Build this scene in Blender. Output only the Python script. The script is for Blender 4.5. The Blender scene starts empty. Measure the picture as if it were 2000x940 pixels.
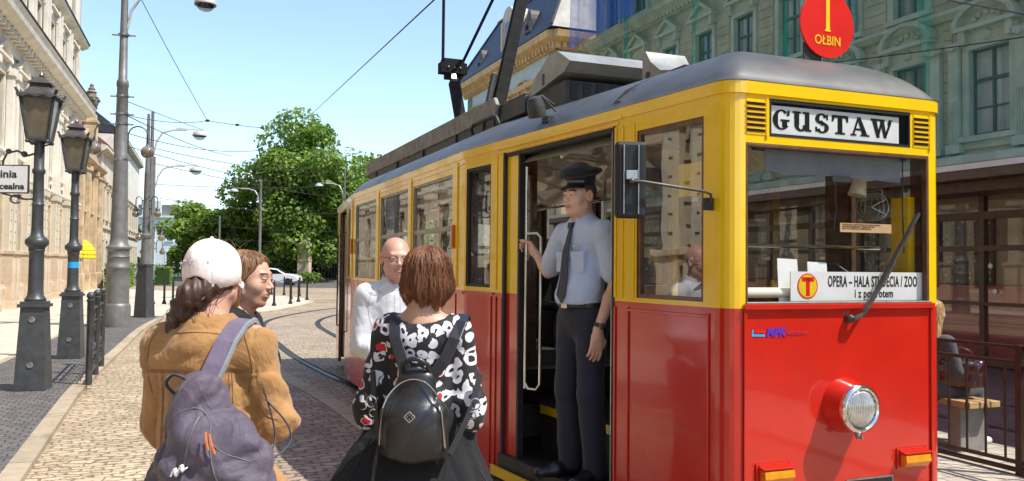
import bpy, bmesh, math, random
import numpy as np
from mathutils import Vector, Matrix, Euler
R = math.radians
random.seed(7)
RNG = np.random.default_rng(11)
SC = bpy.context.scene
COL = SC.collection

# ------------------------------------------------------------------ camera
cd = bpy.data.cameras.new('camera')
cam = bpy.data.objects.new('camera', cd)
COL.objects.link(cam)
cd.sensor_width = 36.0
cd.lens = 1642.05 / 2000 * 36
cd.clip_start = 0.05
cd.clip_end = 2000
p_, r_ = R(1.757), R(0.573)
fw = Vector((0, math.cos(p_), math.sin(p_)))
up0 = Vector((0, -math.sin(p_), math.cos(p_)))
rt0 = Vector((1, 0, 0))
rt = rt0 * math.cos(r_) + up0 * math.sin(r_)
up = up0 * math.cos(r_) - rt0 * math.sin(r_)
cam.matrix_world = Matrix(((rt.x, up.x, -fw.x, 0), (rt.y, up.y, -fw.y, 0), (rt.z, up.z, -fw.z, 1.65), (0, 0, 0, 1)))
SC.camera = cam

# ------------------------------------------------------------------ light
SUN_EL, SUN_AZ = R(57), (0.94, -0.342)
w = bpy.data.worlds.new('World')
SC.world = w
w.use_nodes = True
nt = w.node_tree
nt.nodes.clear()
wo = nt.nodes.new('ShaderNodeOutputWorld')
bg = nt.nodes.new('ShaderNodeBackground')
sky = nt.nodes.new('ShaderNodeTexSky')
sky.sky_type = 'NISHITA'
sky.sun_disc = False
sky.sun_elevation = SUN_EL
sky.sun_rotation = math.atan2(SUN_AZ[0], SUN_AZ[1])
sky.altitude = 100
sky.air_density = 1.0
sky.dust_density = 0.9
sky.ozone_density = 1.8
bg.inputs['Strength'].default_value = 0.15
nt.links.new(sky.outputs[0], bg.inputs[0])
nt.links.new(bg.outputs[0], wo.inputs[0])
sd = bpy.data.lights.new('sun', 'SUN')
sd.energy = 3.4
sd.angle = R(0.53)
sd.color = (1.0, 0.95, 0.87)
sun = bpy.data.objects.new('sun', sd)
COL.objects.link(sun)
sv = Vector((SUN_AZ[0] * math.cos(SUN_EL), SUN_AZ[1] * math.cos(SUN_EL), math.sin(SUN_EL)))
sun.rotation_euler = sv.to_track_quat('Z', 'Y').to_euler()
sun.location = (30, -12, 40)
vs = SC.view_settings
vs.view_transform = 'Standard'
vs.look = 'None'
vs.exposure = 0.95
vs.gamma = 1
vs.use_curve_mapping = False
SC.cycles.use_denoising = True
SC.cycles.max_bounces = 10
SC.cycles.transparent_max_bounces = 24
SC.cycles.caustics_reflective = False
SC.cycles.caustics_refractive = False
SC.cycles.sample_clamp_indirect = 6

# ------------------------------------------------------------------ materials
class NT:
    """small helper round a material's node tree"""
    def __init__(s, name):
        s.m = bpy.data.materials.new(name)
        s.m.use_nodes = True
        s.t = s.m.node_tree
        s.b = s.t.nodes['Principled BSDF']
        s.tc = None
    def n(s, kind, **kw):
        nd = s.t.nodes.new(kind)
        for k, v in kw.items():
            if k in nd.inputs.keys():
                nd.inputs[k].default_value = v
            else:
                setattr(nd, k, v)
        return nd
    def l(s, a, b): s.t.links.new(a, b)
    def co(s, scale=(1, 1, 1), rot=(0, 0, 0), which='Object'):
        if s.tc is None: s.tc = s.n('ShaderNodeTexCoord')
        mp = s.n('ShaderNodeMapping')
        mp.inputs['Scale'].default_value = scale
        mp.inputs['Rotation'].default_value = rot
        s.l(s.tc.outputs[which], mp.inputs[0])
        return mp.outputs[0]
    def noise(s, scale, detail=4, rough=.55, co=None, dist=0):
        nd = s.n('ShaderNodeTexNoise', Scale=scale, Detail=detail, Roughness=rough, Distortion=dist)
        s.l(co if co else s.co(), nd.inputs['Vector'])
        return nd.outputs['Fac']
    def ramp(s, fac, stops, interp='LINEAR'):
        nd = s.n('ShaderNodeValToRGB')
        nd.color_ramp.interpolation = interp
        el = nd.color_ramp.elements
        while len(el) < len(stops): el.new(.5)
        for e, (p, c) in zip(el, stops):
            e.position = p
            e.color = (*c, 1) if len(c) == 3 else c
        s.l(fac, nd.inputs[0])
        return nd.outputs[0]
    def mix(s, a, b, fac, mode='MIX'):
        nd = s.n('ShaderNodeMix', data_type='RGBA', blend_type=mode)
        for sock, v in ((nd.inputs[0], fac), (nd.inputs[6], a), (nd.inputs[7], b)):
            if hasattr(v, 'is_output'): s.l(v, sock)
            elif isinstance(v, (int, float)): sock.default_value = v
            else: sock.default_value = (*v, 1)
        return nd.outputs[2]
    def math(s, op, a, b=0.0, clamp=False):
        nd = s.n('ShaderNodeMath', operation=op, use_clamp=clamp)
        for i, v in enumerate((a, b)):
            if hasattr(v, 'is_output'): s.l(v, nd.inputs[i])
            else: nd.inputs[i].default_value = v
        return nd.outputs[0]
    def bump(s, h, strength=.3, dist=.01):
        nd = s.n('ShaderNodeBump', Strength=strength, Distance=dist)
        s.l(h, nd.inputs['Height'])
        s.l(nd.outputs[0], s.b.inputs['Normal'])
    def base(s, c):
        if hasattr(c, 'is_output'): s.l(c, s.b.inputs['Base Color'])
        else: s.b.inputs['Base Color'].default_value = (*c, 1)
    def set(s, **kw):
        for k, v in kw.items():
            i = s.b.inputs[k.replace('_', ' ')]
            if hasattr(v, 'is_output'): s.l(v, i)
            elif isinstance(v, tuple) and len(v) == 3: i.default_value = (*v, 1)
            else: i.default_value = v
        return s

M = {}
def mat(name, c, rough=.6, metal=0, var=.12, vs=6, bump=0, bs=40, bd=.004, coat=0, spec=.5, c2=None, sheen=0, rv=0):
    t = NT(name)
    f = t.noise(vs, 5, .6)
    c2 = c2 or tuple(min(1, x * (1 - 1.6 * var)) for x in c)
    c1 = tuple(min(1, x * (1 + .5 * var)) for x in c)
    t.base(t.ramp(f, [(.3, c2), (.7, c1)]))
    t.set(Roughness=rough, Metallic=metal)
    t.b.inputs['Specular IOR Level'].default_value = spec
    if rv:
        f2 = t.noise(vs * 2.3, 4)
        t.set(Roughness=t.math('ADD', t.math('MULTIPLY', f2, rv), rough - rv * .5))
    if coat:
        t.set(Coat_Weight=coat, Coat_Roughness=.03)
    if sheen:
        t.set(Sheen_Weight=sheen, Sheen_Roughness=.5)
    if bump:
        t.bump(t.noise(bs, 4), bump, bd)
    M[name] = t.m
    return t.m

# ------------------------------------------------------------------ objects
def obj(name, me, mats=None, parent=None, smooth=None, bevel=0):
    o = bpy.data.objects.new(name, me)
    COL.objects.link(o)
    if mats:
        for m in (mats if isinstance(mats, (list, tuple)) else [mats]):
            me.materials.append(M[m] if isinstance(m, str) else m)
    if parent: o.parent = parent
    if smooth is not None:
        shade(me, smooth)
    if bevel:
        b = o.modifiers.new('bevel', 'BEVEL')
        b.width = bevel; b.segments = 2; b.limit_method = 'ANGLE'; b.angle_limit = R(40)
        b.harden_normals = False
    return o
def shade(me, ang):
    n = len(me.polygons)
    me.polygons.foreach_set('use_smooth', [True] * n)
    if ang < 180:
        bm = bmesh.new(); bm.from_mesh(me)
        a = R(ang)
        for e in bm.edges:
            if len(e.link_faces) == 2 and e.calc_face_angle(0) > a: e.smooth = False
        bm.to_mesh(me); bm.free()
def tag(o, label=None, cat=None, group=None, kind=None):
    if label: o['label'] = label
    if cat: o['category'] = cat
    if group: o['group'] = group
    if kind: o['kind'] = kind
    return o
def empty(name, loc=(0, 0, 0), rz=0, label=None, cat=None, group=None):
    o = bpy.data.objects.new(name, None)
    o.empty_display_size = .1
    COL.objects.link(o)
    o.location = loc; o.rotation_euler = (0, 0, rz)
    return tag(o, label, cat, group)
def copy_tree(o, loc=None, rz=None, label=None, parent=None):
    c = o.copy(); COL.objects.link(c)
    if parent: c.parent = parent
    for ch in list(o.children): copy_tree(ch, parent=c)
    if loc is not None: c.location = loc
    if rz is not None: c.rotation_euler = (0, 0, rz)
    if label: c['label'] = label
    return c

class MB:
    """mesh builder: collects shapes, builds ONE mesh object"""
    def __init__(s): s.v = []; s.f = []; s.m = []; s.cur = 0; s.T = None
    def add(s, vs, fs, mi=None):
        k = len(s.v)
        if s.T is not None: vs = [tuple(s.T @ Vector(v)) for v in vs]
        s.v += [tuple(v) for v in vs]
        s.f += [tuple(i + k for i in f) for f in fs]
        s.m += [s.cur if mi is None else mi] * len(fs)
        return s
    def quad(s, a, b, c, d, mi=None): return s.add([a, b, c, d], [(0, 1, 2, 3)], mi)
    def poly(s, pts, mi=None): return s.add(pts, [tuple(range(len(pts)))], mi)
    def box(s, lo, hi, mi=None):
        (a, b, c), (d, e, f) = lo, hi
        vs = [(a, b, c), (d, b, c), (d, e, c), (a, e, c), (a, b, f), (d, b, f), (d, e, f), (a, e, f)]
        return s.add(vs, [(0, 3, 2, 1), (4, 5, 6, 7), (0, 1, 5, 4), (1, 2, 6, 5), (2, 3, 7, 6), (3, 0, 4, 7)], mi)
    def obox(s, c, ax, ay, az, mi=None):
        """box from centre and three half-axis vectors"""
        c, ax, ay, az = map(Vector, (c, ax, ay, az))
        vs = [c + i * ax + j * ay + k * az for k in (-1, 1) for i, j in ((-1, -1), (1, -1), (1, 1), (-1, 1))]
        return s.add(vs, [(0, 3, 2, 1), (4, 5, 6, 7), (0, 1, 5, 4), (1, 2, 6, 5), (2, 3, 7, 6), (3, 0, 4, 7)], mi)
    def bar(s, a, b, wd, th, upv=(0, 0, 1), mi=None):
        a, b = Vector(a), Vector(b); d = b - a
        sx = d.cross(Vector(upv)).normalized() * wd / 2
        sy = sx.cross(d).normalized() * th / 2
        return s.obox((a + b) / 2, sx, sy, d / 2, mi)
    def prism(s, pts, d, mi=None):
        """planar polygon swept by the vector d, closed"""
        n = len(pts); d = Vector(d); p = [Vector(q) for q in pts]
        nr = Vector((0, 0, 0))
        for i in range(n): nr += p[i].cross(p[(i + 1) % n])
        if nr.dot(d) > 0: p = p[::-1]
        vs = p + [q + d for q in p]
        return s.add(vs, [tuple(range(n)), tuple(range(2 * n - 1, n - 1, -1))] + [(i, i + n, (i + 1) % n + n, (i + 1) % n) for i in range(n)], mi)
    def tube(s, path, r, n=8, mi=None, cap=True, flat=1.0):
        P = [Vector(p) for p in path]; m = len(P)
        rs = r if isinstance(r, (list, tuple)) else [r] * m
        t0 = (P[1] - P[0]).normalized()
        u = t0.orthogonal().normalized()
        vs = []
        for i in range(m):
            t = (P[min(i + 1, m - 1)] - P[max(i - 1, 0)]).normalized()
            u = (u - t * u.dot(t)).normalized(); vv = t.cross(u)
            for j in range(n):
                a = 2 * math.pi * j / n
                vs.append(P[i] + (u * math.cos(a) + vv * math.sin(a) * flat) * rs[i])
        fs = [(i * n + j, i * n + (j + 1) % n, (i + 1) * n + (j + 1) % n, (i + 1) * n + j) for i in range(m - 1) for j in range(n)]
        if cap: fs += [tuple(range(n - 1, -1, -1)), tuple(range((m - 1) * n, m * n))]
        return s.add(vs, fs, mi)
    def lathe(s, prof, c=(0, 0, 0), n=16, mi=None, axis=None, rot=0):
        """prof: (radius, height) pairs bottom to top"""
        q = Vector(axis).to_track_quat('Z', 'Y') if axis is not None else None
        c = Vector(c); vs = []
        for r, h in prof:
            for j in range(n):
                a = 2 * math.pi * (j + rot) / n
                v = Vector((r * math.cos(a), r * math.sin(a), h))
                vs.append(c + (q @ v if q else v))
        m = len(prof)
        fs = [(i * n + j, i * n + (j + 1) % n, (i + 1) * n + (j + 1) % n, (i + 1) * n + j) for i in range(m - 1) for j in range(n)]
        fs += [tuple(range(n - 1, -1, -1)), tuple(range((m - 1) * n, m * n))]
        return s.add(vs, fs, mi)
    def ball(s, c, r, n=16, m=10, mi=None, rad=None):
        rx, ry, rz = rad if rad else (r, r, r)
        pr = [(max(1e-4, math.sin(math.pi * i / m)), -math.cos(math.pi * i / m)) for i in range(m + 1)]
        c = Vector(c); vs = []
        for a, h in pr:
            for j in range(n):
                t = 2 * math.pi * j / n
                vs.append(c + Vector((rx * a * math.cos(t), ry * a * math.sin(t), rz * h)))
        fs = [(i * n + j, i * n + (j + 1) % n, (i + 1) * n + (j + 1) % n, (i + 1) * n + j) for i in range(m) for j in range(n)]
        return s.add(vs, fs, mi)
    def panel(s, A, B, z0, z1, holes, th, zmat=None, inner=None, reveal=None, cuts=(), ucut=(), ends=True):
        """upright wall from A to B (xy); outward is to the RIGHT of A->B; holes = (u0,u1,za,zb) in metres; zmat: [(z, mat)...] colour bands"""
        A = Vector((A[0], A[1], 0)); B = Vector((B[0], B[1], 0))
        d = B - A; Ln = d.length; d = d / Ln; nr = Vector((d.y, -d.x, 0))
        us = sorted({0, Ln, *[min(max(x, 0), Ln) for h in holes for x in h[:2]], *ucut})
        zs = sorted({z0, z1, *[min(max(x, z0), z1) for h in holes for x in h[2:4]], *cuts, *[z for z, _ in (zmat or []) if z0 < z < z1]})
        us = [u for i, u in enumerate(us) if i == 0 or u - us[i - 1] > 1e-5]
        zs = [u for i, u in enumerate(zs) if i == 0 or u - zs[i - 1] > 1e-5]
        nu, nz = len(us) - 1, len(zs) - 1
        sol = [[not any(h[0] < (us[i] + us[i + 1]) / 2 < h[1] and h[2] < (zs[j] + zs[j + 1]) / 2 < h[3] for h in holes) for j in range(nz)] for i in range(nu)]
        P = lambda i, j, k: A + d * us[i] - nr * (th * k) + Vector((0, 0, zs[j]))
        def mz(j):
            if not zmat: return s.cur
            zc = (zs[j] + zs[j + 1]) / 2; r = zmat[0][1]
            for z, mm in zmat:
                if zc > z: r = mm
            return r
        for i in range(nu):
            for j in range(nz):
                if not sol[i][j]: continue
                m = mz(j); ri = m if reveal is None else reveal; ii = m if inner is None else inner
                s.quad(P(i, j, 0), P(i + 1, j, 0), P(i + 1, j + 1, 0), P(i, j + 1, 0), m)
                if th:
                    s.quad(P(i + 1, j, 1), P(i, j, 1), P(i, j + 1, 1), P(i + 1, j + 1, 1), ii)
                    for di, dj, q in ((-1, 0, ((i, j + 1), (i, j))), (1, 0, ((i + 1, j), (i + 1, j + 1))), (0, -1, ((i, j), (i + 1, j))), (0, 1, ((i + 1, j + 1), (i, j + 1)))):
                        a, b = i + di, j + dj
                        out = a < 0 or a >= nu or b < 0 or b >= nz
                        if out and not ends: continue
                        if out or not sol[a][b]:
                            (i0, j0), (i1, j1) = q
                            s.quad(P(i0, j0, 0), P(i0, j0, 1), P(i1, j1, 1), P(i1, j1, 0), ri)
        return s
    def build(s, name, mats, parent=None, smooth=None, bevel=0, weld=0):
        me = bpy.data.meshes.new(name)
        me.from_pydata(s.v, [], s.f)
        me.polygons.foreach_set('material_index', s.m)
        if weld:
            bm = bmesh.new(); bm.from_mesh(me)
            bmesh.ops.remove_doubles(bm, verts=bm.verts, dist=weld)
            bm.to_mesh(me); bm.free()
        me.update()
        return obj(name, me, mats, parent, smooth, bevel)

def text_mesh(body, size, shear=0, sx=1.0, offset=0.0, extrude=0.001, spacing=1.0, align='LEFT'):
    cu = bpy.data.curves.new('lettering', 'FONT')
    cu.body = body; cu.size = size; cu.extrude = extrude; cu.offset = offset; cu.shear = shear
    cu.space_character = spacing; cu.align_x = align; cu.resolution_u = 3
    o = bpy.data.objects.new('lettering', cu)
    COL.objects.link(o)
    dg = bpy.context.evaluated_depsgraph_get()
    me = bpy.data.meshes.new_from_object(o.evaluated_get(dg))
    bpy.data.objects.remove(o); bpy.data.curves.remove(cu)
    if sx != 1.0: me.transform(Matrix.Diagonal((sx, 1, 1, 1)))
    me.materials.clear()
    return me
def place_text(me, name, m, parent, org, ex, ey):
    """lay a text mesh on a plane: org = its origin, ex / ey = directions of reading and up"""
    ex = Vector(ex).normalized(); ey = Vector(ey).normalized(); ez = ex.cross(ey)
    me.transform(Matrix(((ex.x, ey.x, ez.x, org[0]), (ex.y, ey.y, ez.y, org[1]), (ex.z, ey.z, ez.z, org[2]), (0, 0, 0, 1))))
    return obj(name, me, m, parent)
def lerp(a, b, t): return a + (b - a) * t
def ipoly(xs, ys, x):
    return float(np.interp(x, xs, ys))
# ------------------------------------------------------------------ shared materials
def glass(name, tint=(.93, .96, .94), ior=1.52, rough=0.0, wob=0):
    t = NT(name)
    t.t.nodes.remove(t.b)
    out = t.t.nodes['Material Output']
    tr = t.n('ShaderNodeBsdfTransparent'); tr.inputs[0].default_value = (*tint, 1)
    gl = t.n('ShaderNodeBsdfGlossy'); gl.inputs['Roughness'].default_value = rough
    fr = t.n('ShaderNodeFresnel'); ge = t.n('ShaderNodeNewGeometry')     # same reflection from both sides of the single sheet
    t.l(t.math('ADD', t.math('MULTIPLY', ge.outputs['Backfacing'], 1 / ior - ior), ior), fr.inputs[0])
    if wob:
        b = t.n('ShaderNodeBump', Strength=wob, Distance=.02)
        t.l(t.noise(2.2, 2), b.inputs['Height'])
        t.l(b.outputs[0], gl.inputs['Normal']); t.l(b.outputs[0], fr.inputs['Normal'])
    mx = t.n('ShaderNodeMixShader')
    t.l(fr.outputs[0], mx.inputs[0]); t.l(tr.outputs[0], mx.inputs[1]); t.l(gl.outputs[0], mx.inputs[2])
    t.l(mx.outputs[0], out.inputs[0])
    M[name] = t.m
glass('glass_tram', (.86, .88, .86), 3.1, 0, .05)
glass('glass_front', (.96, .97, .96), 1.62, 0, .03)
glass('glass_dusty', (.55, .56, .53), 1.5, .15)
glass('glass_shop', (.93, .94, .92), 1.9)
def painted_red_reflection():  # red reflection put into the colour of the lower arcade panes
    t = NT('glass_red_reflection'); t.t.nodes.remove(t.b); out = t.t.nodes['Material Output']; tr = t.n('ShaderNodeBsdfTransparent'); tr.inputs[0].default_value = (.6, .22, .17, 1); df = t.n('ShaderNodeBsdfDiffuse'); df.inputs[0].default_value = (.40, .10, .075, 1); gl = t.n('ShaderNodeBsdfGlossy'); gl.inputs['Roughness'].default_value = .02
    m1 = t.n('ShaderNodeMixShader'); t.l(t.ramp(t.noise(1.2, 3), [(.3, (.45,) * 3), (.7, (.7,) * 3)]), m1.inputs[0]); t.l(tr.outputs[0], m1.inputs[1]); t.l(df.outputs[0], m1.inputs[2]); m2 = t.n('ShaderNodeMixShader'); m2.inputs[0].default_value = .14; t.l(m1.outputs[0], m2.inputs[1]); t.l(gl.outputs[0], m2.inputs[2]); t.l(m2.outputs[0], out.inputs[0]); M['glass_red_reflection'] = t.m
painted_red_reflection()
mat('wiper_metal', (.10, .09, .08), .45, .5, .3, 20)

def paint(name, c, c2, rough=.16, coat=.8, bumpy=.12):
    t = NT(name)
    f = t.noise(3.0, 6, .65)
    f2 = t.noise(60, 3)
    col = t.ramp(f, [(.25, c2), (.75, c)])
    # small chips and grime streaks running down
    st = t.noise(1.0, 5, .7, co=t.co((14, 14, .9)))
    col = t.mix(col, tuple(x * .55 for x in c2), t.ramp(st, [(.66, (0, 0, 0)), (.8, (.35, .35, .35))]))
    sc = t.noise(38, 3, .7, co=t.co((1, 1, .6)))          # small chips and rubbed spots
    col = t.mix(col, tuple(min(1, x * .4 + .05) for x in c2), t.ramp(sc, [(.73, (0, 0, 0)), (.76, (.55, .55, .55))]))
    gr = t.noise(2.3, 7, .75); col = t.mix(col, (.30, .24, .17), t.ramp(gr, [(.60, (0, 0, 0)), (.80, (.16, .16, .16))]))
    t.base(col)
    t.set(Roughness=t.math('ADD', t.math('MULTIPLY', gr, .34), rough - .14), Coat_Weight=coat, Coat_Roughness=.035)
    wv = t.math('ADD', t.noise(2.6, 2, .4, co=t.co((1, 1, .5))), t.math('MULTIPLY', f2, .02))
    bp = t.n('ShaderNodeBump', Strength=bumpy, Distance=.03)
    t.l(wv, bp.inputs['Height']); t.l(bp.outputs[0], t.b.inputs['Normal']); t.l(bp.outputs[0], t.b.inputs['Coat Normal'])
    M[name] = t.m
paint('tram_red', (.58, .020, .008), (.47, .014, .007), .18, .55)
mat('iron_matte', (.022, .022, .022), .9, 0, .25, 12, .2, 60, spec=.12)
mat('marker_orange', (.55, .09, .012), .3, 0, .1, 9, coat=.5)
paint('tram_yellow', (.90, .585, .004), (.80, .49, .003), .2, .6)
mat('tram_roof', (.105, .105, .102), .42, .2, .25, 2.5, .15, 90, .002, rv=.2)
mat('roof_dark', (.055, .055, .052), .55, .2, .3, 8, .3, 60)
mat('roof_plank', (.27, .255, .23), .7, 0, .3, 7, .3, 50)
mat('roof_box', (.32, .32, .305), .42, .15, .22, 4, .2, 60)
mat('black_rubber', (.02, .02, .02), .6, 0, .2, 20)
mat('black_paint', (.018, .02, .022), .5, 0, .2, 12, .1, 80, .001, spec=.35)
mat('mirror_case', (.008, .010, .014), .6, 0, .2, 12, .15, 200, .001)
mat('chrome', (.78, .78, .76), .12, 1.0, .1, 9)
mat('steel', (.42, .42, .41), .32, .9, .25, 15, .1, 70, .001)
mat('brown_wood', (.15, .065, .028), .38, 0, .35, 12, .15, 60, .002, coat=.3)
mat('frame_alu', (.36, .34, .30), .4, .5, .2, 10)
mat('cream', (.88, .82, .68), .2, 0, .12, 3, .05, 30, coat=.4)
mat('ribbed_floor', (.045, .043, .04), .6, 0, .4, 9)
mat('seat_leather', (.018, .016, .016), .4, 0, .3, 20, .3, 60)
mat('sign_white', (.80, .80, .80), .4, 0, .05, 8)
mat('sign_black', (.012, .012, .012), .5, 0, .1, 30)
mat('sign_red', (.72, .018, .012), .25, 0, .08, 5, coat=.6)
mat('sign_yellow', (.88, .56, .02), .35, 0, .08, 10)
mat('amber', (.95, .30, .012), .2, 0, .2, 18, coat=.6)
mat('blind', (.19, .20, .22), .8, 0, .12, 6, .1, 150, .001)
mat('paper', (.82, .82, .80), .7, 0, .04, 9)
mat('kraft', (.62, .40, .20), .7, 0, .1, 12)
mat('logo_blue', (.02, .38, .75), .35, 0, .05)
mat('logo_violet', (.10, .03, .42), .35, 0, .05)
mat('logo_pale', (.50, .03, .12), .35, 0, .05)
mat('white_dome', (.7, .7, .68), .3, 0, .15, 9)

# headlamp glass: ribbed lens over a bright reflector
t = NT('lamp_lens')
wv = t.n('ShaderNodeTexWave', Scale=30, Distortion=1.0)
t.l(t.co((1, 1, .05)), wv.inputs['Vector'])
t.base(t.mix((.55, .57, .58), (.88, .88, .86), t.noise(14, 3)))
t.set(Metallic=.75, Roughness=.16, Coat_Weight=1.0, Coat_Roughness=.02)
t.bump(wv.outputs['Fac'], .5, .01)
M['lamp_lens'] = t.m
# ------------------------------------------------------------------ ground, pavements, setts, rails
def setts(name, c1, c2, cm, bw, bh, rot, warp=.05, mortar=.012, bump=.6, rough=.75, stain=.35):
    t = NT(name)
    co = t.co((1, 1, 1), (0, 0, rot))
    nz = t.n('ShaderNodeTexNoise', Scale=2.2, Detail=2); t.l(co, nz.inputs['Vector'])
    nz2 = t.n('ShaderNodeTexNoise', Scale=17, Detail=2); t.l(co, nz2.inputs['Vector'])
    def warpby(co, nd, amt):
        s_ = t.n('ShaderNodeVectorMath', operation='SUBTRACT'); t.l(nd.outputs['Color'], s_.inputs[0]); s_.inputs[1].default_value = (.5, .5, .5)
        k = t.n('ShaderNodeVectorMath', operation='SCALE'); t.l(s_.outputs[0], k.inputs[0]); k.inputs['Scale'].default_value = amt
        a = t.n('ShaderNodeVectorMath', operation='ADD'); t.l(co, a.inputs[0]); t.l(k.outputs[0], a.inputs[1]); return a.outputs[0]
    cw = warpby(warpby(co, nz, warp * 2.2), nz2, warp * .9)
    br = t.n('ShaderNodeTexBrick', Scale=1.0); t.l(cw, br.inputs['Vector'])
    br.inputs['Brick Width'].default_value = bw; br.inputs['Row Height'].default_value = bh
    br.inputs['Mortar Size'].default_value = mortar; br.inputs['Mortar Smooth'].default_value = .35; br.inputs['Bias'].default_value = 0
    br.inputs['Color1'].default_value = (*c1, 1); br.inputs['Color2'].default_value = (*c2, 1); br.inputs['Mortar'].default_value = (*cm, 1)
    br.offset = .5; br.squash = 1.0
    col = t.mix(br.outputs['Color'], (0, 0, 0), 0.0)
    f = t.noise(.55, 6, .65); g = t.noise(9, 5, .7)
    col = t.mix(col, t.ramp(f, [(.3, (.62, .6, .57)), (.65, (1.12, 1.1, 1.06))]), stain, 'MULTIPLY')
    col = t.mix(col, t.ramp(g, [(.3, (.72, .7, .68)), (.7, (1.15, 1.14, 1.12))]), .75, 'MULTIPLY')
    st = t.noise(1.6, 6, .7); col = t.mix(col, (.5, .46, .42), t.ramp(st, [(.58, (0, 0, 0)), (.72, (.8, .8, .8))]), 'MULTIPLY')
    sd_ = t.noise(3.4, 5, .7); col = t.mix(col, (.45, .37, .26), t.ramp(sd_, [(.62, (0, 0, 0)), (.78, (.45, .45, .45))]))
    t.base(col)
    t.set(Roughness=rough)
    h = t.math('ADD', t.math('MULTIPLY', br.outputs['Fac'], -1.0), t.math('MULTIPLY', t.noise(28, 3, .6), .35))
    t.bump(h, bump, .018)
    M[name] = t.m
YA = R(21.736)
setts('setts_beige', (.56, .455, .315), (.40, .315, .21), (.22, .17, .115), .17, .095, -YA, .11, .013, .9, .75, .55)
setts('setts_rose', (.45, .345, .265), (.30, .225, .175), (.15, .12, .09), .18, .11, -YA, .10, .014, .9, .75, .55)
setts('setts_track', (.50, .415, .31), (.36, .295, .22), (.16, .13, .10), .18, .11, -YA, .10, .014, .9, .75, .55)
setts('setts_dark', (.165, .155, .15), (.105, .10, .10), (.05, .047, .044), .12, .10, -YA, .03, .010, .4)
setts('slabs', (.62, .555, .455), (.54, .48, .39), (.30, .26, .2), 1.25, .85, -YA + .06, .006, .012, .25, .8, .25)
setts('kerb_stone', (.46, .385, .28), (.36, .30, .215), (.17, .14, .10), 1.1, 3.0, -YA + math.pi / 2, .006, .012, .3)
setts('setts_platform', (.50, .45, .36), (.42, .375, .30), (.22, .19, .15), .22, .22, -YA, .012, .010, .3)
setts('setts_red', (.20, .085, .065), (.15, .062, .05), (.07, .04, .035), .22, .12, -YA, .03, .012, .4)
setts('asphalt', (.115, .112, .108), (.10, .098, .095), (.10, .098, .095), 3, 3, 0, .02, .0, .2)
mat('rail_steel', (.16, .14, .125), .34, .85, .3, 8)
mat('rail_groove', (.03, .027, .024), .8)

TP = lambda x, y: (Vector((1.687, 4.292)) + Vector((-math.cos(YA), -math.sin(YA))) * x + Vector((math.sin(YA), -math.cos(YA))) * y)
def smooth_line(pts, n=6):
    P = [Vector(p) for p in pts]; out = []
    for i in range(len(P) - 1):
        p0, p1, p2, p3 = P[max(i - 1, 0)], P[i], P[i + 1], P[min(i + 2, len(P) - 1)]
        for k in range(n):
            t = k / n
            out.append(.5 * ((2 * p1) + (p2 - p0) * t + (2 * p0 - 5 * p1 + 4 * p2 - p3) * t * t + (3 * p1 - p0 - 3 * p2 + p3) * t ** 3))
    out.append(P[-1]); return out
def offs(P, d):
    out = []
    for i in range(len(P)):
        t = (P[min(i + 1, len(P) - 1)] - P[max(i - 1, 0)]).normalized()
        out.append(P[i] + Vector((-t.y, t.x)) * d)
    return out
def strip(name, P, d0, d1, z, m, kind='structure', z1=None, skirt=0):
    a, c = offs(P, d0), offs(P, d1); b = MB()
    if d0 > d1: a, c = c, a
    for i in range(len(P) - 1):
        b.quad((*c[i], z), (*a[i], z), (*a[i + 1], z), (*c[i + 1], z))
        if skirt:
            for q in (a, c): b.quad((*q[i], z), (*q[i], z - skirt), (*q[i + 1], z - skirt), (*q[i + 1], z))
    return tag(b.build(name, [m]), kind=kind)
b = MB(); b.quad((-900, -300, -.012), (900, -300, -.012), (900, 1500, -.012), (-900, 1500, -.012)); tag(b.build('ground', ['asphalt']), kind='structure')
b = MB(); b.quad((-45, -30, -.004), (60, -30, -.004), (60, 62, -.004), (-45, 62, -.004)); tag(b.build('street', ['setts_beige']), kind='structure')
KERB = smooth_line([(9.2, -25), (-1.03, 0), (-3.68, 6.45), (-4.76, 9.08), (-5.62, 11.25), (-7.42, 16.28), (-8.85, 20.3), (-9.98, 24.0), (-10.35, 26.0), (-10.1, 27.1), (-9.3, 27.6), (-8.43, 27.9), (-8.1, 29.3), (-8.1, 31.6), (-8.25, 34.5), (-8.7, 37), (-9.9, 40.4), (-13, 44), (-20, 49), (-34, 57)])
strip('kerb', KERB, 0, .17, .052, 'kerb_stone', skirt=.06)
pav = offs(KERB, .16)
b = MB()
far = [(-44, 70)] 
for i in range(len(pav) - 1):
    b.quad((-44, pav[i].y - 6, .044), (*pav[i], .044), (*pav[i + 1], .044), (-44, pav[i + 1].y - 6 if i < len(pav) - 2 else pav[i + 1].y - 6, .044))
tag(b.build('plaza', ['slabs']), kind='structure')
KD = [p for p in KERB if p.y < 25.5]
strip('pavement', KD, .172, 1.55, .049, 'setts_dark')
strip('dark_setts_edge', KD, 1.55, 1.66, .050, 'kerb_stone')
KR = [p for p in KERB if -20 < p.y < 24]
strip('rose_setts', KR, -3.0, -1.25, .0, 'setts_rose')
LR = smooth_line([tuple(TP(.7175, 32)), tuple(TP(.7175, 10)), tuple(TP(.7175, 0)), tuple(TP(.74, -6)), (-2.90, 12.94), (-4.12, 15.63), (-5.58, 19.4), (-6.65, 22.55), (-7.15, 25.4), (-7.1, 28.7), (-6.6, 32), (-5.3, 36), (-3.2, 40), (1, 44.5), (9, 49), (30, 55)])
strip('track_bed', LR, .55, -2.0, .002, 'setts_track')
strip('track_bed_edge', [p for p in LR if p.y < 23], .50, .72, .006, 'kerb_stone')
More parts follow.
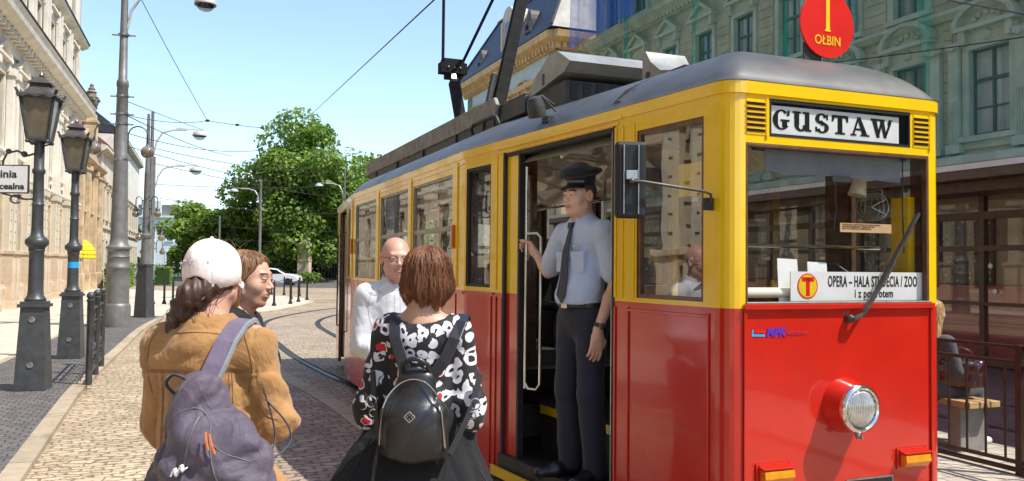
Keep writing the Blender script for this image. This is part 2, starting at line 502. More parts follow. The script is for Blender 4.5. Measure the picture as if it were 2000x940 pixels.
for d in (0, -1.435):
    strip('rail', LR, d + .035, d - .035, .0105, 'rail_steel', skirt=.01)
    strip('rail_groove', LR, d - .035, d - .085, .0085, 'rail_groove')
    strip('rail_groove', LR, d + .06, d + .035, .0085, 'rail_groove')
# second track beyond and a side street
L2 = smooth_line([tuple(TP(-5.6, 20)), tuple(TP(-5.6, 0)), tuple(TP(-5.6, -12)), tuple(TP(-5.5, -18)), (-2.2, 27), (-1.7, 32), (0, 38), (5, 43), (16, 47)])
strip('red_track_bed', L2, 2.6, -4.6, .001, 'setts_red')
for d in (.72, -.72):
    strip('rail', L2, d + .035, d - .035, .0105, 'rail_steel', skirt=.01)
    strip('rail_groove', L2, d - .035, d - .085, .0085, 'rail_groove')
PLT = [TP(-2.2, y) for y in (14, 8, 2, -4, -9)]
strip('tram_stop_platform', PLT, 0, -1.75, .05, 'setts_platform', skirt=.06)
L3 = smooth_line([(-4.6, 60), (-3.6, 52), (-2.2, 47), (1.5, 44)])
far_lines = [smooth_line([(-16, 51), (-8, 47), (0, 46), (14, 49)]), smooth_line([(-9, 36.5), (-5.5, 42), (-1, 50), (3, 60)])]
for P in far_lines:
    for d in (.72, -.72): strip('rail', P, d + .05, d - .05, .0105, 'rail_steel')
b = MB(); b.quad((-120, 60, .02), (120, 60, .02), (120, 78, .02), (-120, 78, .02)); tag(b.build('road', ['asphalt']), kind='structure')
mat('grass', (.05, .10, .018), .9, 0, .5, 3, .8, 30, .05)
b = MB(); b.quad((-140, 78.5, .08), (140, 78.5, .08), (140, 260, .08), (-140, 260, .08)); tag(b.build('lawn', ['grass']), kind='structure')
b = MB(); b.box((-140, 78, 0), (140, 78.5, .16)); tag(b.build('far_kerb', ['kerb_stone']), kind='structure')
# ------------------------------------------------------------------ the tram (local: +Y forward, +X the side the camera sees)
TRAM_YAW = R(180 + 21.736)
tram = empty('tram', (1.687, 4.292, 0), TRAM_YAW, 'old red and yellow tram with grey roof, open side door and red roof disc', 'tram')
ZB, ZT, ZBOT = 1.457, 2.56, .14
TA = .1142
KY, MY, RY = -2.974, -7.633, -10.607
def S(y, z, off=0): return (.695 - TA * y + off * .9935, y + off * .1135, z)
def su(y): return (y - KY) * 1.0065
cornr = []
for i in range(7):
    q = i / 6; a_, b_, c_ = Vector((.706, -.094)), Vector((.695, 0)), Vector((.60, 0))
    cornr.append((1 - q) ** 2 * a_ + 2 * q * (1 - q) * b_ + q * q * c_)
ZM = [(0, 0), (ZB, 1)]
sh = MB()
kw = dict(th=.045, zmat=ZM, inner=2, reveal=3)
win_z = (1.487, 2.41)
mid_w = [(-7.35, -6.20), (-5.95, -4.76), (-4.55, -3.31)]
DOOR = (-2.30, -.951, -1, 2.467)
# visible side
sh.panel((.706, -10.513), (1.035, MY), ZBOT, ZT, [(.62, 1.95, -1, 2.45), (2.42, 2.80, 1.49, 2.41)], **kw)
sh.panel((1.035, MY), (1.035, KY), ZBOT, ZT, [(a - MY, b - MY, *win_z) for a, b in mid_w], **kw)
sh.panel((1.035, KY), (.706, -.094), ZBOT, ZT, [(su(-2.948), su(-2.525), 1.49, 2.415), (su(DOOR[0]), su(DOOR[1]), -1, 2.467), (su(-.727), su(-.18), 1.482, 2.413)], **kw)
for i in range(6): sh.panel(cornr[i], cornr[i + 1], ZBOT, ZT, [], **kw)
# front
sh.panel((.60, 0), (-.60, 0), ZBOT, ZT, [(.60 - .597, .6 + .593, 1.483, 2.265), (.6 - .456, .6 + .462, 2.304, 2.49)], **kw)
# far side and rear
for i in range(6): sh.panel((-cornr[6 - i].x, cornr[6 - i].y), (-cornr[5 - i].x, cornr[5 - i].y), ZBOT, ZT, [], **kw)
sh.panel((-.706, -.094), (-1.035, KY), ZBOT, ZT, [(.09, .64, 1.482, 2.413), (.86, 2.21, 1.482, 2.413), (2.45, 2.87, 1.49, 2.415)], **kw)
sh.panel((-1.035, KY), (-1.035, MY), ZBOT, ZT, [(KY - b, KY - a, *win_z) for a, b in mid_w], **kw)
sh.panel((-1.035, MY), (-.706, -10.513), ZBOT, ZT, [(.05, .45, 1.49, 2.41), (.7, 2.0, 1.49, 2.41), (2.2, 2.8, 1.49, 2.41)], **kw)
sh.panel((-.706, -10.513), (.706, -10.513), ZBOT, ZT, [(.12, 1.29, 1.49, 2.26)], **kw)
body = sh.build('body', ['tram_red', 'tram_yellow', 'brown_wood', 'brown_wood'], tram)

# ---- outline used by roof, drip rail, sills
def outline(off=0.0):
    half = [Vector((0, 0))] + [Vector((.3, 0)), Vector((.45, 0))] + [c for c in cornr[::-1]] + [Vector((.706 + (1.035 - .706) * k / 6, -.094 + (KY + .094) * k / 6)) for k in range(1, 6)]
    half += [Vector((1.035, KY - .02))] + [Vector((1.035, lerp(KY, MY, k / 6))) for k in range(1, 6)] + [Vector((1.035, MY + .02))]
    half += [Vector((1.035 + (.72 - 1.035) * k / 6, MY + (-10.45 - MY) * k / 6)) for k in range(1, 7)] + [Vector((.60, -10.56)), Vector((.3, -10.58)), Vector((0, -10.58))]
    loop = half + [Vector((-p.x, p.y)) for p in half[-2:0:-1]]
    n = len(loop); out = []
    for i in range(n):
        t = (loop[(i + 1) % n] - loop[i - 1]).normalized()
        nr = Vector((-t.y, t.x))          # loop runs clockwise seen from above: outward is to the left
        if nr.dot(loop[i] - Vector((0, -5.2 if abs(loop[i].y + 5.2) > 4.5 else loop[i].y))) < 0: nr = -nr
        out.append((loop[i] + nr * off, nr))
    return out
rf = MB()
rings = []
ol = outline(0)
def half_w(y):
    return .695 - TA * y if y > KY else (1.035 if y > MY else 1.035 - (MY - y) * .1118)
for d in [-.014, -.008, .004, .02, .045, .08, .12, .17, .23, .30, .38, .46, .53, .58, .62, .645]:
    q = min(1, max(0, d) / .56)
    z = 2.568 + .265 * (1 - (1 - q) ** 2.5) ** .88 + .03 * max(0, d - .2)
    ring = []
    for p, nr in ol:
        y2 = p.y - d * max(0, 1 + p.y / 1.6) + d * max(0, 1 - (p.y + 10.58) / 1.6)
        base_w = max(half_w(p.y), 1e-3)
        ring.append((p.x * max(half_w(y2) - d, .02) / base_w, y2, z))
    rings.append(ring)
n = len(ol)
for rr in rings: rf.v += rr
for i in range(len(rings) - 1):
    for j in range(n):
        rf.f.append((i * n + j, (i + 1) * n + j, (i + 1) * n + (j + 1) % n, i * n + (j + 1) % n)); rf.m.append(0)
last = (len(rings) - 1) * n
h2 = n // 2
for j in range(h2):
    a_, b_, c_, d_ = last + j, last + j + 1, last + (n - j - 1) % n, last + (n - j) % n
    fc = [a_, b_] + ([c_] if c_ != b_ else []) + ([d_] if d_ not in (a_, c_) else [])
    rf.f.append(tuple(fc[::-1])); rf.m.append(0)
roof = rf.build('roof', ['tram_roof'], tram, smooth=50)
bm = bmesh.new(); bm.from_mesh(roof.data); bmesh.ops.recalc_face_normals(bm, faces=bm.faces); bm.to_mesh(roof.data); bm.free()
shade(roof.data, 50)
# ceiling under the roof
cl = MB()
for y0, y1 in [(-.06, KY), (KY, MY), (MY, -10.45)]:
    hw = lambda y: (.655 - TA * max(y, KY)) if y > MY else .99 - (MY - y) * .11
    for k in range(8):
        def arch(q, y): x = hw(y) * (2 * q - 1); return (x, y, 2.38 + .26 * (1 - abs(2 * q - 1) ** 2.6))
        cl.quad(arch(k / 8, y0), arch((k + 1) / 8, y0), arch((k + 1) / 8, y1), arch(k / 8, y1))
for y in [-.9, -1.6, -2.3, -3.4, -4.2, -5, -5.8, -6.6, -7.4]:
    hwv = (.655 - TA * max(y, KY))
    cl.tube([(hwv * (2 * k / 8 - 1), y, 2.365 + .26 * (1 - abs(2 * k / 8 - 1) ** 2.6)) for k in range(9)], .012, 5)
cl.build('ceiling', ['cream'], tram, smooth=40)

# ---- drip rail between the grey roof and the yellow band, waist moulding
def rail(name, z0, z1, out, m, skip=None):
    b = MB(); A = outline(.0005); B = outline(out); n = len(A)
    for i in range(n):
        j = (i + 1) % n
        if skip and skip((A[i][0] + A[j][0]) / 2): continue
        (a, _), (a2, _) = A[i], A[j]; (o, _), (o2, _) = B[i], B[j]
        b.quad((o.x, o.y, z0), (o.x, o.y, z1), (o2.x, o2.y, z1), (o2.x, o2.y, z0))
        b.quad((a.x, a.y, z1), (a2.x, a2.y, z1), (o2.x, o2.y, z1), (o.x, o.y, z1))
        b.quad((a.x, a.y, z0), (o.x, o.y, z0), (o2.x, o2.y, z0), (a2.x, a2.y, z0))
    o = b.build(name, [m], tram)
    bm = bmesh.new(); bm.from_mesh(o.data); bmesh.ops.recalc_face_normals(bm, faces=bm.faces); bm.to_mesh(o.data); bm.free()
    return o
rail('drip_rail', 2.505, 2.566, .012, 'tram_yellow')
sill = MB()
sill.box((-.615, .001, 1.452), (.615, .022, 1.478), 0)
sill.box((-.60, -.02, 1.478), (.60, .016, 1.488), 1)
sill.build('front_sill', ['tram_red', 'frame_alu'], tram, bevel=.004)
st = MB()
st.box((.596, .001, .2), (.612, .012, 1.45)); st.box((-.612, .001, .2), (-.596, .012, 1.45))
st.box((-.596, .001, .26), (.596, .005, .275))
st.build('edge_moulding', ['tram_red'], tram, bevel=.003)
# side mouldings: door header, panel strips
sm = MB()
def sbar(y0, z0, y1, z1, wd, th, mi=0):
    """raised strip on the platform side between two points"""
    a, b = Vector(S(y0, z0, th / 2 + .001)), Vector(S(y1, z1, th / 2 + .001))
    d = (b - a).normalized(); nr = Vector((.9935, .1135, 0)); w_ = d.cross(nr)
    sm.obox((a + b) / 2, d * (b - a).length / 2, w_ * wd / 2, nr * th / 2, mi)
sbar(-2.44, 2.512, -.86, 2.512, .022, .02); sbar(-2.44, 2.478, -.90, 2.478, .012, .012)
for y in (-2.42, -2.325, -.925, -.86, -.755):
    sbar(y, ZB + .02, y, 2.46, .014, .010)
for y in (-2.42, -2.325, -.925, -.80, -.14, -2.50):
    sbar(y, .2, y, ZB - .03, .012, .010, 1)
sbar(-.80, ZB - .045, -.14, ZB - .045, .016, .012, 1)
sbar(-2.95, ZB - .01, -2.46, ZB - .01, .016, .012, 1)
sm.build('side_moulding', ['tram_yellow', 'tram_red'], tram, bevel=.003)
mm = MB()
for y in (-7.6, -6.07, -4.65, -3.2):
    mm.box((1.0355, y - .05, ZB + .02), (1.047, y + .05, 2.49), 0)
mm.box((1.0355, MY + .02, ZB - .03), (1.045, KY - .02, ZB - .01), 1)
mm.box((1.0355, MY + .02, 2.46), (1.043, KY - .02, 2.472), 0)
for y in (-6.07, -4.65, -3.2): mm.box((1.0355, y - .02, .2), (1.043, y + .02, ZB - .035), 1)
mm.build('window_pillar', ['tram_yellow', 'tram_red'], tram, bevel=.004)
for y, z0, z1 in ((-3.22, 1.79, 1.985), (-7.52, 1.79, 1.985)):
    b = MB(); b.box((1.048, y - .025, z0), (1.07, y + .025, z1))
    b.build('marker_lamp', ['marker_orange'], tram, bevel=.008)

# ---- windows (frame with its pane)
def side_window(y0, y1, z0, z1, X, bar=None, name='window', gm='glass_tram', fm='frame_alu'):
    """X(y, z, off) maps to the wall"""
    f = MB(); t_ = .022
    def strip(ya, za, yb, zb):
        f.prism([X(ya, za, -.006), X(yb, za, -.006), X(yb, zb, -.006), X(ya, zb, -.006)], Vector(X(ya, za, -.035)) - Vector(X(ya, za, -.006)))
    strip(y0, z0, y1, z0 + t_); strip(y0, z1 - t_, y1, z1)
    strip(y0, z0 + t_, y0 + t_, z1 - t_); strip(y1 - t_, z0 + t_, y1, z1 - t_)
    if bar: strip(y0 + t_, bar - .018, y1 - t_, bar + .022)
    fr = f.build('window', [fm], tram)
    g = MB(); g.quad(X(y0 + .01, z0 + .01, -.02), X(y1 - .01, z0 + .01, -.02), X(y1 - .01, z1 - .01, -.02), X(y0 + .01, z1 - .01, -.02))
    g.build('pane', [gm], fr)
    return fr
XM = lambda y, z, o: (1.035 + o, y, z)
XF = lambda y, z, o: (-1.035 - o, y, z)
SF = lambda y, z, o: (-S(y, z, o)[0], S(y, z, o)[1], z)
for a_, b_ in mid_w:
    side_window(a_, b_, *win_z, XM, 1.962)
    side_window(a_, b_, *win_z, XF, 1.962)
side_window(-2.948, -2.525, 1.49, 2.415, S, fm='black_rubber')
side_window(-.727, -.18, 1.482, 2.413, S, fm='brown_wood')
side_window(-.727, -.18, 1.482, 2.413, SF, fm='brown_wood')
side_window(-2.29, -.945, 1.482, 2.413, SF, fm='brown_wood')
side_window(-2.948, -2.53, 1.49, 2.415, SF, fm='brown_wood')
XR = lambda x, z, o: (x, -10.513 - o, z)
side_window(-.58, .58, 1.49, 2.26, XR)
# rear platform door of the visible side
RS = lambda y, z, o: (1.035 + (MY - y) * -.1142 + o, y, z)
b = MB()
b.prism([RS(-9.95, .25, -.06), RS(-9.2, .25, -.06), RS(-9.2, 2.42, -.06), RS(-9.95, 2.42, -.06)], (-.03, 0, 0))
b.build('rear_door', ['brown_wood'], tram)
for y in (-9.92, -8.62):
    b = MB(); b.tube([RS(y, .7, .0), RS(y, .7, .03), RS(y, 2.1, .03), RS(y, 2.1, .0)], .012, 6); b.build('rear_grab_rail', ['black_paint'], tram, smooth=60)
side_window(-8.05, -7.69, 1.49, 2.41, RS)

# ---- windscreen
f = MB()
for lo, hi in (((-.593, -.03, 1.488), (-.576, .003, 2.262)), ((.585, -.03, 1.488), (.597, .003, 2.262)), ((-.576, -.03, 2.246), (.585, .003, 2.262))):
    f.box(lo, hi)
wf = f.build('windscreen', ['brown_wood'], tram, bevel=.003)
g = MB(); g.quad((.58, -.012, 1.486), (-.58, -.012, 1.486), (-.58, -.012, 2.25), (.58, -.012, 2.25))
g.build('pane', ['glass_front'], wf)

# ---- destination box
d = MB()
d.box((-.462, -.10, 2.304), (.456, -.09, 2.49), 0)
for lo, hi in (((-.462, -.09, 2.304), (.456, .002, 2.316)), ((-.462, -.09, 2.474), (.456, .002, 2.49)), ((-.462, -.09, 2.316), (-.452, .002, 2.474)), ((.446, -.09, 2.316), (.456, .002, 2.474))): d.box(lo, hi, 0)
db = d.build('destination_box', ['black_paint'], tram)
b = MB(); b.box((-.40, -.022, 2.322), (.446, -.016, 2.462)); sp = b.build('sign_panel', ['sign_white'], db)
g = MB(); g.quad((.45, -.004, 2.316), (-.452, -.004, 2.316), (-.452, -.004, 2.474), (.45, -.004, 2.474)); g.build('pane', ['glass_front'], db)
# hand drawn letters of the destination, in units of letter height
def arc(cx, cy, rx, ry, th, tn, a0, a1, n=18):
    o, i = [], []
    for k in range(n + 1):
        a = R(lerp(a0, a1, k / n)); w_ = tn + (th - tn) * abs(math.cos(a)) ** 1.3
        o.append((cx + rx * math.cos(a), cy + ry * math.sin(a))); i.append((cx + (rx - w_) * math.cos(a), cy + (ry - w_ * .75) * math.sin(a)))
    return [[o[k], o[k + 1], i[k + 1], i[k]] for k in range(n)]
def rect(x0, y0, x1, y1): return [[(x0, y0), (x1, y0), (x1, y1), (x0, y1)]]
def stroke(x0, y0, x1, y1, wd): return [[(x0 - wd / 2, y0), (x0 + wd / 2, y0), (x1 + wd / 2, y1), (x1 - wd / 2, y1)]]
LET = {
 'G': (arc(.52, .5, .5, .52, .30, .10, 50, 322) + rect(.56, .12, .84, .50) + rect(.46, .42, .98, .52) + [[(.80, .72), (.98, .72), (.98, 1.0), (.88, 1.0)]], 1.10),
 'U': (rect(.10, .28, .38, 1.0) + rect(0, .9, .48, 1.0) + arc(.48, .32, .38, .34, .26, .14, 180, 360) + rect(.72, 0, .98, 1.0) + rect(.58, .9, .98, 1.0) + rect(.72, 0, 1.10, .10), 1.22),
 'S': (arc(.42, .73, .38, .29, .26, .12, 20, 250) + arc(.46, .27, .40, .29, .26, .12, 70, -160) + [[(.20, .56), (.42, .66), (.72, .46), (.46, .36)]] + [[(.70, .70), (.82, .70), (.80, 1.0), (.72, .95)]] + [[(.04, .30), (.16, .30), (.14, .02), (.06, .06)]], .98),
 'T': (rect(.36, 0, .64, 1) + rect(.2, 0, .8, .1) + rect(0, .86, 1, 1) + [[(0, .66), (.1, .66), (.18, .9), (0, .9)]] + [[(1, .66), (.9, .66), (.82, .9), (1, .9)]], 1.08),
 'A': (stroke(.16, .04, .50, 1, .12) + [[(.40, 1.0), (.62, 1.0), (1.06, .04), (.74, .04)]] + rect(.26, .3, .84, .4) + rect(0, 0, .36, .09) + rect(.62, 0, 1.18, .09), 1.2),
 'W': ([[(.06, 1), (.36, 1), (.58, 0), (.38, 0)]] + [[(.38, 0), (.52, 0), (.78, .95), (.66, .95)]] + [[(.56, 1), (.84, 1), (1.02, 0), (.84, 0)]] + [[(.84, 0), (.98, 0), (1.34, .86), (1.20, .90)]] + rect(0, .9, .9, 1) + [[(1.06, .76), (1.16, .68), (1.20, .84), (1.44, 1.0), (1.16, 1.0)]], 1.46)}
lt = MB(); x = 0; W_ = sum(LET[c][1] for c in 'GUSTAW') + .06 * 5
hx = (.427 + .362) / W_; hz = .098
for c in 'GUSTAW':
    for pg in LET[c][0]:
        pts = [(.427 - (x + a_) * hx, -.014, 2.345 + b_ * hz) for a_, b_ in pg]
        lt.poly(pts); lt.poly(pts[::-1])
    x += LET[c][1] + .06
lt.build('lettering', ['sign_black'], sp)

# ---- vent grilles beside the sign
for x0, x1 in ((.480, .597), (-.595, -.484)):
    v = MB(); v.box((x0, .001, 2.306), (x1, .003, 2.48), 0)
    for k in range(6):
        z = 2.319 + k * .0262
        v.box((x0 + .006, .003, z), (x1 - .004, .0045, z + .0135), 1)
        v.box((x0 + .004, .003, z + .0135), (x1 - .003, .012, z + .018), 0)
    v.box((x0 - .012, .001, 2.296), (x0, .008, 2.486), 0)
    v.build('vent_grille', ['tram_yellow', 'black_rubber'], tram)

# ---- headlamp
HL = Vector((-.005, 0, .962))
b = MB(); b.lathe([(.140, 0), (.138, .012), (.133, .03), (.124, .07), (.115, .098)], HL, 40, axis=(0, 1, 0))
hl = b.build('headlamp', ['tram_red'], tram, smooth=40)
b = MB(); b.lathe([(.112, .094), (.119, .098), (.121, .112), (.116, .126), (.104, .132), (.095, .126), (.095, .1)], HL, 40, axis=(0, 1, 0))
b.build('rim', ['chrome'], hl, smooth=50)
b = MB(); b.lathe([(.001, .088), (.06, .092), (.098, .108), (.095, .118), (.075, .132), (.05, .141), (.001, .145)], HL, 40, axis=(0, 1, 0))
b.build('lens', ['lamp_lens'], hl, smooth=50)
b = MB(); b.tube([HL + Vector((-.005, .09, -.115)), HL + Vector((-.005, .1, -.15))], [.018, .014], 8); b.tube([HL + Vector((-.005, .09, -.135)), HL + Vector((-.005, .125, -.145))], [.010, .008], 6)
b.build('screw', ['steel'], hl, smooth=40)

# ---- turn signals
for x0, x1, zc in ((.318, .540, .652), (-.571, -.355, .664)):
    b = MB()
    b.box((x0, .001, zc - .052), (x1, .008, zc + .056), 0)
    b.prism([(x0 + .012, .008, zc + .046), (x0 + .012, .052, zc + .036), (x0 + .012, .05, zc + .03), (x0 + .012, .008, zc + .034)], (x1 - x0 - .024, 0, 0), 0)
    for xx in (x0 + .02, (x0 + x1) / 2, x1 - .02): b.lathe([(.005, 0), (.004, .004)], (xx, .008, zc + .05), 8, axis=(0, 1, 0))
    ts = b.build('turn_signal', ['tram_red'], tram, bevel=.003)
    b = MB(); b.prism([(x0 + .022, .008, zc + .028), (x0 + .022, .046, zc + .024), (x0 + .022, .054, zc - .012), (x0 + .022, .03, zc - .04), (x0 + .022, .008, zc - .044)], (x1 - x0 - .044, 0, 0))
    b.build('amber_lens', ['amber'], ts, bevel=.004)

# ---- wiper
b = MB()
b.lathe([(.022, 0), (.022, .03), (.012, .045)], (-.03, .001, 1.40), 12, axis=(0, 1, 0))
b.bar((-.03, .04, 1.40), (-.09, .05, 1.425), .022, .018); b.bar((-.085, .05, 1.42), (-.30, .045, 1.69), .026, .012)
b.bar((-.28, .042, 1.665), (-.43, .032, 1.86), .016, .010)
wp = b.build('wiper', ['wiper_metal'], tram, bevel=.002)
b = MB(); b.bar((-.215, .024, 1.56), (-.506, .016, 1.953), .014, .016); b.bar((-.205, .018, 1.55), (-.50, .006, 1.948), .006, .012)
b.build('blade', ['wiper_metal'], wp)

# ---- logo
b = MB()
b.poly([(.565, .003, 1.322), (.56, .003, 1.349), (.553, .003, 1.358), (.553, .003, 1.333), (.487, .003, 1.331), (.487, .003, 1.32)][::-1], 0)
b.poly([(.548, .003, 1.338), (.548, .003, 1.366), (.542, .003, 1.35), (.487, .003, 1.348), (.487, .003, 1.338)][::-1], 1)
lg = b.build('operator_logo', ['logo_blue', 'sign_red'], tram)
place_text(text_mesh('MPK', .056, .2, 1.05, .0026), 'lettering', 'logo_violet', lg, (.477, .003, 1.321), (-1, 0, 0), (0, 0, 1))
place_text(text_mesh('WROCŁAW', .024, .15, .95), 'lettering', 'logo_pale', lg, (.352, .003, 1.325), (-1, 0, 0), (0, 0, 1))
b = MB(); b.box((-.33, .001, .50), (-.02, .006, .586), 0); b.box((-.322, .006, .508), (-.028, .007, .578), 1)
lp = b.build('number_plate', ['steel', 'sign_black'], tram)

# ---- roof disc sign
DC = Vector((-.175, -.30, 3.01)); DR = .187
b = MB(); b.lathe([(DR, -.006), (DR, .006)], DC, 48, axis=(0, 1, 0))
b2 = MB(); b2.box((DC.x + .03, DC.y - .02, 2.76), (DC.x + .15, DC.y - .01, 2.90)); b2.box((DC.x - .0, DC.y - .05, 2.75), (DC.x + .17, DC.y + .02, 2.785))
ds = b.build('roof_disc', ['sign_red'], tram, smooth=40)
b2.build('bracket', ['roof_dark'], ds)
me = text_mesh('OŁBIN', .074, 0, .86, .0004, align='CENTER'); place_text(me, 'lettering', 'sign_yellow', ds, (DC.x, DC.y + .0075, DC.z - .115), (-1, 0, 0), (0, 0, 1))
b = MB(); b.box((DC.x - .013, DC.y + .0065, DC.z - .03), (DC.x + .013, DC.y + .009, DC.z + .15)); b.box((DC.x - .055, DC.y + .0065, DC.z + .148), (DC.x + .055, DC.y + .009, DC.z + .166))
b.box((DC.x - .02, DC.y + .0065, DC.z - .04), (DC.x + .02, DC.y + .009, DC.z - .03))
b.build('emblem', ['sign_yellow'], ds)

# ---- rear-view mirror on its arm
b = MB()
MC = Vector((1.14, -.17, 2.07))
ex, ez = Vector((.9396, -.342, 0)), Vector((0, 0, 1)); ey = Vector((.342, .9396, 0))
b.obox(MC, ex * .075, ey * .022, ez * .185)
mr = b.build('wing_mirror', ['mirror_case'], tram, bevel=.018)
b = MB()
for sx in (-.035, .035): b.obox(MC + ex * sx + ey * .028, ex * .004, ey * .005, ez * .165)
b.obox(MC + ey * .04 + ez * .02, ex * .028, ey * .012, ez * .022)
b.build('clamp', ['steel'], mr, bevel=.003)
b = MB(); b.tube([MC + ey * .05 + ez * -.01, MC + ey * .055 + ez * -.012 - ex * .05, (.80, -.05, 2.02), (.75, -.07, 2.01), (.735, -.09, 1.995), (.735, -.105, 1.97)], .007, 8)
b.obox((.735, -.112, 1.965), (.022, 0, 0), (0, .012, 0), (0, 0, .03), 1); b.ball(MC + ey * .05 + ez * -.01, .014)
b.build('mirror_arm', ['wiper_metal', 'black_paint'], mr, smooth=60)
g = MB(); e0 = MC - ey * .0235; g.quad(e0 - ex * .065 - ez * .17, e0 - ex * .065 + ez * .17, e0 + ex * .065 + ez * .17, e0 + ex * .065 - ez * .17)
g.build('mirror_glass', ['chrome'], mr)

# ---- doorway
b = MB()
def sblock(y0, y1, z0, z1, o0, o1, mi=0, mb=None):
    (mb or b).prism([S(y0, z0, o0), S(y1, z0, o0), S(y1, z1, o0), S(y0, z1, o0)], Vector(S(y0, z0, o1)) - Vector(S(y0, z0, o0)), mi)
sblock(-2.318, -2.296, .24, 2.47, .006, -.06); sblock(-.955, -.935, .24, 2.47, .004, -.06); sblock(-2.296, -.955, 2.44, 2.47, -.004, -.06)
dfm = b.build('door_frame', ['black_rubber'], tram)
b = MB(); sblock(-2.296, -2.13, .25, ZB, -.02, -.055, 0); sblock(-2.296, -2.13, ZB, 2.44, -.02, -.055, 1); sblock(-2.13, -2.105, .25, 2.44, -.015, -.058, 2)
b.build('door_leaf', ['tram_red', 'tram_yellow', 'black_rubber'], tram)
b = MB(); sblock(-.965, -.957, .25, 2.44, .006, -.02); b.build('door_post', ['steel'], tram)
b = MB()
b.tube([S(-2.07, .80, -.05), S(-2.07, 2.35, -.05)], .011, 8)
b.tube([S(-2.07, .84, -.05), S(-2.04, .80, -.06), S(-1.98, .80, -.09), S(-1.95, .84, -.1), S(-1.95, 1.85, -.1), S(-1.98, 1.88, -.09), S(-2.07, 1.88, -.05)], .011, 8)
b.build('grab_rail', ['chrome'], tram, smooth=60)
b = MB(); b.tube([S(-.99, .7, -.05), S(-.99, 1.72, -.05)], .011, 8); b.build('grab_rail', ['chrome'], tram, smooth=60)
# steps
b = MB()
sblock(-2.34, -.93, .185, .31, .02, -.33, 0); sblock(-2.345, -.93, .165, .23, .075, .055, 1)
sblock(-2.30, -.95, .31, .62, -.33, -.36, 0)
sblock(-2.30, -.95, .585, .625, -.33, -.60, 0); sblock(-2.30, -.95, .575, .632, -.31, -.33, 1)
b.build('step', ['ribbed_floor', 'tram_yellow'], tram)
b = MB()
for k in range(22):
    o = -.345 - k * .03
    sblock(-2.9, -.3, .625, .632, o, o - .015)
for k in range(9): 
    o = .0 - k * .035
    sblock(-2.3, -.95, .31, .314, o, o - .018)
b.build('step_ribs', ['seat_leather'], tram)

# ---- inside
b = MB()
b.poly([(-.66, -.05, .60), (.36, -.05, .60), (.66, KY, .60), (-1.0, KY, .60)][::-1], 0)
b.prism([(-1.0, KY, .60), (-1.0, MY, .60), (1.0, MY, .60), (1.0, KY, .60)], (0, 0, .22), 0)
b.box((-.98, KY + .001, .60), (.98, KY + .014, .815), 2); b.box((-.98, KY, .815), (.98, KY + .03, .835), 1)
b.quad((-1.0, MY, .6), (1.0, MY, .6), (.66, -10.45, .6), (-.66, -10.45, .6), 0)
b.build('floor', ['ribbed_floor', 'steel', 'seat_leather'], tram)
for y in (KY, MY):
    for sx in (-1, 1):
        b = MB(); X2 = lambda a_, c_: (min(a_ * sx, c_ * sx), max(a_ * sx, c_ * sx))
        for (x0, x1), z0, z1 in ((X2(.42, .985), .82, 1.5), (X2(.93, .985), 1.5, 2.40), (X2(.42, .47), 1.5, 2.40), (X2(.42, .985), 2.40, 2.52)): b.box((x0, y - .025, z0), (x1, y + .025, z1))
        pt = b.build('partition', ['brown_wood'], tram, bevel=.004)
        b = MB(); x0, x1 = X2(.47, .93); b.quad((x0, y, 1.5), (x1, y, 1.5), (x1, y, 2.40), (x0, y, 2.40)); b.build('pane', ['glass_tram'], pt)
# pelmet boards above the windows and lining below
b = MB()
for s in (-1, 1):
    b.box((min(s * .985, s * .965), MY, 2.41), (max(s * .985, s * .965), KY, 2.45))
    for y in (-7.5, -6.07, -4.65, -3.2): b.box((min(s * .985, s * .95), y - .05, .82), (max(s * .985, s * .95), y + .05, 2.42))
b.build('window_lining', ['brown_wood'], tram)
b = MB()
for s in (-1, 1):
    b.tube([(s * .55, KY + .1, 2.28), (s * .55, MY - .1, 2.28)], .014, 6)
    for y in (-3.6, -5.3, -7.0): b.tube([(s * .55, y, .82), (s * .55, y, 2.52)], .015, 8)
b.tube([(-.6, -.35, 1.775), (.6, -.35, 1.775)], .011, 6)
b.build('hand_rail', ['chrome'], tram, smooth=60)
b = MB(); b.box((-.51, -2.36, .6), (-.455, -2.30, 2.55)); b.tube([(-.10, -2.2, .6), (-.10, -2.2, 2.6)], .018, 8)
b.build('yellow_pole', ['tram_yellow'], tram, bevel=.004)
def bench(x0, x1, y, face):
    s = MB(); s.box((x0, y - .22, 1.20), (x1, y + .22, 1.28)); s.box((x0, y - face * .22 - .03, 1.26), (x1, y - face * .22 + .03, 1.75)); s.box((x0 + .04, y - .16, .82), (x0 + .09, y + .16, 1.2)); s.box((x1 - .09, y - .16, .82), (x1 - .04, y + .16, 1.2))
    s.build('seat', ['seat_leather'], tram, bevel=.025)
for y in (-3.7, -4.7, -5.7, -6.7):
    bench(.42, .93, y, 1); bench(-.93, -.42, y, 1)
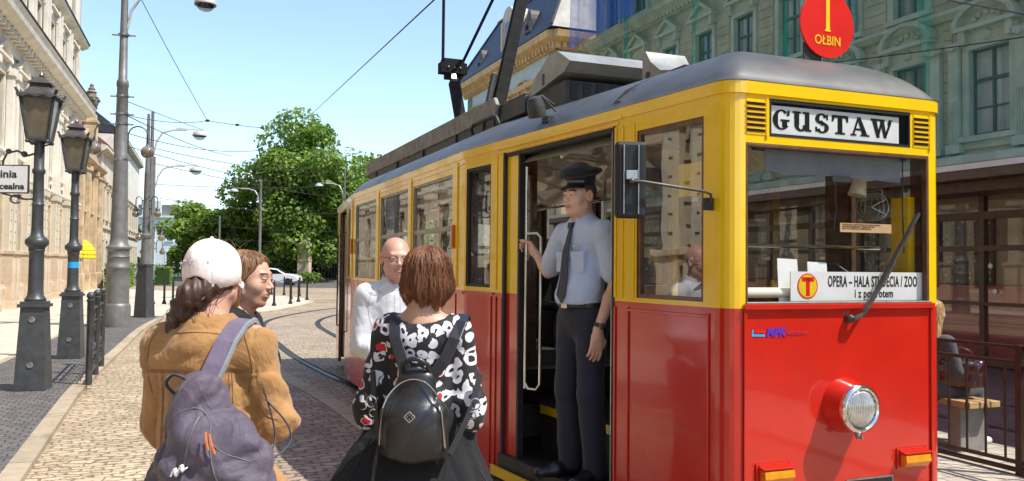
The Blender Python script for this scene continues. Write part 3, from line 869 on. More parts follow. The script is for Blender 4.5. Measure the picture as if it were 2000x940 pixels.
# driver's place
b = MB(); b.box((-.56, -.30, .62), (.34, -.05, 1.45), 0); b.box((-.58, -.34, 1.45), (.56, -.05, 1.47), 1)
b.lathe([(.09, 0), (.09, .10), (.05, .16)], (-.28, -.2, 1.47), 16, 0); b.tube([(-.28, -.2, 1.6), (-.20, -.27, 1.68), (-.12, -.33, 1.66)], .012, 6)
b.build('controller_desk', ['black_paint', 'brown_wood'], tram, bevel=.006)
b = MB(); b.tube([(.56, -.085, 1.53), (.26, -.085, 1.53)], .028, 12); b.build('cold_air_tube', ['cream'], tram, smooth=50)
b = MB()
pts = [(.44, -.055, 2.25), (-.45, -.055, 2.25), (-.455, -.06, 2.118), (-.2, -.06, 2.128), (.1, -.06, 2.134), (.3, -.06, 2.126), (.435, -.06, 2.142)]
b.prism(pts[::-1], (0, -.004, 0)); b.box((-.10, -.052, 2.105), (.02, -.045, 2.135), 1); b.tube([(.5, -.07, 2.26), (-.5, -.07, 2.26)], .02, 8, 1)
b.tube([(-.0, -.05, 2.11), (-.005, -.05, 1.95), (.008, -.05, 1.86)], .004, 5, 1); b.tube([(-.462, -.05, 2.25), (-.46, -.05, 1.98), (-.47, -.05, 1.74)], .004, 5, 1)
b.build('sun_blind', ['blind', 'black_rubber'], tram)
b = MB(); b.box((.36, -.42, .6), (.42, -.36, 2.5)); b.box((.30, -.95, .6), (.36, -.90, 2.5)); b.box((.318, -.90, .6), (.342, -.36, 1.45)); b.build('cab_partition', ['brown_wood'], tram)
b = MB(); b.box((-.60, -.22, 1.50), (-.555, -.10, 2.05)); b.build('cab_lining', ['tram_yellow'], tram)
b = MB(); FN = Vector((-.43, -.24, 2.0))
b.lathe([(.05, 0), (.04, .06), (.03, .12)], FN + Vector((.10, 0, .06)), 14, 0, axis=(-.2, 0, .9)); 
for k in range(3): b.tube([FN + Vector((.085 * math.cos(a * math.pi / 10), .03 * k - .02, .075 * math.sin(a * math.pi / 10))) * 1.0 for a in range(21)], .004, 4, 1)
for k in range(5): a = k * 1.256; b.tube([FN, FN + Vector((.08 * math.cos(a), .04, .07 * math.sin(a)))], .003, 4, 1)
b.tube([FN + Vector((.08, 0, .08)), FN + Vector((-.08, 0, .1)), FN + Vector((-.09, 0, -.0))], .005, 5, 1)
b.build('cab_fan', ['cream', 'steel'], tram, smooth=50)
b = MB(); b.box((.02, -.013, 1.845), (-.35 + .695, -.011, 1.895)) ; b.v = []; b.f = []; b.m = []
b.box((-.344, -.018, 1.843), (0, -.0135, 1.890))
nt_ = b.build('window_notice', ['kraft'], tram)
tm = text_mesh('PRZEJAZD NA ZABYTKOWEJ LINII TRAMWAJOWEJ\nNIE OBOWIĄZUJĄ BILETY OKRESOWE MPK\nBILETY DO NABYCIA U KONDUKTORA', .0105, 0, 1.05); place_text(tm, 'lettering', 'brown_wood', nt_, (-.012, -.0132, 1.879), (-1, 0, 0), (0, 0, 1))
# sheet of paper on the side window, seen from behind
b = MB(); b.prism([S(-.40, 2.02, -.024), S(-.21, 2.02, -.024), S(-.21, 2.19, -.024), S(-.40, 2.19, -.024)], (-.002, 0, 0))
pn = b.build('window_sheet', ['sign_yellow'], tram)

# ---- roof gear
b = MB()
for s in (1, -1):
    b.prism([(s * .60, -8.85, 2.955), (s * .60, -3.50, 2.955), (s * .60, -3.46, 3.06), (s * .60, -3.52, 3.13), (s * .60, -8.85, 3.13)], (-s * .035, 0, 0), 0)
    b.box((s * .575 - .012, -8.7, 2.74), (s * .575 + .012, -3.55, 2.957), 1)  # dark strip added to stand for the shadow under the plank
    for y in (-8.2, -7, -5.8, -4.6, -3.8): b.box((s * .60 - .008, y - .02, 2.78), (s * .60 + .008, y + .02, 2.953), 1)
b.box((-.56, -3.56, 2.95), (.56, -3.50, 3.07), 1)
b.box((-.56, -3.50, 3.04), (.56, -2.9, 3.06), 1); b.box((.50, -3.5, 2.90), (.56, -2.9, 3.04), 1)
b.build('roof_walkway', ['roof_plank', 'roof_dark'], tram, bevel=.004)
b = MB()
px = lambda x: [(x, -2.92, 3.02), (x, -2.80, 3.13), (x, -2.52, 3.27), (x, -2.34, 3.27), (x, -2.12, 3.15), (x, -2.22, 3.09), (x, -2.80, 3.02)]
b.prism(px(.53), (-1.06, 0, 0), 0)
b.box((-.50, -2.85, 2.80), (.50, -2.26, 3.04), 1)
b.box((.531, -2.62, 3.06), (.534, -2.58, 3.15), 1)
for k in range(9): b.box((-.48 + k * .11, -2.26, 2.9), (-.42 + k * .11, -2.25, 3.03), 2)
b.box((.30, -3.05, 2.95), (.52, -2.93, 3.06), 0)
b.build('resistor_box', ['roof_box', 'roof_dark', 'black_rubber'], tram, bevel=.006)
b = MB()
def scoop(x, y):
    pr = [(x, y, 2.78), (x, y, 3.06), (x, y + .04, 3.06), (x, y + .10, 2.98), (x, y + .22, 2.90), (x, y + .42, 2.86), (x, y + .42, 2.80)]
    b.prism(pr, (-.30, 0, 0), 0); b.lathe([(.022, 0), (.022, .004)], (x + .002, y + .07, 2.90), 12, 1, axis=(1, 0, 0))
scoop(.34, -1.42)
b.tube([(.765, -1.02, 2.60), (.70, -.98, 2.68), (.55, -.93, 2.76), (.35, -.90, 2.80), (.1, -.88, 2.82)], .022, 8, 1)
b.tube([(.755, -.95, 2.60), (.69, -.91, 2.68), (.54, -.87, 2.76), (.35, -.86, 2.80)], .012, 8, 1)
b.box((.2, -.95, 2.81), (.42, -.80, 2.84), 1)
b.box((.745, -1.0, 2.585), (.775, -.94, 2.625), 1)
b.build('roof_ventilator', ['roof_box', 'roof_dark'], tram, smooth=35)
b = MB(); b.tube([(.70, -3.78, 2.83), (.72, -3.77, 2.885), (.72, -3.70, 2.91), (.72, -3.20, 2.91), (.72, -3.13, 2.885), (.70, -3.12, 2.83)], .016, 8)
b.build('roof_handle', ['roof_dark'], tram, smooth=60)
b = MB(); LP = Vector((.93, -1.80, 2.695))
b.lathe([(.02, .10), (.05, .085), (.062, .03), (.062, -.04), (.05, -.045), (.001, -.03)][::-1], LP, 16, 0, axis=(.25, .15, 1)); b.tube([LP + Vector((0, -.02, .09)), LP + Vector((-.05, -.03, .115)), LP + Vector((-.14, -.03, .06))], .008, 6, 1)
b.tube([LP + Vector((-.03, .02, .1)), LP + Vector((-.13, .03, .0))], .006, 6, 1); b.box((LP.x - .17, LP.y - .05, 2.62), (LP.x - .06, LP.y + .05, 2.66), 1)
b.build('door_lamp', ['roof_dark', 'black_rubber'], tram, smooth=45)
for x, y in ((.25, -5.45), (.42, -6.1), (.1, -6.0)):
    b = MB(); b.lathe([(.16, 0), (.17, .035), (.14, .06), (.13, .065)], (x, y, 3.05), 20, 0); b.lathe([(.13, .065), (.12, .11), (.02, .115), (.02, .16)], (x, y, 3.05), 20, 1)
    b.lathe([(.05, -.25), (.05, 0)], (x, y, 3.05), 10, 1)
    b.build('insulator', ['white_dome', 'roof_dark'], tram, smooth=45)
# current collector
b = MB()
b.bar((.30, -4.85, 2.86), (.30, -5.20, 3.50), .10, .10, mi=0); b.bar((.30, -5.08, 3.28), (.30, -5.28, 3.64), .055, .055, mi=1)
b.box((.14, -5.36, 3.60), (.44, -5.22, 3.72), 2); b.box((.17, -5.36, 3.72), (.41, -5.22, 3.76), 2); b.box((.20, -5.33, 3.54), (.38, -5.25, 3.60), 2)
b.tube([(.40, -5.3, 3.72), (.40, -5.3, 5.3)], .018, 8, 2); b.tube([(.18, -5.3, 3.72), (-.14, -4.55, 4.75)], .018, 8, 2)
for k in range(3): b.ball((.36 - .07 * k, -5.215, 3.66), .012, 8, 6, 1)
cs_ = b.build('collector_strut', ['iron_matte', 'steel', 'iron_matte'], tram, smooth=40); cs_.data.transform(Matrix.Translation((.03, -.32, .20)))
b = MB()
b.bar((.24, -3.62, 2.95), (-.365, -4.17, 4.90), .12, .08, (0, 1, 0), 0)
b.tube([(.34, -3.62, 2.95), (.17, -3.80, 3.52)], .028, 8, 1)
for k in range(26):
    p = Vector((.34, -3.62, 2.95)).lerp(Vector((.17, -3.80, 3.52)), k / 26)
    b.lathe([(.034, 0), (.034, .008)], p, 8, 0, axis=(-.12, -.18, .57))
b.tube([(-.365, -4.17, 4.90), (-.8, -4.7, 5.1)], .02, 6, 0)
b.box((.1, -3.75, 2.84), (.5, -3.5, 2.96), 0)
cm_ = b.build('collector_mast', ['iron_matte', 'roof_box'], tram, smooth=40); cm_.data.transform(Matrix.Translation((.06, -.70, .06)))

# ---- running gear
for y in (-7.1, -3.9):
    for x in (.72, -.72):
        b = MB(); b.lathe([(.36, -.06), (.36, .05), (.385, .055), (.385, .07)], (x, y, .385), 28, axis=(-1 if x > 0 else 1, 0, 0))
        b.build('wheel', ['roof_dark'], tram, smooth=40)
    b = MB(); b.tube([(-.7, y, .385), (.7, y, .385)], .06, 8); b.build('axle', ['roof_dark'], tram)
b = MB(); b.box((-.85, -8.2, .35), (.85, -2.6, .6)); b.box((-.7, -.5, .12), (.7, -.35, .35)); b.box((.80, -7.55, .12), (.86, -7.3, .5)); b.box((.85, -7.4, .15), (.90, -7.2, .35))
b.build('truck_frame', ['roof_dark'], tram)
# ------------------------------------------------------------------ buildings
mat('stucco_cream', (.60, .53, .40), .85, 0, .18, 1.2, .15, 60)
mat('stucco_white', (.74, .69, .58), .8, 0, .14, 1.5, .1, 60)
mat('stucco_olive', (.46, .42, .28), .85, 0, .18, 1.5, .15, 60)
mat('sandstone', (.56, .42, .26), .85, 0, .28, 1.8, .35, 40)
mat('stone_warm', (.60, .47, .33), .85, 0, .25, 1.6, .2, 40)
mat('stucco_pale', (.66, .58, .44), .85, 0, .2, .9, .1, 40)
mat('stucco_sand', (.50, .44, .30), .85, 0, .22, 1.2, .2, 50)
mat('stucco_sage', (.54, .55, .42), .8, 0, .2, 1.5, .15, 50)
mat('villa_white', (.78, .78, .76), .8, 0, .06, 2)
mat('slate', (.035, .041, .058), .5, 0, .35, 3, .3, 30)
mat('grey_roof_lit_slope', (.26, .245, .215), .6, .1, .2, 2)  # villa roof grey; also the mansard slope coloured pale as if lit
mat('roof_tile', (.16, .07, .05), .7, 0, .3, 3, .4, 20)
mat('win_frame_dark', (.10, .085, .07), .5, 0, .2, 8)
mat('win_frame_brown', (.13, .06, .035), .5, 0, .25, 8)
mat('win_frame_blue', (.055, .075, .085), .5, 0, .2, 8)
mat('drain', (.22, .33, .36), .5, .2, .2, 5)
mat('blue_frieze', (.50, .58, .56), .8, 0, .1, 2)
mat('green_frieze', (.16, .28, .15), .8, 0, .2, 2)
mat('ochre_trim', (.66, .46, .22), .8, 0, .18, 2)
mat('lead', (.06, .055, .05), .6, .2, .2, 4)
t = NT('window_glass'); t.base(t.ramp(t.noise(.8, 2), [(.35, (.015, .018, .022)), (.7, (.06, .07, .075))])); t.set(Roughness=.05); t.b.inputs['Specular IOR Level'].default_value = .9
t.bump(t.noise(1.3, 2), .08, .05); M['window_glass'] = t.m
t = NT('curtain_glass'); ob = t.n('ShaderNodeObjectInfo'); wv = t.math('ADD', t.math('MULTIPLY', t.noise(2.2, 3, co=t.co((3, 3, .12))), .7), t.math('MULTIPLY', ob.outputs['Random'], .5)); t.base(t.ramp(wv, [(.3, (.02, .025, .03)), (.55, (.10, .12, .12)), (.85, (.38, .38, .35))])); t.set(Roughness=.05); t.b.inputs['Specular IOR Level'].default_value = .9; M['curtain_glass'] = t.m

def wall_frame(A, B):
    A, B = Vector((A[0], A[1], 0)), Vector((B[0], B[1], 0)); d = (B - A).normalized(); n = Vector((d.y, -d.x, 0))
    return A, d, n, math.atan2(-n.x, n.y)
def make_window(w_, h_, mats, top='flat', sashes=(2, 2), sur=.16, dep=.16, sill=True, brackets=False, glassm='window_glass'):
    """window in wall coordinates: x along, y outward, z up from the sill; mats = surround, frame"""
    b = MB(); hw = w_ / 2
    # surround
    b.box((-hw - sur, .002, -.02), (-hw, .06, h_)); b.box((hw, .002, -.02), (hw + sur, .06, h_)); b.box((-hw - sur, .002, h_), (hw + sur, .07, h_ + sur))
    if sill: b.box((-hw - sur - .05, .002, -.14), (hw + sur + .05, .16, -.02)); b.box((-hw - sur, .002, -.30), (hw + sur, .05, -.14))
    z = h_ + sur
    W2 = hw + sur + .10
    if top != 'none':
        b.box((-W2 + .05, .002, z), (W2 - .05, .08, z + .26))
        b.box((-W2, .002, z + .26), (W2, .26, z + .36))
        for sx in (-1, 1): b.box((sx * (hw + sur * .5) - .08, .002, z - .05), (sx * (hw + sur * .5) + .08, .2, z + .26))
    if top == 'tri':
        b.prism([(-W2, .002, z + .36), (W2, .002, z + .36), (0, .002, z + .78)], (0, .1, 0))
        b.prism([(-W2 - .03, .002, z + .36), (-W2 + .12, .002, z + .36), (0, .002, z + .74), (0, .002, z + .88)], (0, .25, 0)); b.prism([(W2 + .03, .002, z + .36), (W2 - .12, .002, z + .36), (0, .002, z + .74), (0, .002, z + .88)], (0, .25, 0))
    if top == 'arc':
        N = 12; pt = lambda a, r: (W2 * r * math.cos(a), .002, z + .34 + (.52 * r) * math.sin(a))
        b.prism([pt(math.pi * k / N, .88) for k in range(N + 1)], (0, .08, 0))
        for k in range(N): b.prism([pt(math.pi * k / N, 1.04), pt(math.pi * (k + 1) / N, 1.04), pt(math.pi * (k + 1) / N, .86), pt(math.pi * k / N, .86)], (0, .27, 0))
        for k in range(5):
            a = math.pi * (k + .5) / 5; b.ball((.42 * W2 * math.cos(a), .10, z + .42 + .16 * math.sin(a)), .07, 8, 6)
    for sx in (-1, 1):
        if brackets: b.box((sx * hw * .8 - .08, .002, -.45), (sx * hw * .8 + .08, .16, -.30))
    # sash bars, set back in the reveal
    f = .055; yo = -dep
    def fb(x0, z0, x1, z1, th=.05): b.box((x0, yo, z0), (x1, yo + th, z1), 1)
    fb(-hw, 0, -hw + f, h_); fb(hw - f, 0, hw, h_); fb(-hw + f, 0, hw - f, f); fb(-hw + f, h_ - f, hw - f, h_)
    nx, nz = sashes
    for k in range(1, nx): x = -hw + w_ * k / nx; fb(x - f * .6, f, x + f * .6, h_ - f, .055)
    for k in range(1, nz + 1):
        z_ = h_ * (.64 if k == 1 else .64 * (k - 1) / nz)
        if nz == 1 and k > 1: break
        fb(-hw + f, z_ - f * (.7 if k == 1 else .35), hw - f, z_ + f * (.7 if k == 1 else .35), .06 if k == 1 else .045)
    o = b.build('window', mats)
    g = MB(); g.quad((hw, yo + .02, 0), (-hw, yo + .02, 0), (-hw, yo + .02, h_), (hw, yo + .02, h_)); g.build('pane', [glassm], o)
    return o
def put_windows(proto, root, A, B, us, z):
    _, d, n, rz = wall_frame(A, B); A = Vector((A[0], A[1], 0)); first = True
    for u in us:
        p = A + d * u
        o = copy_tree(proto, (p.x, p.y, z), rz, parent=root)
def drop(o):
    for c in list(o.children): drop(c)
    bpy.data.objects.remove(o)
def cornice(b, A, B, z, prof, mi=0, e=0):
    """moulding along the wall; prof = (out, dz) pairs"""
    A, d, n, _ = wall_frame(A, B); L = (Vector((B[0], B[1], 0)) - A).length
    pts = [A - d * e + n * o + Vector((0, 0, z + h)) for o, h in prof]
    b.prism(pts, d * (L + 2 * e), mi)
def dentils(b, A, B, z, w_, h_, out, gap, mi=0):
    A, d, n, _ = wall_frame(A, B); L = (Vector((B[0], B[1], 0)) - A).length; u = gap / 2
    while u < L:
        b.obox(A + d * u + n * (out / 2 + .002) + Vector((0, 0, z + h_ / 2)), d * w_ / 2, n * out / 2, (0, 0, h_ / 2), mi); u += gap

# ---- long cream building on the left
P0 = Vector((-17.24, 28.41)); U = Vector((-math.sin(R(20)), math.cos(R(20)))); NL = Vector((U.y, -U.x))
FA = lambda t: P0 + U * t
hall = empty('corner_building', (*FA(0), 0), 0, 'long cream stucco building with deep dentil cornices and pedimented windows', 'building')
A, B = FA(-52), FA(17)
T0 = 52
bays = [x for x in np.arange(-50.2, 16.5, 3.06)]
BH = 19.5
hol = []
for t in bays:
    u = t + T0
    hol += [(u - .72, u + .72, 5.45, 7.9), (u - .68, u + .68, 10.15, 12.0), (u - .66, u + .66, 13.6, 15.7), (u - .85, u + .85, .9, 4.1)]
wl = MB(); wl.panel(A, B, 0, BH, hol, .35, zmat=[(0, 1), (4.75, 0), (13, 2)], reveal=0)
nrm3 = Vector((NL.x, NL.y, 0))
wl.panel(B, Vector(B) - NL * 14, 0, BH, [], .35, zmat=[(0, 1), (4.75, 0), (13, 2)])
wo_ = wl.build('wall', ['stucco_cream', 'stucco_olive', 'stucco_white'], hall)
wo_.matrix_parent_inverse = hall.matrix_world.inverted()
def inroot(o, root): o.location = Vector(o.location) - Vector(root.location); return o
wo_.matrix_parent_inverse.identity(); wo_.location = -Vector(hall.location)
cb = MB()
for (z, prof) in ((0, [(0.002, 0), (.22, 0), (.22, .75), (.12, .85), (.002, .85)]), (4.55, [(0.002, 0), (.12, 0), (.2, .1), (.2, .2), (.002, .26)]),
                  (8.78, [(.002, 0), (.10, 0), (.14, .5), (.55, .62), (.72, .72), (.78, .95), (.84, 1.05), (.002, 1.18)]),
                  (12.95, [(.002, 0), (.1, 0), (.34, .12), (.40, .25), (.002, .32)]), (17.2, [(.002, 0), (.2, 0), (.6, .4), (.85, .7), (.85, .95), (.002, 1.1)])):
    cornice(cb, A, B, z, prof, 0 if z else 1, .3)
    E_ = Vector(B) - NL * 14; cornice(cb, B, E_, z, prof, 0 if z else 1, 0)
dentils(cb, A, B, 9.12, .20, .20, .42, .56, 0); dentils(cb, A, B, 17.25, .2, .3, .5, .9, 0)
cornice(cb, A, B, 8.25, [(.002, 0), (.07, 0), (.07, .1), (.002, .1)], 0)
inroot(cb.build('cornice', ['stucco_white', 'stone_warm'], hall), hall)
cv = MB(); cornice(cv, A, B, 9.962, [(.002, 0), (.86, -.10), (.88, -.07), (.002, .05)], 0, .3); cornice(cv, A, B, 13.275, [(.002, 0), (.44, -.06), (.46, -.03), (.002, .05)], 0, .3)
inroot(cv.build('cornice_flashing', ['lead'], hall), hall)
d3 = Vector((U.x, U.y, 0)); pl = MB(); Z0 = Vector((0, 0, 0))
pl.obox(nrm3 * .19 + Vector((0, 0, .95)), d3 * .27, nrm3 * .22, (0, 0, .95), 1); pl.obox(nrm3 * .22 + Vector((0, 0, 1.95)), d3 * .31, nrm3 * .26, (0, 0, .06), 1); pl.obox(nrm3 * .22 + Vector((0, 0, .15)), d3 * .31, nrm3 * .26, (0, 0, .15), 1)
pl.obox(nrm3 * .13 + Vector((0, 0, 3.25)), d3 * .20, nrm3 * .14, (0, 0, 1.25), 0); pl.obox(nrm3 * .15 + Vector((0, 0, 4.42)), d3 * .26, nrm3 * .18, (0, 0, .1), 0)
for k in range(6): pl.obox(nrm3 * .272 + Vector((0, 0, 2.3 + k * .36)), d3 * .05, nrm3 * .012, (0, 0, .02), 2)
pa = pl.build('pilaster', ['stucco_cream', 'stone_warm', 'lead'], hall, bevel=.015)
pl = MB(); pl.obox(nrm3 * .15 + Vector((0, 0, 6.4)), d3 * .17, nrm3 * .10, (0, 0, 1.75)); pl.obox(nrm3 * .17 + Vector((0, 0, 8.05)), d3 * .23, nrm3 * .14, (0, 0, .12))
pb_ = pl.build('upper_pilaster', ['stucco_white'], hall)
pl = MB(); pl.obox(nrm3 * .15 + Vector((0, 0, 11.4)), d3 * .12, nrm3 * .06, (0, 0, 1.35)); pc_ = pl.build('lesene', ['stucco_white'], hall)
rb = MB()
for k in range(9):
    for s in (-.135, .135): rb.obox(d3 * s + nrm3 * .03 + Vector((0, 0, 1.05 + k * .40)), d3 * .115, nrm3 * .04, (0, 0, .165), 0)
rb.obox(nrm3 * .005 + Vector((0, 0, 2.7)), d3 * .27, nrm3 * .006, (0, 0, 1.9))
rc = rb.build('rustication', ['stucco_olive'], hall)
k = 0
for i, t in enumerate(bays):
    for s, pro in ((-1.18, pa), (1.18, pa), (-1.18, pb_), (1.18, pb_), (-1.18, pc_), (1.18, pc_), (1.53, rc)):
        c = FA(t + s); o = pro if i == 0 and s in (-1.18, 1.53) else copy_tree(pro, parent=hall); o.location = Vector((c.x, c.y, 0)) - Vector(hall.location)
fr = empty('window', (0, 0, 0)); drop(fr)
def floor_windows(root, A, B, us, z, *a, **k):
    pr = make_window(*a, **k)
    for u in us:
        Aq, d, n, rz = wall_frame(A, B); p = Aq + d * u
        o = copy_tree(pr, parent=root); o.location = Vector((p.x, p.y, z)) - Vector(root.location); o.rotation_euler = (0, 0, rz)
    drop(pr)
us = [t + T0 for t in bays]
floor_windows(hall, A, B, us, 5.45, 1.44, 2.45, ['stucco_white', 'win_frame_dark'], top='tri' , brackets=True)
floor_windows(hall, A, B, us, 10.15, 1.36, 1.85, ['stucco_white', 'win_frame_dark'], top='flat')
floor_windows(hall, A, B, us, 13.6, 1.32, 2.1, ['stucco_white', 'win_frame_dark'], top='flat')
floor_windows(hall, A, B, us, .9, 1.7, 3.2, ['stone_warm', 'win_frame_brown'], top='none', sashes=(2, 1))
rfb = MB(); Aq, d3, n3, _ = wall_frame(A, B)
rfb.prism([Aq + n3 * .4 + Vector((0, 0, 18.3)), Aq - n3 * 7 + Vector((0, 0, 22.5)), Aq - n3 * 14 + Vector((0, 0, 18.3))], d3 * 69.3)
inroot(rfb.build('roof', ['roof_tile'], hall), hall)

# ---- ornate sandstone front with an urn
port = empty('sandstone_building', (*FA(22), 0), 0, 'narrow baroque sandstone front with a stone urn on its gable', 'building')
A, B = FA(17.4), FA(27)
wl = MB(); wl.panel(A, B, 0, 7.2, [(1.0, 2.3, .3, 3.4), (3.6, 5.6, .2, 4.4), (7.0, 8.4, .8, 3.6), (1.0, 2.3, 4.6, 6.4), (7.0, 8.4, 4.6, 6.4)], .3); 
wl.panel(Vector(A) - NL * 6, A, 0, 7.2, [], .3)
Aq, d3, n3, _ = wall_frame(A, B); zz = lambda u, z, o=0: Aq + d3 * u + n3 * o + Vector((0, 0, z))
gab = [zz(.2, 7.2), zz(9.4, 7.2), zz(9.0, 7.9), zz(7.6, 8.2), zz(6.6, 9.1), zz(4.8, 9.6), zz(3.0, 9.1), zz(2.0, 8.2), zz(.6, 7.9)]
wl.prism(gab, -n3 * .35)
inroot(wl.build('wall', ['sandstone'], port), port)
cb = MB()
cornice(cb, A, B, 7.15, [(.002, 0), (.15, 0), (.45, .22), (.45, .36), (.002, .45)], 0, .1); cornice(cb, A, B, 4.2 + .25, [(.002, 0), (.12, 0), (.12, .1), (.002, .14)], 0)
for u in (.4, 3.0, 6.2, 9.2):
    cb.obox(zz(u, 3.6, .14), d3 * .22, n3 * .13, (0, 0, 3.55)); cb.obox(zz(u, .5, .18), d3 * .28, n3 * .18, (0, 0, .5)); cb.obox(zz(u, 6.95, .18), d3 * .28, n3 * .18, (0, 0, .14))
cb.obox(zz(4.6, 9.3, .0), d3 * .55, n3 * .34, (0, 0, .55)); cb.obox(zz(4.6, 9.85, .0), d3 * .62, n3 * .42, (0, 0, .10)); cb.obox(zz(4.6, 10.1, .0), d3 * .36, n3 * .30, (0, 0, .2))
for k in range(7):
    a = k * .5; cb.lathe([(.001, -.1), (.18 - .02 * k, -.1), (.18 - .02 * k, .1), (.001, .1)], zz(1.2 + .5 * math.cos(a) * (1 - k * .1), 8.3 + .35 * math.sin(a), .25), 10, axis=n3)
inroot(cb.build('pilaster', ['sandstone'], port, bevel=.03), port)
b = MB(); b.lathe([(.18, 0), (.2, .1), (.1, .2), (.14, .3), (.34, .55), (.40, .85), (.36, 1.0), (.42, 1.05), (.30, 1.12), (.24, 1.3), (.30, 1.36), (.17, 1.5), (.20, 1.56), (.10, 1.7), (.12, 1.78), (.02, 1.9)], zz(4.6, 10.25, .0), 14)
for k in range(8): a = k * math.pi / 4; b.ball(zz(4.6, 11.15, .0) + Vector((.40 * math.cos(a), .40 * math.sin(a), 0)), .11, 8, 6)
inroot(b.build('urn', ['stone_dark'] if 'stone_dark' in M else [mat('stone_dark', (.20, .17, .13), .85, 0, .3, 5, .3, 30)], port, smooth=40), port)
floor_windows(port, A, B, [1.65, 7.7], 4.6, 1.3, 1.8, ['stone_warm', 'win_frame_dark'], top='arc')
floor_windows(port, A, B, [7.7], .8, 1.4, 2.8, ['stone_warm', 'win_frame_dark'], top='none'); floor_windows(port, A, B, [1.65], .3, 1.3, 3.1, ['stone_warm', 'win_frame_brown'], top='none', sashes=(2, 1))
floor_windows(port, A, B, [4.6], .2, 2.0, 4.2, ['stone_warm', 'win_frame_brown'], top='none', sashes=(2, 1))

# ---- paler houses further along
for (t0, t1, h, wm, rm, lab) in ((27.3, 38, 9.2, 'stucco_pale', 'roof_tile', 'pale weathered house with a dark red roof beyond the sandstone front'), (38.3, 60, 11.5, 'stucco_white', 'slate', 'far whitish house at the end of the cream row behind the big pole')):
    r = empty('house', (*FA(t0), 0), 0, lab, 'building'); A, B = FA(t0), FA(t1); L = t1 - t0
    us = list(np.arange(1.6, L - 1, 2.5)); hol = [(u - .55, u + .55, z, z + 1.9) for u in us for z in (1.2, 4.6)]
    wl = MB(); wl.panel(A, B, 0, h, hol, .3); wl.panel(Vector(A) - NL * 9, A, 0, h, [], .3); inroot(wl.build('wall', [wm], r), r)
    cb = MB(); cornice(cb, A, B, h - .4, [(.002, 0), (.4, .2), (.4, .4), (.002, .5)], 0, .2); cornice(cb, A, B, 3.9, [(.002, 0), (.12, 0), (.12, .15), (.002, .15)]); inroot(cb.build('cornice', ['stucco_cream'], r), r)
    floor_windows(r, A, B, us, 1.2, 1.1, 1.9, ['stucco_cream', 'win_frame_dark'], top='none'); floor_windows(r, A, B, us, 4.6, 1.1, 1.9, ['stucco_cream', 'win_frame_dark'], top='flat')
    Aq, d3, n3, _ = wall_frame(A, B); rb = MB(); rb.prism([Aq + n3 * .4 + Vector((0, 0, h + .1)), Aq - n3 * 4.5 + Vector((0, 0, h + 4)), Aq - n3 * 9 + Vector((0, 0, h + .1))], d3 * L); inroot(rb.build('roof', [rm], r), r)

# yellow half dome awning on the sandstone front
b = MB(); c = FA(18.3); C0 = Vector((c.x, c.y, 2.0)); d3 = Vector((U.x, U.y, 0))
N = 10
for i in range(N):
    for j in range(6):
        def q(i, j): a, e = math.pi * i / N, (math.pi / 2) * j / 6; return C0 + d3 * .8 * math.cos(a) * math.cos(e) + nrm3 * (.03 + .8 * math.sin(a) * math.cos(e)) + Vector((0, 0, .9 * math.sin(e)))
        b.quad(q(i, j), q(i + 1, j), q(i + 1, j + 1), q(i, j + 1))
    a0, a1 = math.pi * i / N, math.pi * (i + 1) / N
    w0, w1 = (C0 + d3 * .8 * math.cos(a) + nrm3 * (.03 + .8 * math.sin(a)) for a in (a0, a1)); b.quad(w0 - Vector((0, 0, .18)), w1 - Vector((0, 0, .18)), w1, w0)
mat('awning_yellow', (.86, .60, .01), .7, 0, .1, 6)
aw = b.build('awning', ['awning_yellow'], None, smooth=70); sl = aw.modifiers.new('thick', 'SOLIDIFY'); sl.thickness = .015
tag(aw, 'bright yellow dome awning over a doorway in the sandstone front', 'awning')

# ---- netted building on the right
NO = Vector((math.cos(YA), math.sin(YA))); DI = Vector((-math.sin(YA), math.cos(YA)))
Q = lambda off, s: NO * off + DI * s
OFF = 16.5
net_b = empty('facade_building', (*Q(OFF, 20), 0), 0, 'ornate sage and sand facade behind green scaffold netting', 'building')
A, B = Q(OFF, 31.9), Q(OFF, -20)      # outward is towards the tram: right of A->B
bs = [13.15 + 2.15 * k for k in range(-15, 9)]
us = [31.9 - s for s in bs]
hol = []
for u in us: hol += [(u - .5, u + .5, 4.67, 6.6), (u - .48, u + .48, 7.85, 9.66), (u - .5, u + .5, 11.5, 13.6), (u - .55, u + .55, .9, 3.2)]
wl = MB(); wl.panel(A, B, 0, 18, hol, .3, zmat=[(0, 0)], reveal=1); wl.panel(Vector(A) + NO * 14, A, 0, 18, [], .3)
inroot(wl.build('wall', ['stucco_sand', 'stucco_sage'], net_b), net_b)
cb = MB()
for z, prof in ((3.9, [(.002, 0), (.15, 0), (.3, .15), (.3, .3), (.002, .4)]), (7.42, [(.002, 0), (.1, 0), (.22, .12), (.22, .2), (.002, .26)]), (10.75, [(.002, 0), (.12, 0), (.5, .28), (.56, .42), (.002, .52)]), (17, [(.002, 0), (.3, 0), (.9, .6), (.002, .9)])):
    cornice(cb, A, B, z, prof, 0, .1)
dentils(cb, A, B, 10.78, .1, .14, .3, .24)
Aq, d3, n3, _ = wall_frame(A, B)
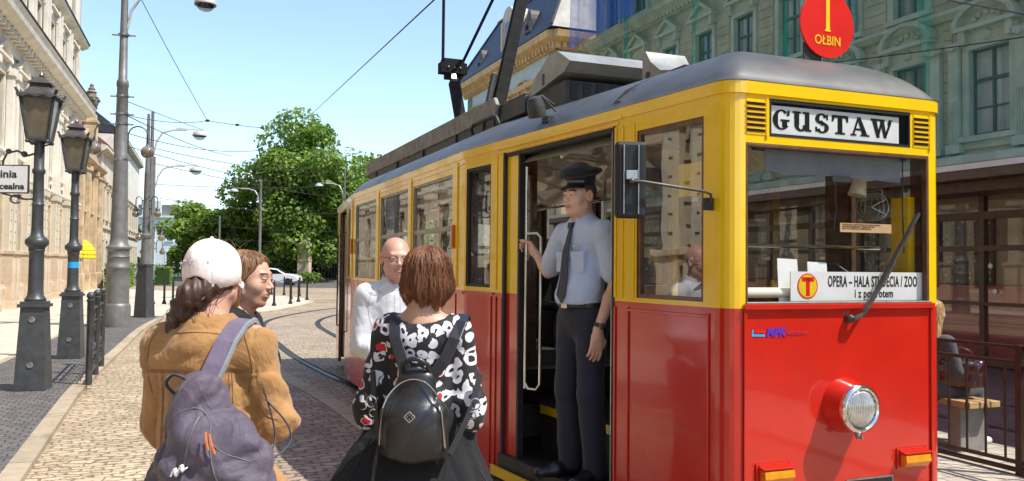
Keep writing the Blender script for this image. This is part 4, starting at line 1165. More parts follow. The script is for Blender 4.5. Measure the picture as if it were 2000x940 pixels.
for u in us:
    for s in (-.82, .82):
        p = Aq + d3 * (u + s) + n3 * .05
        cb.obox(p + Vector((0, 0, 5.6)), d3 * .13, n3 * .10, (0, 0, 1.15)); cb.obox(p + Vector((0, 0, 6.75)), d3 * .18, n3 * .15, (0, 0, .07)); cb.obox(p + Vector((0, 0, 4.4)), d3 * .18, n3 * .15, (0, 0, .1))
        for k in range(4): cb.obox(p + n3 * .105 + d3 * (-.09 + k * .06) + Vector((0, 0, 5.0)), d3 * .012, n3 * .012, (0, 0, .5))
    for k in (-1, 1): cb.lathe([(.001, 0), (.10, 0), (.08, .05), (.001, .05)], Aq + d3 * (u + k * .82) + n3 * .19 + Vector((0, 0, 6.72)), 12, axis=n3)
    cb.lathe([(.001, 0), (.14, 0), (.10, .06), (.001, .09)], Aq + d3 * u + n3 * .08 + Vector((0, 0, 6.86)), 12, axis=n3)
    for k in range(14): z = 4.2 + k * .24; cb.obox(Aq + d3 * (u + 1.075) + n3 * .012 + Vector((0, 0, z)), d3 * .12, n3 * .012, (0, 0, .105), 1)
for u in us: 
    for k in range(7): cb.obox(Aq + d3 * (u + 1.075) + n3 * .012 + Vector((0, 0, 8.0 + k * .28)), d3 * .33, n3 * .012, (0, 0, .125), 1)
inroot(cb.build('cornice', ['stucco_sage', 'stucco_sand'], net_b), net_b)
floor_windows(net_b, A, B, us, 4.67, 1.0, 1.93, ['stucco_sage', 'win_frame_blue'], top='arc', glassm='curtain_glass')
floor_windows(net_b, A, B, us, 7.85, .96, 1.81, ['stucco_sage', 'win_frame_blue'], top='tri', glassm='curtain_glass')
floor_windows(net_b, A, B, us, 11.5, 1.0, 2.1, ['stucco_sage', 'win_frame_blue'], top='flat')
floor_windows(net_b, A, B, [31.9 - s for s in bs if s < 26], .9, 1.1, 2.3, ['stucco_sage', 'win_frame_brown'], top='none', glassm='curtain_glass')
for s in (17.0, 29.2): b = MB(); p = Q(OFF - .12, s); b.tube([(p.x, p.y, .3), (p.x, p.y, 17)], .06, 8); inroot(b.build('drainpipe', ['drain'], net_b, smooth=50), net_b)
rb = MB(); rb.prism([Aq + n3 * .4 + Vector((0, 0, 17.9)), Aq - n3 * 5 + Vector((0, 0, 22)), Aq - n3 * 12 + Vector((0, 0, 17.9))], d3 * 51.9); inroot(rb.build('roof', ['slate'], net_b), net_b)

# scaffold netting: a thin woven sheet hung a little in front of the wall
def net(name, tint, dens):
    t = NT(name); t.t.nodes.remove(t.b); out = t.t.nodes['Material Output']
    tr = t.n('ShaderNodeBsdfTransparent'); df = t.n('ShaderNodeBsdfDiffuse'); df.inputs[0].default_value = (*tint, 1)
    tl = t.n('ShaderNodeBsdfTranslucent'); tl.inputs[0].default_value = (*tint, 1); ad = t.n('ShaderNodeAddShader'); t.l(df.outputs[0], ad.inputs[0]); t.l(tl.outputs[0], ad.inputs[1])
    mx = t.n('ShaderNodeMixShader'); f = t.noise(.9, 4, .6, co=t.co((1, 1, .25)))
    t.l(t.ramp(f, [(.35, (dens * .7,) * 3), (.7, (dens * 1.3,) * 3)]), mx.inputs[0]); t.l(tr.outputs[0], mx.inputs[1]); t.l(ad.outputs[0], mx.inputs[2]); t.l(mx.outputs[0], out.inputs[0]); M[name] = t.m
net('net_green', (.06, .25, .18), .22); net('net_blue', (.04, .11, .38), .62); net('net_fold', (.02, .26, .18), .42)
def sheet(name, s0, s1, z0, z1, m, off, lab, amp=.06):
    b = MB(); nu, nz = int((s1 - s0) / .35), int((z1 - z0) / .6)
    f = lambda i, j: (lambda s, z: (*Q(off + amp * math.sin(s * 2.1 + z * .3) + amp * .6 * math.sin(s * 5.3 - z * .8), s), z))(s0 + (s1 - s0) * i / nu, z0 + (z1 - z0) * j / nz)
    for i in range(nu):
        for j in range(nz): b.quad(f(i, j), f(i + 1, j), f(i + 1, j + 1), f(i, j + 1))
    return tag(b.build(name, [m], None, smooth=180), lab, 'net')
sheet('scaffold_net', -19, 31.9, 4.1, 17.5, 'net_green', 15.5, 'green scaffold netting hung over the whole ornate facade')
sheet('scaffold_net', 26.6, 32.1, 10.9, 17.5, 'net_blue', 15.3, 'deep blue netting over one upper corner of the netted facade')
# overlaps where two net widths are laced together, part of the green net
nets = [o for o in COL.objects if o.name.startswith('scaffold_net')]
for s in [13.95, 18.6, 22.9, 27.2, 10.3, 5.5]:
    b = MB()
    for k in range(20):
        z0, z1 = 4.3 + k * .66, 4.3 + (k + 1) * .66
        g = lambda z: .10 + .06 * math.sin(z * 1.3 + s * 3); h = lambda z: .12 * math.sin(z * .6 + s)
        b.quad((*Q(15.42, s + h(z0) - g(z0)), z0), (*Q(15.36, s + h(z0) + g(z0)), z0), (*Q(15.36, s + h(z1) + g(z1)), z1), (*Q(15.42, s + h(z1) - g(z1)), z1))
    b.build('net_fold', ['net_fold'], nets[0], smooth=180)

# ---- glazed brown arcade in front of it
arc_b = empty('glazed_arcade', (*Q(13.2, 10), 0), 0, 'long glazed arcade with brown frames and a white edged roof behind the tram', 'pavilion')
mat('arcade_brown', (.11, .068, .048), .45, 0, .25, 6); mat('arcade_edge', (.72, .72, .70), .4, 0, .08, 4); mat('shop_wall', (.52, .45, .34), .85, 0, .12, 2)
def slab(b, o0, o1, s0, s1, z0, z1, mi=0):
    c = Q((o0 + o1) / 2, (s0 + s1) / 2); n_, d_ = Vector((*NO, 0)), Vector((*DI, 0))
    b.obox((c.x, c.y, (z0 + z1) / 2), n_ * (o1 - o0) / 2, d_ * (s1 - s0) / 2, (0, 0, (z1 - z0) / 2), mi)
b = MB(); slab(b, 11.7, 16.3, -16, 27, 3.27, 3.36, 0); slab(b, 11.72, 16.2, -15.9, 26.9, 3.12, 3.268, 1); slab(b, 12.1, 13.0, -15.5, 26.5, 2.95, 3.118, 1)
inroot(b.build('roof', ['arcade_edge', 'arcade_brown'], arc_b), arc_b)
b = MB()
ss = np.arange(-15, 26.5, 1.42)
for s in ss: slab(b, 13.0, 13.12, s - .05, s + .05, .1, 3.1)
slab(b, 12.99, 13.13, -15.3, 26.3, .02, .12); slab(b, 12.985, 13.135, -15.3, 26.3, 2.55, 2.68); slab(b, 12.98, 13.14, -15.3, 26.3, 2.0, 2.09); slab(b, 12.97, 13.0, -15.3, 26.3, 1.05, 1.11)
inroot(b.build('frame', ['arcade_brown'], arc_b), arc_b)
b = MB(); p, q = Q(13.05, -15.3), Q(13.05, 26.3); b.quad((*p, 1.42), (*q, 1.42), (*q, 2.6), (*p, 2.6)); b.quad((*p, 2.68), (*q, 2.68), (*q, 3.1), (*p, 3.1))
inroot(b.build('glazing', ['glass_shop'], arc_b), arc_b)
b = MB(); b.quad((*p, .1), (*q, .1), (*q, 1.40), (*p, 1.40)); inroot(b.build('red_reflection_glazing', ['glass_red_reflection'], arc_b), arc_b)  # lower panes, with the red reflection painted in
b = MB()
for k in range(26):
    s = 4 + 1.42 * random.randint(0, 12) + .71 + random.uniform(-.4, .4); z = random.uniform(.6, 1.9); p = Q(13.03, s); b.lathe([(.001, 0), (.045, 0), (.045, .003), (.001, .003)], (p.x, p.y, z), 8, axis=(-NO.x, -NO.y, 0))
inroot(b.build('window_dots', ['paper'], arc_b), arc_b)

# pale wall with brown framed dotted windows inside the arcade
t = NT('dotted_glass'); vo = t.n('ShaderNodeTexVoronoi', Scale=9.0, Randomness=.7); t.l(t.co(), vo.inputs['Vector']); t.base(t.mix((.16, .19, .17), (.75, .76, .74), t.math('LESS_THAN', vo.outputs['Distance'], .24))); t.set(Roughness=.25); M['dotted_glass'] = t.m
mat('shop_wall', (.74, .66, .53), .85, 0, .1, 2)
b = MB(); slab(b, 14.35, 14.5, -15.3, 26.3, .0, 3.1, 0); inroot(b.build('back_wall', ['shop_wall'], arc_b), arc_b)
for s in np.arange(-13.6, 25, 2.84):
    b = MB(); slab(b, 14.30, 14.348, s - .62, s - .55, .3, 2.75); slab(b, 14.30, 14.348, s + .55, s + .62, .3, 2.75); slab(b, 14.30, 14.348, s - .55, s + .55, 2.67, 2.75); slab(b, 14.30, 14.348, s - .55, s + .55, .3, .42); slab(b, 14.305, 14.347, s - .035, s + .035, .42, 2.67); slab(b, 14.305, 14.347, s - .55, s - .035, 1.95, 2.02); slab(b, 14.305, 14.347, s + .035, s + .55, 1.95, 2.02)
    w_ = inroot(b.build('window', ['win_frame_brown'], arc_b), arc_b); g = MB()
    p, q = Q(14.325, s - .55), Q(14.325, s + .55); o_ = Vector(arc_b.location); g.quad((p.x, p.y, .42), (q.x, q.y, .42), (q.x, q.y, 2.67), (p.x, p.y, 2.67)); g.build('pane', ['dotted_glass'], w_)
# ------------------------------------------------------------------ trees, hedges, far things
def leafmat(name, c1, c2, c3):
    t = NT(name); t.t.nodes.remove(t.b); out = t.t.nodes['Material Output']
    gi = t.n('ShaderNodeNewGeometry')
    f = t.math('ADD', t.math('MULTIPLY', gi.outputs['Random Per Island'], .55), t.math('MULTIPLY', t.noise(.45, 3), .6))
    col = t.ramp(f, [(.25, c1), (.55, c2), (.85, c3)])
    pb = t.n('ShaderNodeBsdfPrincipled'); pb.inputs['Roughness'].default_value = .55; t.l(col, pb.inputs['Base Color'])
    tl = t.n('ShaderNodeBsdfTranslucent'); t.l(t.mix(col, (.7, 1.0, .25), .55, 'MULTIPLY'), tl.inputs[0])
    mx = t.n('ShaderNodeMixShader'); mx.inputs[0].default_value = .42; t.l(pb.outputs[0], mx.inputs[1]); t.l(tl.outputs[0], mx.inputs[2]); t.l(mx.outputs[0], out.inputs[0]); M[name] = t.m
leafmat('leaf_green', (.07, .14, .014), (.155, .26, .028), (.28, .37, .06))
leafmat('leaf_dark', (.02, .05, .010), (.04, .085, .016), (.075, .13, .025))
leafmat('leaf_lime', (.09, .17, .018), (.18, .29, .03), (.29, .39, .07))
mat('bark', (.09, .07, .05), .9, 0, .3, 6, .8, 20, .03)
def leaves(b, c, rad, n, size, rng, squash=1.0):
    """n leaf faces on and in a ragged clump"""
    for _ in range(n):
        v = rng.normal(size=3); v /= np.linalg.norm(v) + 1e-9
        r = rng.uniform(.45, 1.08) ** .6
        p = np.array(c) + v * np.array(rad) * r
        nr = v * .8 + rng.normal(size=3) * .55 + np.array([0, 0, .45]); nr /= np.linalg.norm(nr)
        a = np.cross(nr, rng.normal(size=3)); a /= np.linalg.norm(a) + 1e-9; q = np.cross(nr, a)
        s = size * rng.uniform(.6, 1.35); l = s * rng.uniform(1.1, 1.7)
        b.add([p - a * s * .5, p - q * l * .25 + nr * s * .12, p + a * s * .5, p + q * l * .55 - nr * s * .1], [(0, 1, 2, 3)])
def tree(name, loc, h, cr, lab, m='leaf_green', lobes=26, n=260, size=.42, trunk=.35, seed=1, base=.22, group=None, cat='tree'):
    rng = np.random.default_rng(seed); root = empty(name, loc, 0, lab, cat, group)
    zb = h * base; cz = (h + zb) / 2; rz = (h - zb) / 2
    b = MB(); cl = []
    for k in range(lobes):
        for _ in range(20):
            v = rng.normal(size=3); v /= np.linalg.norm(v); rr = rng.uniform(.35, .88)
            p = np.array([v[0] * cr * rr * .9, v[1] * cr * rr * .9, cz + v[2] * rz * rr])
            wz = (p[2] - zb) / (h - zb)
            if math.hypot(p[0], p[1]) < cr * (1.02 - .62 * max(0, wz - .58)) : break
        s = rng.uniform(.20, .36) * min(cr, rz) * 1.05; cl.append((p, s))
        leaves(b, p, (s * 1.15, s * 1.15, s * .85), n, size, rng)
    tb = MB(); P = [Vector((0, 0, 0)), Vector((.1, .05, h * .15)), Vector((-.05, .1, h * .35)), Vector((.1, 0, h * .6)), Vector((0, 0, h * .8))]
    tb.tube(P, [trunk * 1.25, trunk, trunk * .8, trunk * .5, trunk * .2], 10)
    for p, s in cl[::2]:
        q = Vector(p); a = Vector((0, 0, h * rng.uniform(.2, .5))); mid_ = a.lerp(q, .5) + Vector((0, 0, -.3)); tb.tube([a, mid_, q], [trunk * .35, trunk * .2, trunk * .06], 6)
    tb.build('trunk', ['bark'], root, smooth=60); b.build('crown', [m], root)
    return root
tree('broadleaf_tree', (-19.0, 76, 0), 15.6, 6.6, 'tallest broad leafy tree, bright green and rounded, above the white car', 'leaf_green', 52, 620, .30, .4, 3, .06)
tree('broadleaf_tree', (-12.6, 84, 0), 13.8, 5.6, 'sparser pale green tree standing just left of the tram roof', 'leaf_lime', 34, 420, .30, .35, 5, .1)
tree('broadleaf_tree', (-26.0, 79, 0), 9.6, 4.2, 'lower mid green tree at the left foot of the tall one', 'leaf_green', 26, 460, .28, .3, 8, .03)
tree('broadleaf_tree', (-31.0, 81, 0), 8.2, 3.4, 'small bright tree nearest the white villa', 'leaf_lime', 18, 420, .27, .25, 9, .03)
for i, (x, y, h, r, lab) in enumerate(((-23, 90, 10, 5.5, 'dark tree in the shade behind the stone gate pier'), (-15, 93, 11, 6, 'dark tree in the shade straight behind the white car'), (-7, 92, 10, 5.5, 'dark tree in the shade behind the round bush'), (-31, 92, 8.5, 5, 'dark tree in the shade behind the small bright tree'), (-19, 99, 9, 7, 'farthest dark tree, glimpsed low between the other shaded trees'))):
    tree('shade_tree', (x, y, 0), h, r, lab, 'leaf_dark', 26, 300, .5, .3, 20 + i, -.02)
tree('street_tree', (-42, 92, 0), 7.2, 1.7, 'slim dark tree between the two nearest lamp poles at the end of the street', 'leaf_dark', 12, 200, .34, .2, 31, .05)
tree('street_tree', (-49, 98, 0), 6.5, 2.2, 'yellow green shrubby tree behind the big grey pole', 'leaf_lime', 12, 180, .34, .2, 33, .0)
def bush(name, loc, rx, ry, h, lab, m, seed, n=1500, size=.16, cat='bush'):
    rng = np.random.default_rng(seed); root = empty(name, loc, 0, lab, cat); b = MB()
    for k in range(10):
        a = rng.uniform(0, 6.28); rr = rng.uniform(0, .55)
        leaves(b, (rx * rr * math.cos(a), ry * rr * math.sin(a), h * rng.uniform(.4, .62)), (rx * .55, ry * .55, h * .45), n // 10, size, rng)
    b.build('foliage', [m], root); t = MB(); t.tube([(0, 0, 0), (0, 0, h * .5)], [.08, .05], 6); t.build('stem', ['bark'], root)
bush('round_bush', (-12.0, 68, 0), 1.5, 1.4, 2.3, 'round clipped bright green bush beside the rear of the tram', 'leaf_lime', 41, 2600, .17)
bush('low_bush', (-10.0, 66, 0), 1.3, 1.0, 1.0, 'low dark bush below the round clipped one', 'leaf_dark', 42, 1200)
bush('low_bush', (-13.2, 70.5, 0), 1.0, .8, 1.1, 'small light green shrub right of the gate pier', 'leaf_lime', 43, 1000)
bush('low_bush', (-17.5, 71, 0), 1.6, .8, 1.0, 'low shrub at the foot of the gate pier', 'leaf_green', 44, 1000)
def hedge(c, d, L, w_, h, lab, seed):
    rng = np.random.default_rng(seed); root = empty('hedge', (*c, 0), math.atan2(d.y, d.x), lab, 'hedge'); b = MB()
    for k in range(int(L * 260)):
        p = np.array([rng.uniform(-L / 2, L / 2), rng.uniform(-w_ / 2, w_ / 2), rng.uniform(.05, h)])
        f = rng.integers(0, 3)
        if f == 0: p[2] = h + rng.normal() * .03
        elif f == 1: p[1] = -w_ / 2 + rng.normal() * .03
        else: p[1] = w_ / 2 + rng.normal() * .03
        leaves(b, p, (.05, .05, .05), 1, .12, rng)
    b.build('foliage', ['leaf_lime'], root); t = MB(); t.box((-L / 2 + .05, -w_ / 2 + .06, 0), (L / 2 - .05, w_ / 2 - .06, h - .08)); t.build('branches', ['leaf_dark'], root)
hedge(FA(27.2) + NL * 1.3, U, 7, 1.1, 1.55, 'clipped green hedge in front of the pale weathered house', 51)
hedge(FA(36) + NL * 3.5, U, 3, 1.0, 1.3, 'yellow green hedge just right of the big grey pole base', 52)
# gate pier
b = MB(); b.box((-.62, -.62, 0), (.62, .62, .5)); b.box((-.5, -.5, .5), (.5, .5, 3.2)); b.box((-.66, -.66, 3.2), (.66, .66, 3.42)); b.lathe([(.62, 3.42), (.30, 3.8), (.2, 3.95), (.32, 4.1), (.32, 4.3), (.18, 4.45), (.24, 4.6), (.1, 4.8), (.01, 4.95)], (0, 0, 0), 12); b.box((-.54, -.54, 1.9), (.54, .54, 2.0))
o = b.build('gate_pier', ['stone_warm'], None, bevel=.03); o.location = (-18.0, 73, 0); tag(o, 'weathered stone gate pier with a finial behind the white car', 'gate pier')
b = MB()
for k in range(60): b.box((k * .28 - 8.4, -.02, .1), (k * .28 - 8.36, .02, 1.6))
b.box((-8.5, -.03, .3), (8.5, .03, .36)); b.box((-8.5, -.03, 1.4), (8.5, .03, 1.46))
o = b.build('park_railing', ['black_paint']); o.location = (-27.4, 74, 0); tag(o, 'dark iron park railing left of the stone gate pier', 'railing')
o = o.copy(); COL.objects.link(o); o.location = (-8.6, 74, 0); tag(o, 'dark iron park railing right of the stone gate pier', 'railing')
# white villa in the distance
vl = empty('villa', (-58.0, 135, 0), 0, 'white villa with a grey roof glimpsed far behind the plaza bollards', 'building')
us = [1.5, 4.5, 7.5]; hol = [(u - .5, u + .5, z, z + 1.9) for u in us for z in (1.5, 5.2)] 
w_ = MB(); w_.panel((-4.5, 0), (4.5, 0), 0, 9.0, hol, .3); w_.panel((-4.5, 9), (-4.5, 0), 0, 9.0, [], .3); w_.panel((4.5, 0), (4.5, 9), 0, 9.0, [], .3); w_.build('wall', ['villa_white'], vl)
vA, vB = (-62.5, 135), (-53.5, 135)
floor_windows(vl, vA, vB, us, 1.5, 1.0, 1.9, ['villa_white', 'win_frame_dark'], top='none'); floor_windows(vl, vA, vB, us, 5.2, 1.0, 1.9, ['villa_white', 'win_frame_dark'], top='none')
r = MB(); r.box((-4.8, -.5, 8.9), (4.8, 9.3, 9.2), 1); r.prism([(-4.6, 0, 9.2), (4.6, 0, 9.2), (3.2, 0, 11), (-3.2, 0, 11)], (0, 9, 0), 0); r.box((-1.6, -.2, 9.2), (1.6, .4, 11.6), 1); r.build('roof', ['grey_roof_lit_slope', 'villa_white'], vl)

# ---- corner house with the slate mansard
mh = empty('mansard_house', (*Q(20, 44), 0), 0, 'cream and ochre corner house with a dark slate mansard behind the tram roof', 'building')
A, B = Q(20, 59.3), Q(20, 43.4); C_ = Q(33, 43.4)
L = 15.9; us = [2.0, 5.0, 8.0, 11.0, 14.0]; fl = [(3.6 + 3.3 * k) for k in range(3)]
hol = [(u - .55, u + .55, z, z + 2) for u in us for z in fl]
w_ = MB(); w_.panel(A, B, 0, 14.2, hol, .3, zmat=[(0, 0), (13.0, 1)]); w_.panel(B, C_, 0, 14.2, [(u - .55, u + .55, z, z + 2) for u in (2.5, 5.5, 8.5) for z in fl], .3, zmat=[(0, 0), (13.0, 1)])
w_.panel(C_, Q(33, 59.3), 0, 14.2, [], .3); w_.panel(Q(33, 59.3), A, 0, 14.2, [], .3)
inroot(w_.build('wall', ['stucco_cream', 'blue_frieze'], mh), mh)
c = MB()
for a_, b_ in ((A, B), (B, C_)):
    cornice(c, a_, b_, 14.1, [(.002, 0), (.2, 0), (.3, .3), (.8, .55), (.9, .9), (.002, 1.1)], 0, .4); cornice(c, a_, b_, 12.6, [(.002, 0), (.25, .05), (.3, .35), (.002, .45)], 0, .1); dentils(c, a_, b_, 14.15, .2, .3, .45, .5, 0)
    cornice(c, a_, b_, 9.6, [(.002, 0), (.2, .05), (.2, .3), (.002, .4)], 0, .1)
inroot(c.build('cornice', ['ochre_trim'], mh), mh)
c = MB(); Aq, d3, n3, _ = wall_frame(A, B)
for u in (.5, 15.2): c = MB(); c.obox(Aq + d3 * u + n3 * .03 + Vector((0, 0, 13.55)), d3 * .45, n3 * .03, (0, 0, .45)); inroot(c.build('frieze_panel', ['green_frieze'], mh), mh)
c = MB(); Bq, e3, m3, _ = wall_frame(B, C_); c.obox(Bq + e3 * 1.1 + m3 * .03 + Vector((0, 0, 13.55)), e3 * .9, m3 * .03, (0, 0, .45))
inroot(c.build('frieze_panel', ['green_frieze'], mh), mh)
for (a_, b_, uu) in ((A, B, us), (B, C_, [2.5, 5.5, 8.5])):
    for z in fl: floor_windows(mh, a_, b_, uu, z, 1.1, 2.0, ['ochre_trim', 'win_frame_brown'], top='arc' if z > 9 else 'flat')
# mansard: steep lower slopes all round
r = MB(); e = [Q(19.3, 60), Q(19.3, 42.7), Q(33.7, 42.7), Q(33.7, 60)]; t_ = [Q(21.6, 57.2), Q(21.6, 45.2), Q(31.4, 45.2), Q(31.4, 57.2)]
for i in range(4):
    j = (i + 1) % 4; r.quad((*e[i], 15.2), (*e[j], 15.2), (*t_[j], 19.4), (*t_[i], 19.4), 1 if i == 1 else 0)  # slope facing the camera coloured paler, its sunlight painted in
r.poly([(*q, 19.4) for q in t_], 0); r.poly([(*q, 15.2) for q in e][::-1], 0)
for i in range(4):
    j = (i + 1) % 4; r.tube([(*t_[i], 19.45), (*t_[j], 19.45)], .14, 6, 2); r.tube([(*e[i], 15.3), (*t_[i], 19.45)], .08, 6, 2)
inroot(r.build('roof', ['slate', 'grey_roof_lit_slope', 'lead'], mh), mh)
def dormer(u, wd, m, z0=15.2, z1=17.9, side=0):
    q, dd, nn, _ = wall_frame(A, B) if side == 0 else wall_frame(B, C_)
    b = MB(); P = lambda x, y, z: q + dd * (u + x) + nn * y + Vector((0, 0, z))
    pts = [(-wd, z0), (wd, z0), (wd, z1 - .5)] + [(wd * math.cos(a), z1 - .5 + .9 * math.sin(a)) for a in np.linspace(.3, math.pi - .3, 8)] + [(-wd, z1 - .5)]
    b.prism([P(x, .25, z) for x, z in pts], -nn * 2.4, 0)
    b.obox(P(0, .26, z1 - 1.35), dd * wd * .45, nn * .02, (0, 0, .75), 1); b.obox(P(0, .29, z0 + .1), dd * wd * 1.2, nn * .1, (0, 0, .1), 0)
    for s in (-1, 1): b.obox(P(s * wd * .8, .3, (z0 + z1) / 2 - .2), dd * wd * .16, nn * .08, (0, 0, (z1 - z0) / 2 - .3), 0)
    inroot(b.build('dormer', [m, 'window_glass'], mh, bevel=.02), mh)
dormer(8.6, .95, 'stucco_cream', 15.2, 18.2); dormer(5.0, .9, 'slate', 15.6, 17.6, 1); dormer(3.4, .34, 'lead', 15.5, 16.6); dormer(12.2, .34, 'lead', 15.9, 17.0)
r = MB(); r.box((-.4, -.4, 18.5), (.4, .4, 20.6)); r.box((-.5, -.5, 20.6), (.5, .5, 20.8)); o = r.build('chimney', ['stucco_white'], mh); p = Q(23.5, 52); o.location = Vector((p.x, p.y, 0)) - Vector(mh.location)
# ------------------------------------------------------------------ street furniture
mat('iron_grey', (.075, .082, .088), .45, .3, .25, 7, .15, 60, .002, rv=.2)
mat('pole_grey', (.20, .20, .195), .5, .3, .2, 5, .15, 60, .002, rv=.2)
mat('lamp_roof', (.13, .115, .105), .4, .5, .3, 9, .1, 60)
mat('wire_black', (.03, .03, .03), .6)
mat('lamp_white', (.55, .55, .53), .35, .2, .1, 5)
mat('rail_brown', (.045, .022, .017), .45, .2, .3, 10)
mat('bench_wood', (.42, .27, .12), .6, 0, .25, 9)
mat('concrete', (.24, .23, .21), .85, 0, .2, 4, .3, 60)
t = NT('smoky_glass'); t.base(t.ramp(t.noise(3, 4), [(.3, (.16, .135, .095)), (.7, (.30, .26, .19))])); t.set(Roughness=.12, Transmission_Weight=.35, IOR=1.3); M['smoky_glass'] = t.m
t = NT('globe'); t.base(t.ramp(t.noise(4, 3), [(.3, (.10, .075, .05)), (.7, (.24, .2, .15))])); t.set(Roughness=.08, Coat_Weight=1.0); M['globe'] = t.m

def box_base(b, w0, w1, h, mi=0):
    b.add([(s * w / 2, t * w / 2, z) for w, z in ((w0, 0), (w1, h)) for s, t in ((-1, -1), (1, -1), (1, 1), (-1, 1))], [(0, 3, 2, 1), (4, 5, 6, 7), (0, 1, 5, 4), (1, 2, 6, 5), (2, 3, 7, 6), (3, 0, 4, 7)], mi)
def lantern_lamp(loc, rz, lab):
    r = empty('street_lantern', loc, rz, lab, 'street lamp', 'old style street lanterns on the pavement')
    b = MB(); box_base(b, .36, .27, 1.03); b.box((-.165, -.165, 1.03), (.165, .165, 1.07)); b.box((-.14, -.14, 1.07), (.14, .14, 1.10))
    for sx in (-1, 1):
        for z in np.linspace(.15, .95, 7): b.ball((sx * (.165 - .04 * z), -.175 + .043 * z, z), .008, 6, 4); 
    bs = b.build('base', ['iron_grey'], r, bevel=.006)
    for z in (.32, .88): b = MB(); b.lathe([(.038, 0), (.038, .012), (.022, .014), (.020, .004)], (0, -.18 + .0437 * z, z), 14, axis=(0, -1, .05)); b.build('lock', ['steel'], bs, smooth=40)
    b = MB(); b.lathe([(.12, 1.10), (.125, 1.13), (.095, 1.17), (.088, 1.24), (.085, 1.60), (.085, 1.72), (.098, 1.74), (.092, 1.76), (.10, 1.78), (.135, 1.82), (.135, 1.87), (.105, 1.90), (.075, 1.93), (.068, 2.0), (.066, 2.3), (.076, 2.32), (.064, 2.34), (.06, 2.7), (.075, 2.72), (.075, 2.76), (.06, 2.78), (.06, 3.0), (.055, 3.16)], (0, 0, 0), 20)
    b.build('post', ['iron_grey'], r, smooth=45)
    b = MB(); zb, zt, wb, wt = 3.14, 3.66, .115, .188
    c4 = [(-1, -1), (1, -1), (1, 1), (-1, 1)]
    for s, t_ in c4: b.bar((s * wb, t_ * wb, zb), (s * wt, t_ * wt, zt), .028, .028)
    for z, wd in ((zb, wb), (zt, wt)):
        for i in range(4): (s, t_), (s2, t2) = c4[i], c4[(i + 1) % 4]; b.bar((s * wd, t_ * wd, z), (s2 * wd, t2 * wd, z), .03, .03)
    b.box((-wb - .01, -wb - .01, zb - .03), (wb + .01, wb + .01, zb - .012))
    for s, t_ in c4:
        b.ball((s * wb, t_ * wb, zb - .03), .026, 8, 6); b.bar((s * wt, t_ * wt, zt), (s * (wt + .045), t_ * (wt + .045), zt + .09), .03, .02)
        b.tube([(0, 0, 3.05), (s * .1, t_ * .1, 3.1), (s * wb * .9, t_ * wb * .9, zb)], .012, 5)
    hd = b.build('lantern_frame', ['iron_grey'], r)
    g = MB()
    for i in range(4): (s, t_), (s2, t2) = c4[i], c4[(i + 1) % 4]; g.quad((s * wb * .98, t_ * wb * .98, zb), (s2 * wb * .98, t2 * wb * .98, zb), (s2 * wt * .98, t2 * wt * .98, zt), (s * wt * .98, t_ * wt * .98, zt))
    g.build('glass', ['smoky_glass'], hd)
    b = MB(); prof = [(wt + .035, zt + .012), (wt * .82, zt + .06), (wt * .62, zt + .125), (wt * .52, zt + .165), (wt * .50, zt + .18)]
    for (w0, z0), (w1, z1) in zip(prof, prof[1:]):
        for i in range(4): (s, t_), (s2, t2) = c4[i], c4[(i + 1) % 4]; b.quad((s * w0, t_ * w0, z0), (s2 * w0, t2 * w0, z0), (s2 * w1, t2 * w1, z1), (s * w1, t_ * w1, z1))
    for i in range(4):    # scalloped skirt
        (s, t_), (s2, t2) = c4[i], c4[(i + 1) % 4]
        for k in range(6):
            u0, u1 = k / 6, (k + 1) / 6; w_ = wt + .04; P = lambda u, z: ((s + (s2 - s) * u) * w_, (t_ + (t2 - t_) * u) * w_, z)
            dz = lambda u: zt + .02 - .035 * abs(math.sin(u * 3 * math.pi)); b.quad(P(u0, dz(u0)), P(u1, dz(u1)), P(u1, zt + .03), P(u0, zt + .03))
    box_ = [(.095, zt + .175), (.135, zt + .185), (.07, zt + .25), (.035, zt + .27), (.02, zt + .28)]
    for (w0, z0), (w1, z1) in zip(box_, box_[1:]):
        for i in range(4): (s, t_), (s2, t2) = c4[i], c4[(i + 1) % 4]; b.quad((s * w0, t_ * w0, z0), (s2 * w0, t2 * w0, z0), (s2 * w1, t2 * w1, z1), (s * w1, t_ * w1, z1))
    b.box((-.11, -.11, zt + .168), (.11, .11, zt + .174)); b.lathe([(.02, 0), (.032, .03), (.015, .06), (.004, .085)], (0, 0, zt + .27), 8)
    b.build('lantern_roof', ['lamp_roof'], r)
    return r
lantern_lamp((-5.99, 10.6, .05), R(16), 'street lantern carrying the white street sign, the larger looking of the two')
lantern_lamp((-7.34, 14.08, .05), R(16), 'second street lantern, behind the short railing, with a small blue sticker on its post')
b = MB(); b.lathe([(.087, 0), (.087, .1)], (-7.34, 14.08, 1.55), 20); o = b.build('sticker', ['logo_blue'], None, smooth=40); tag(o, 'small blue sticker wrapped round the second lantern post', 'sticker')
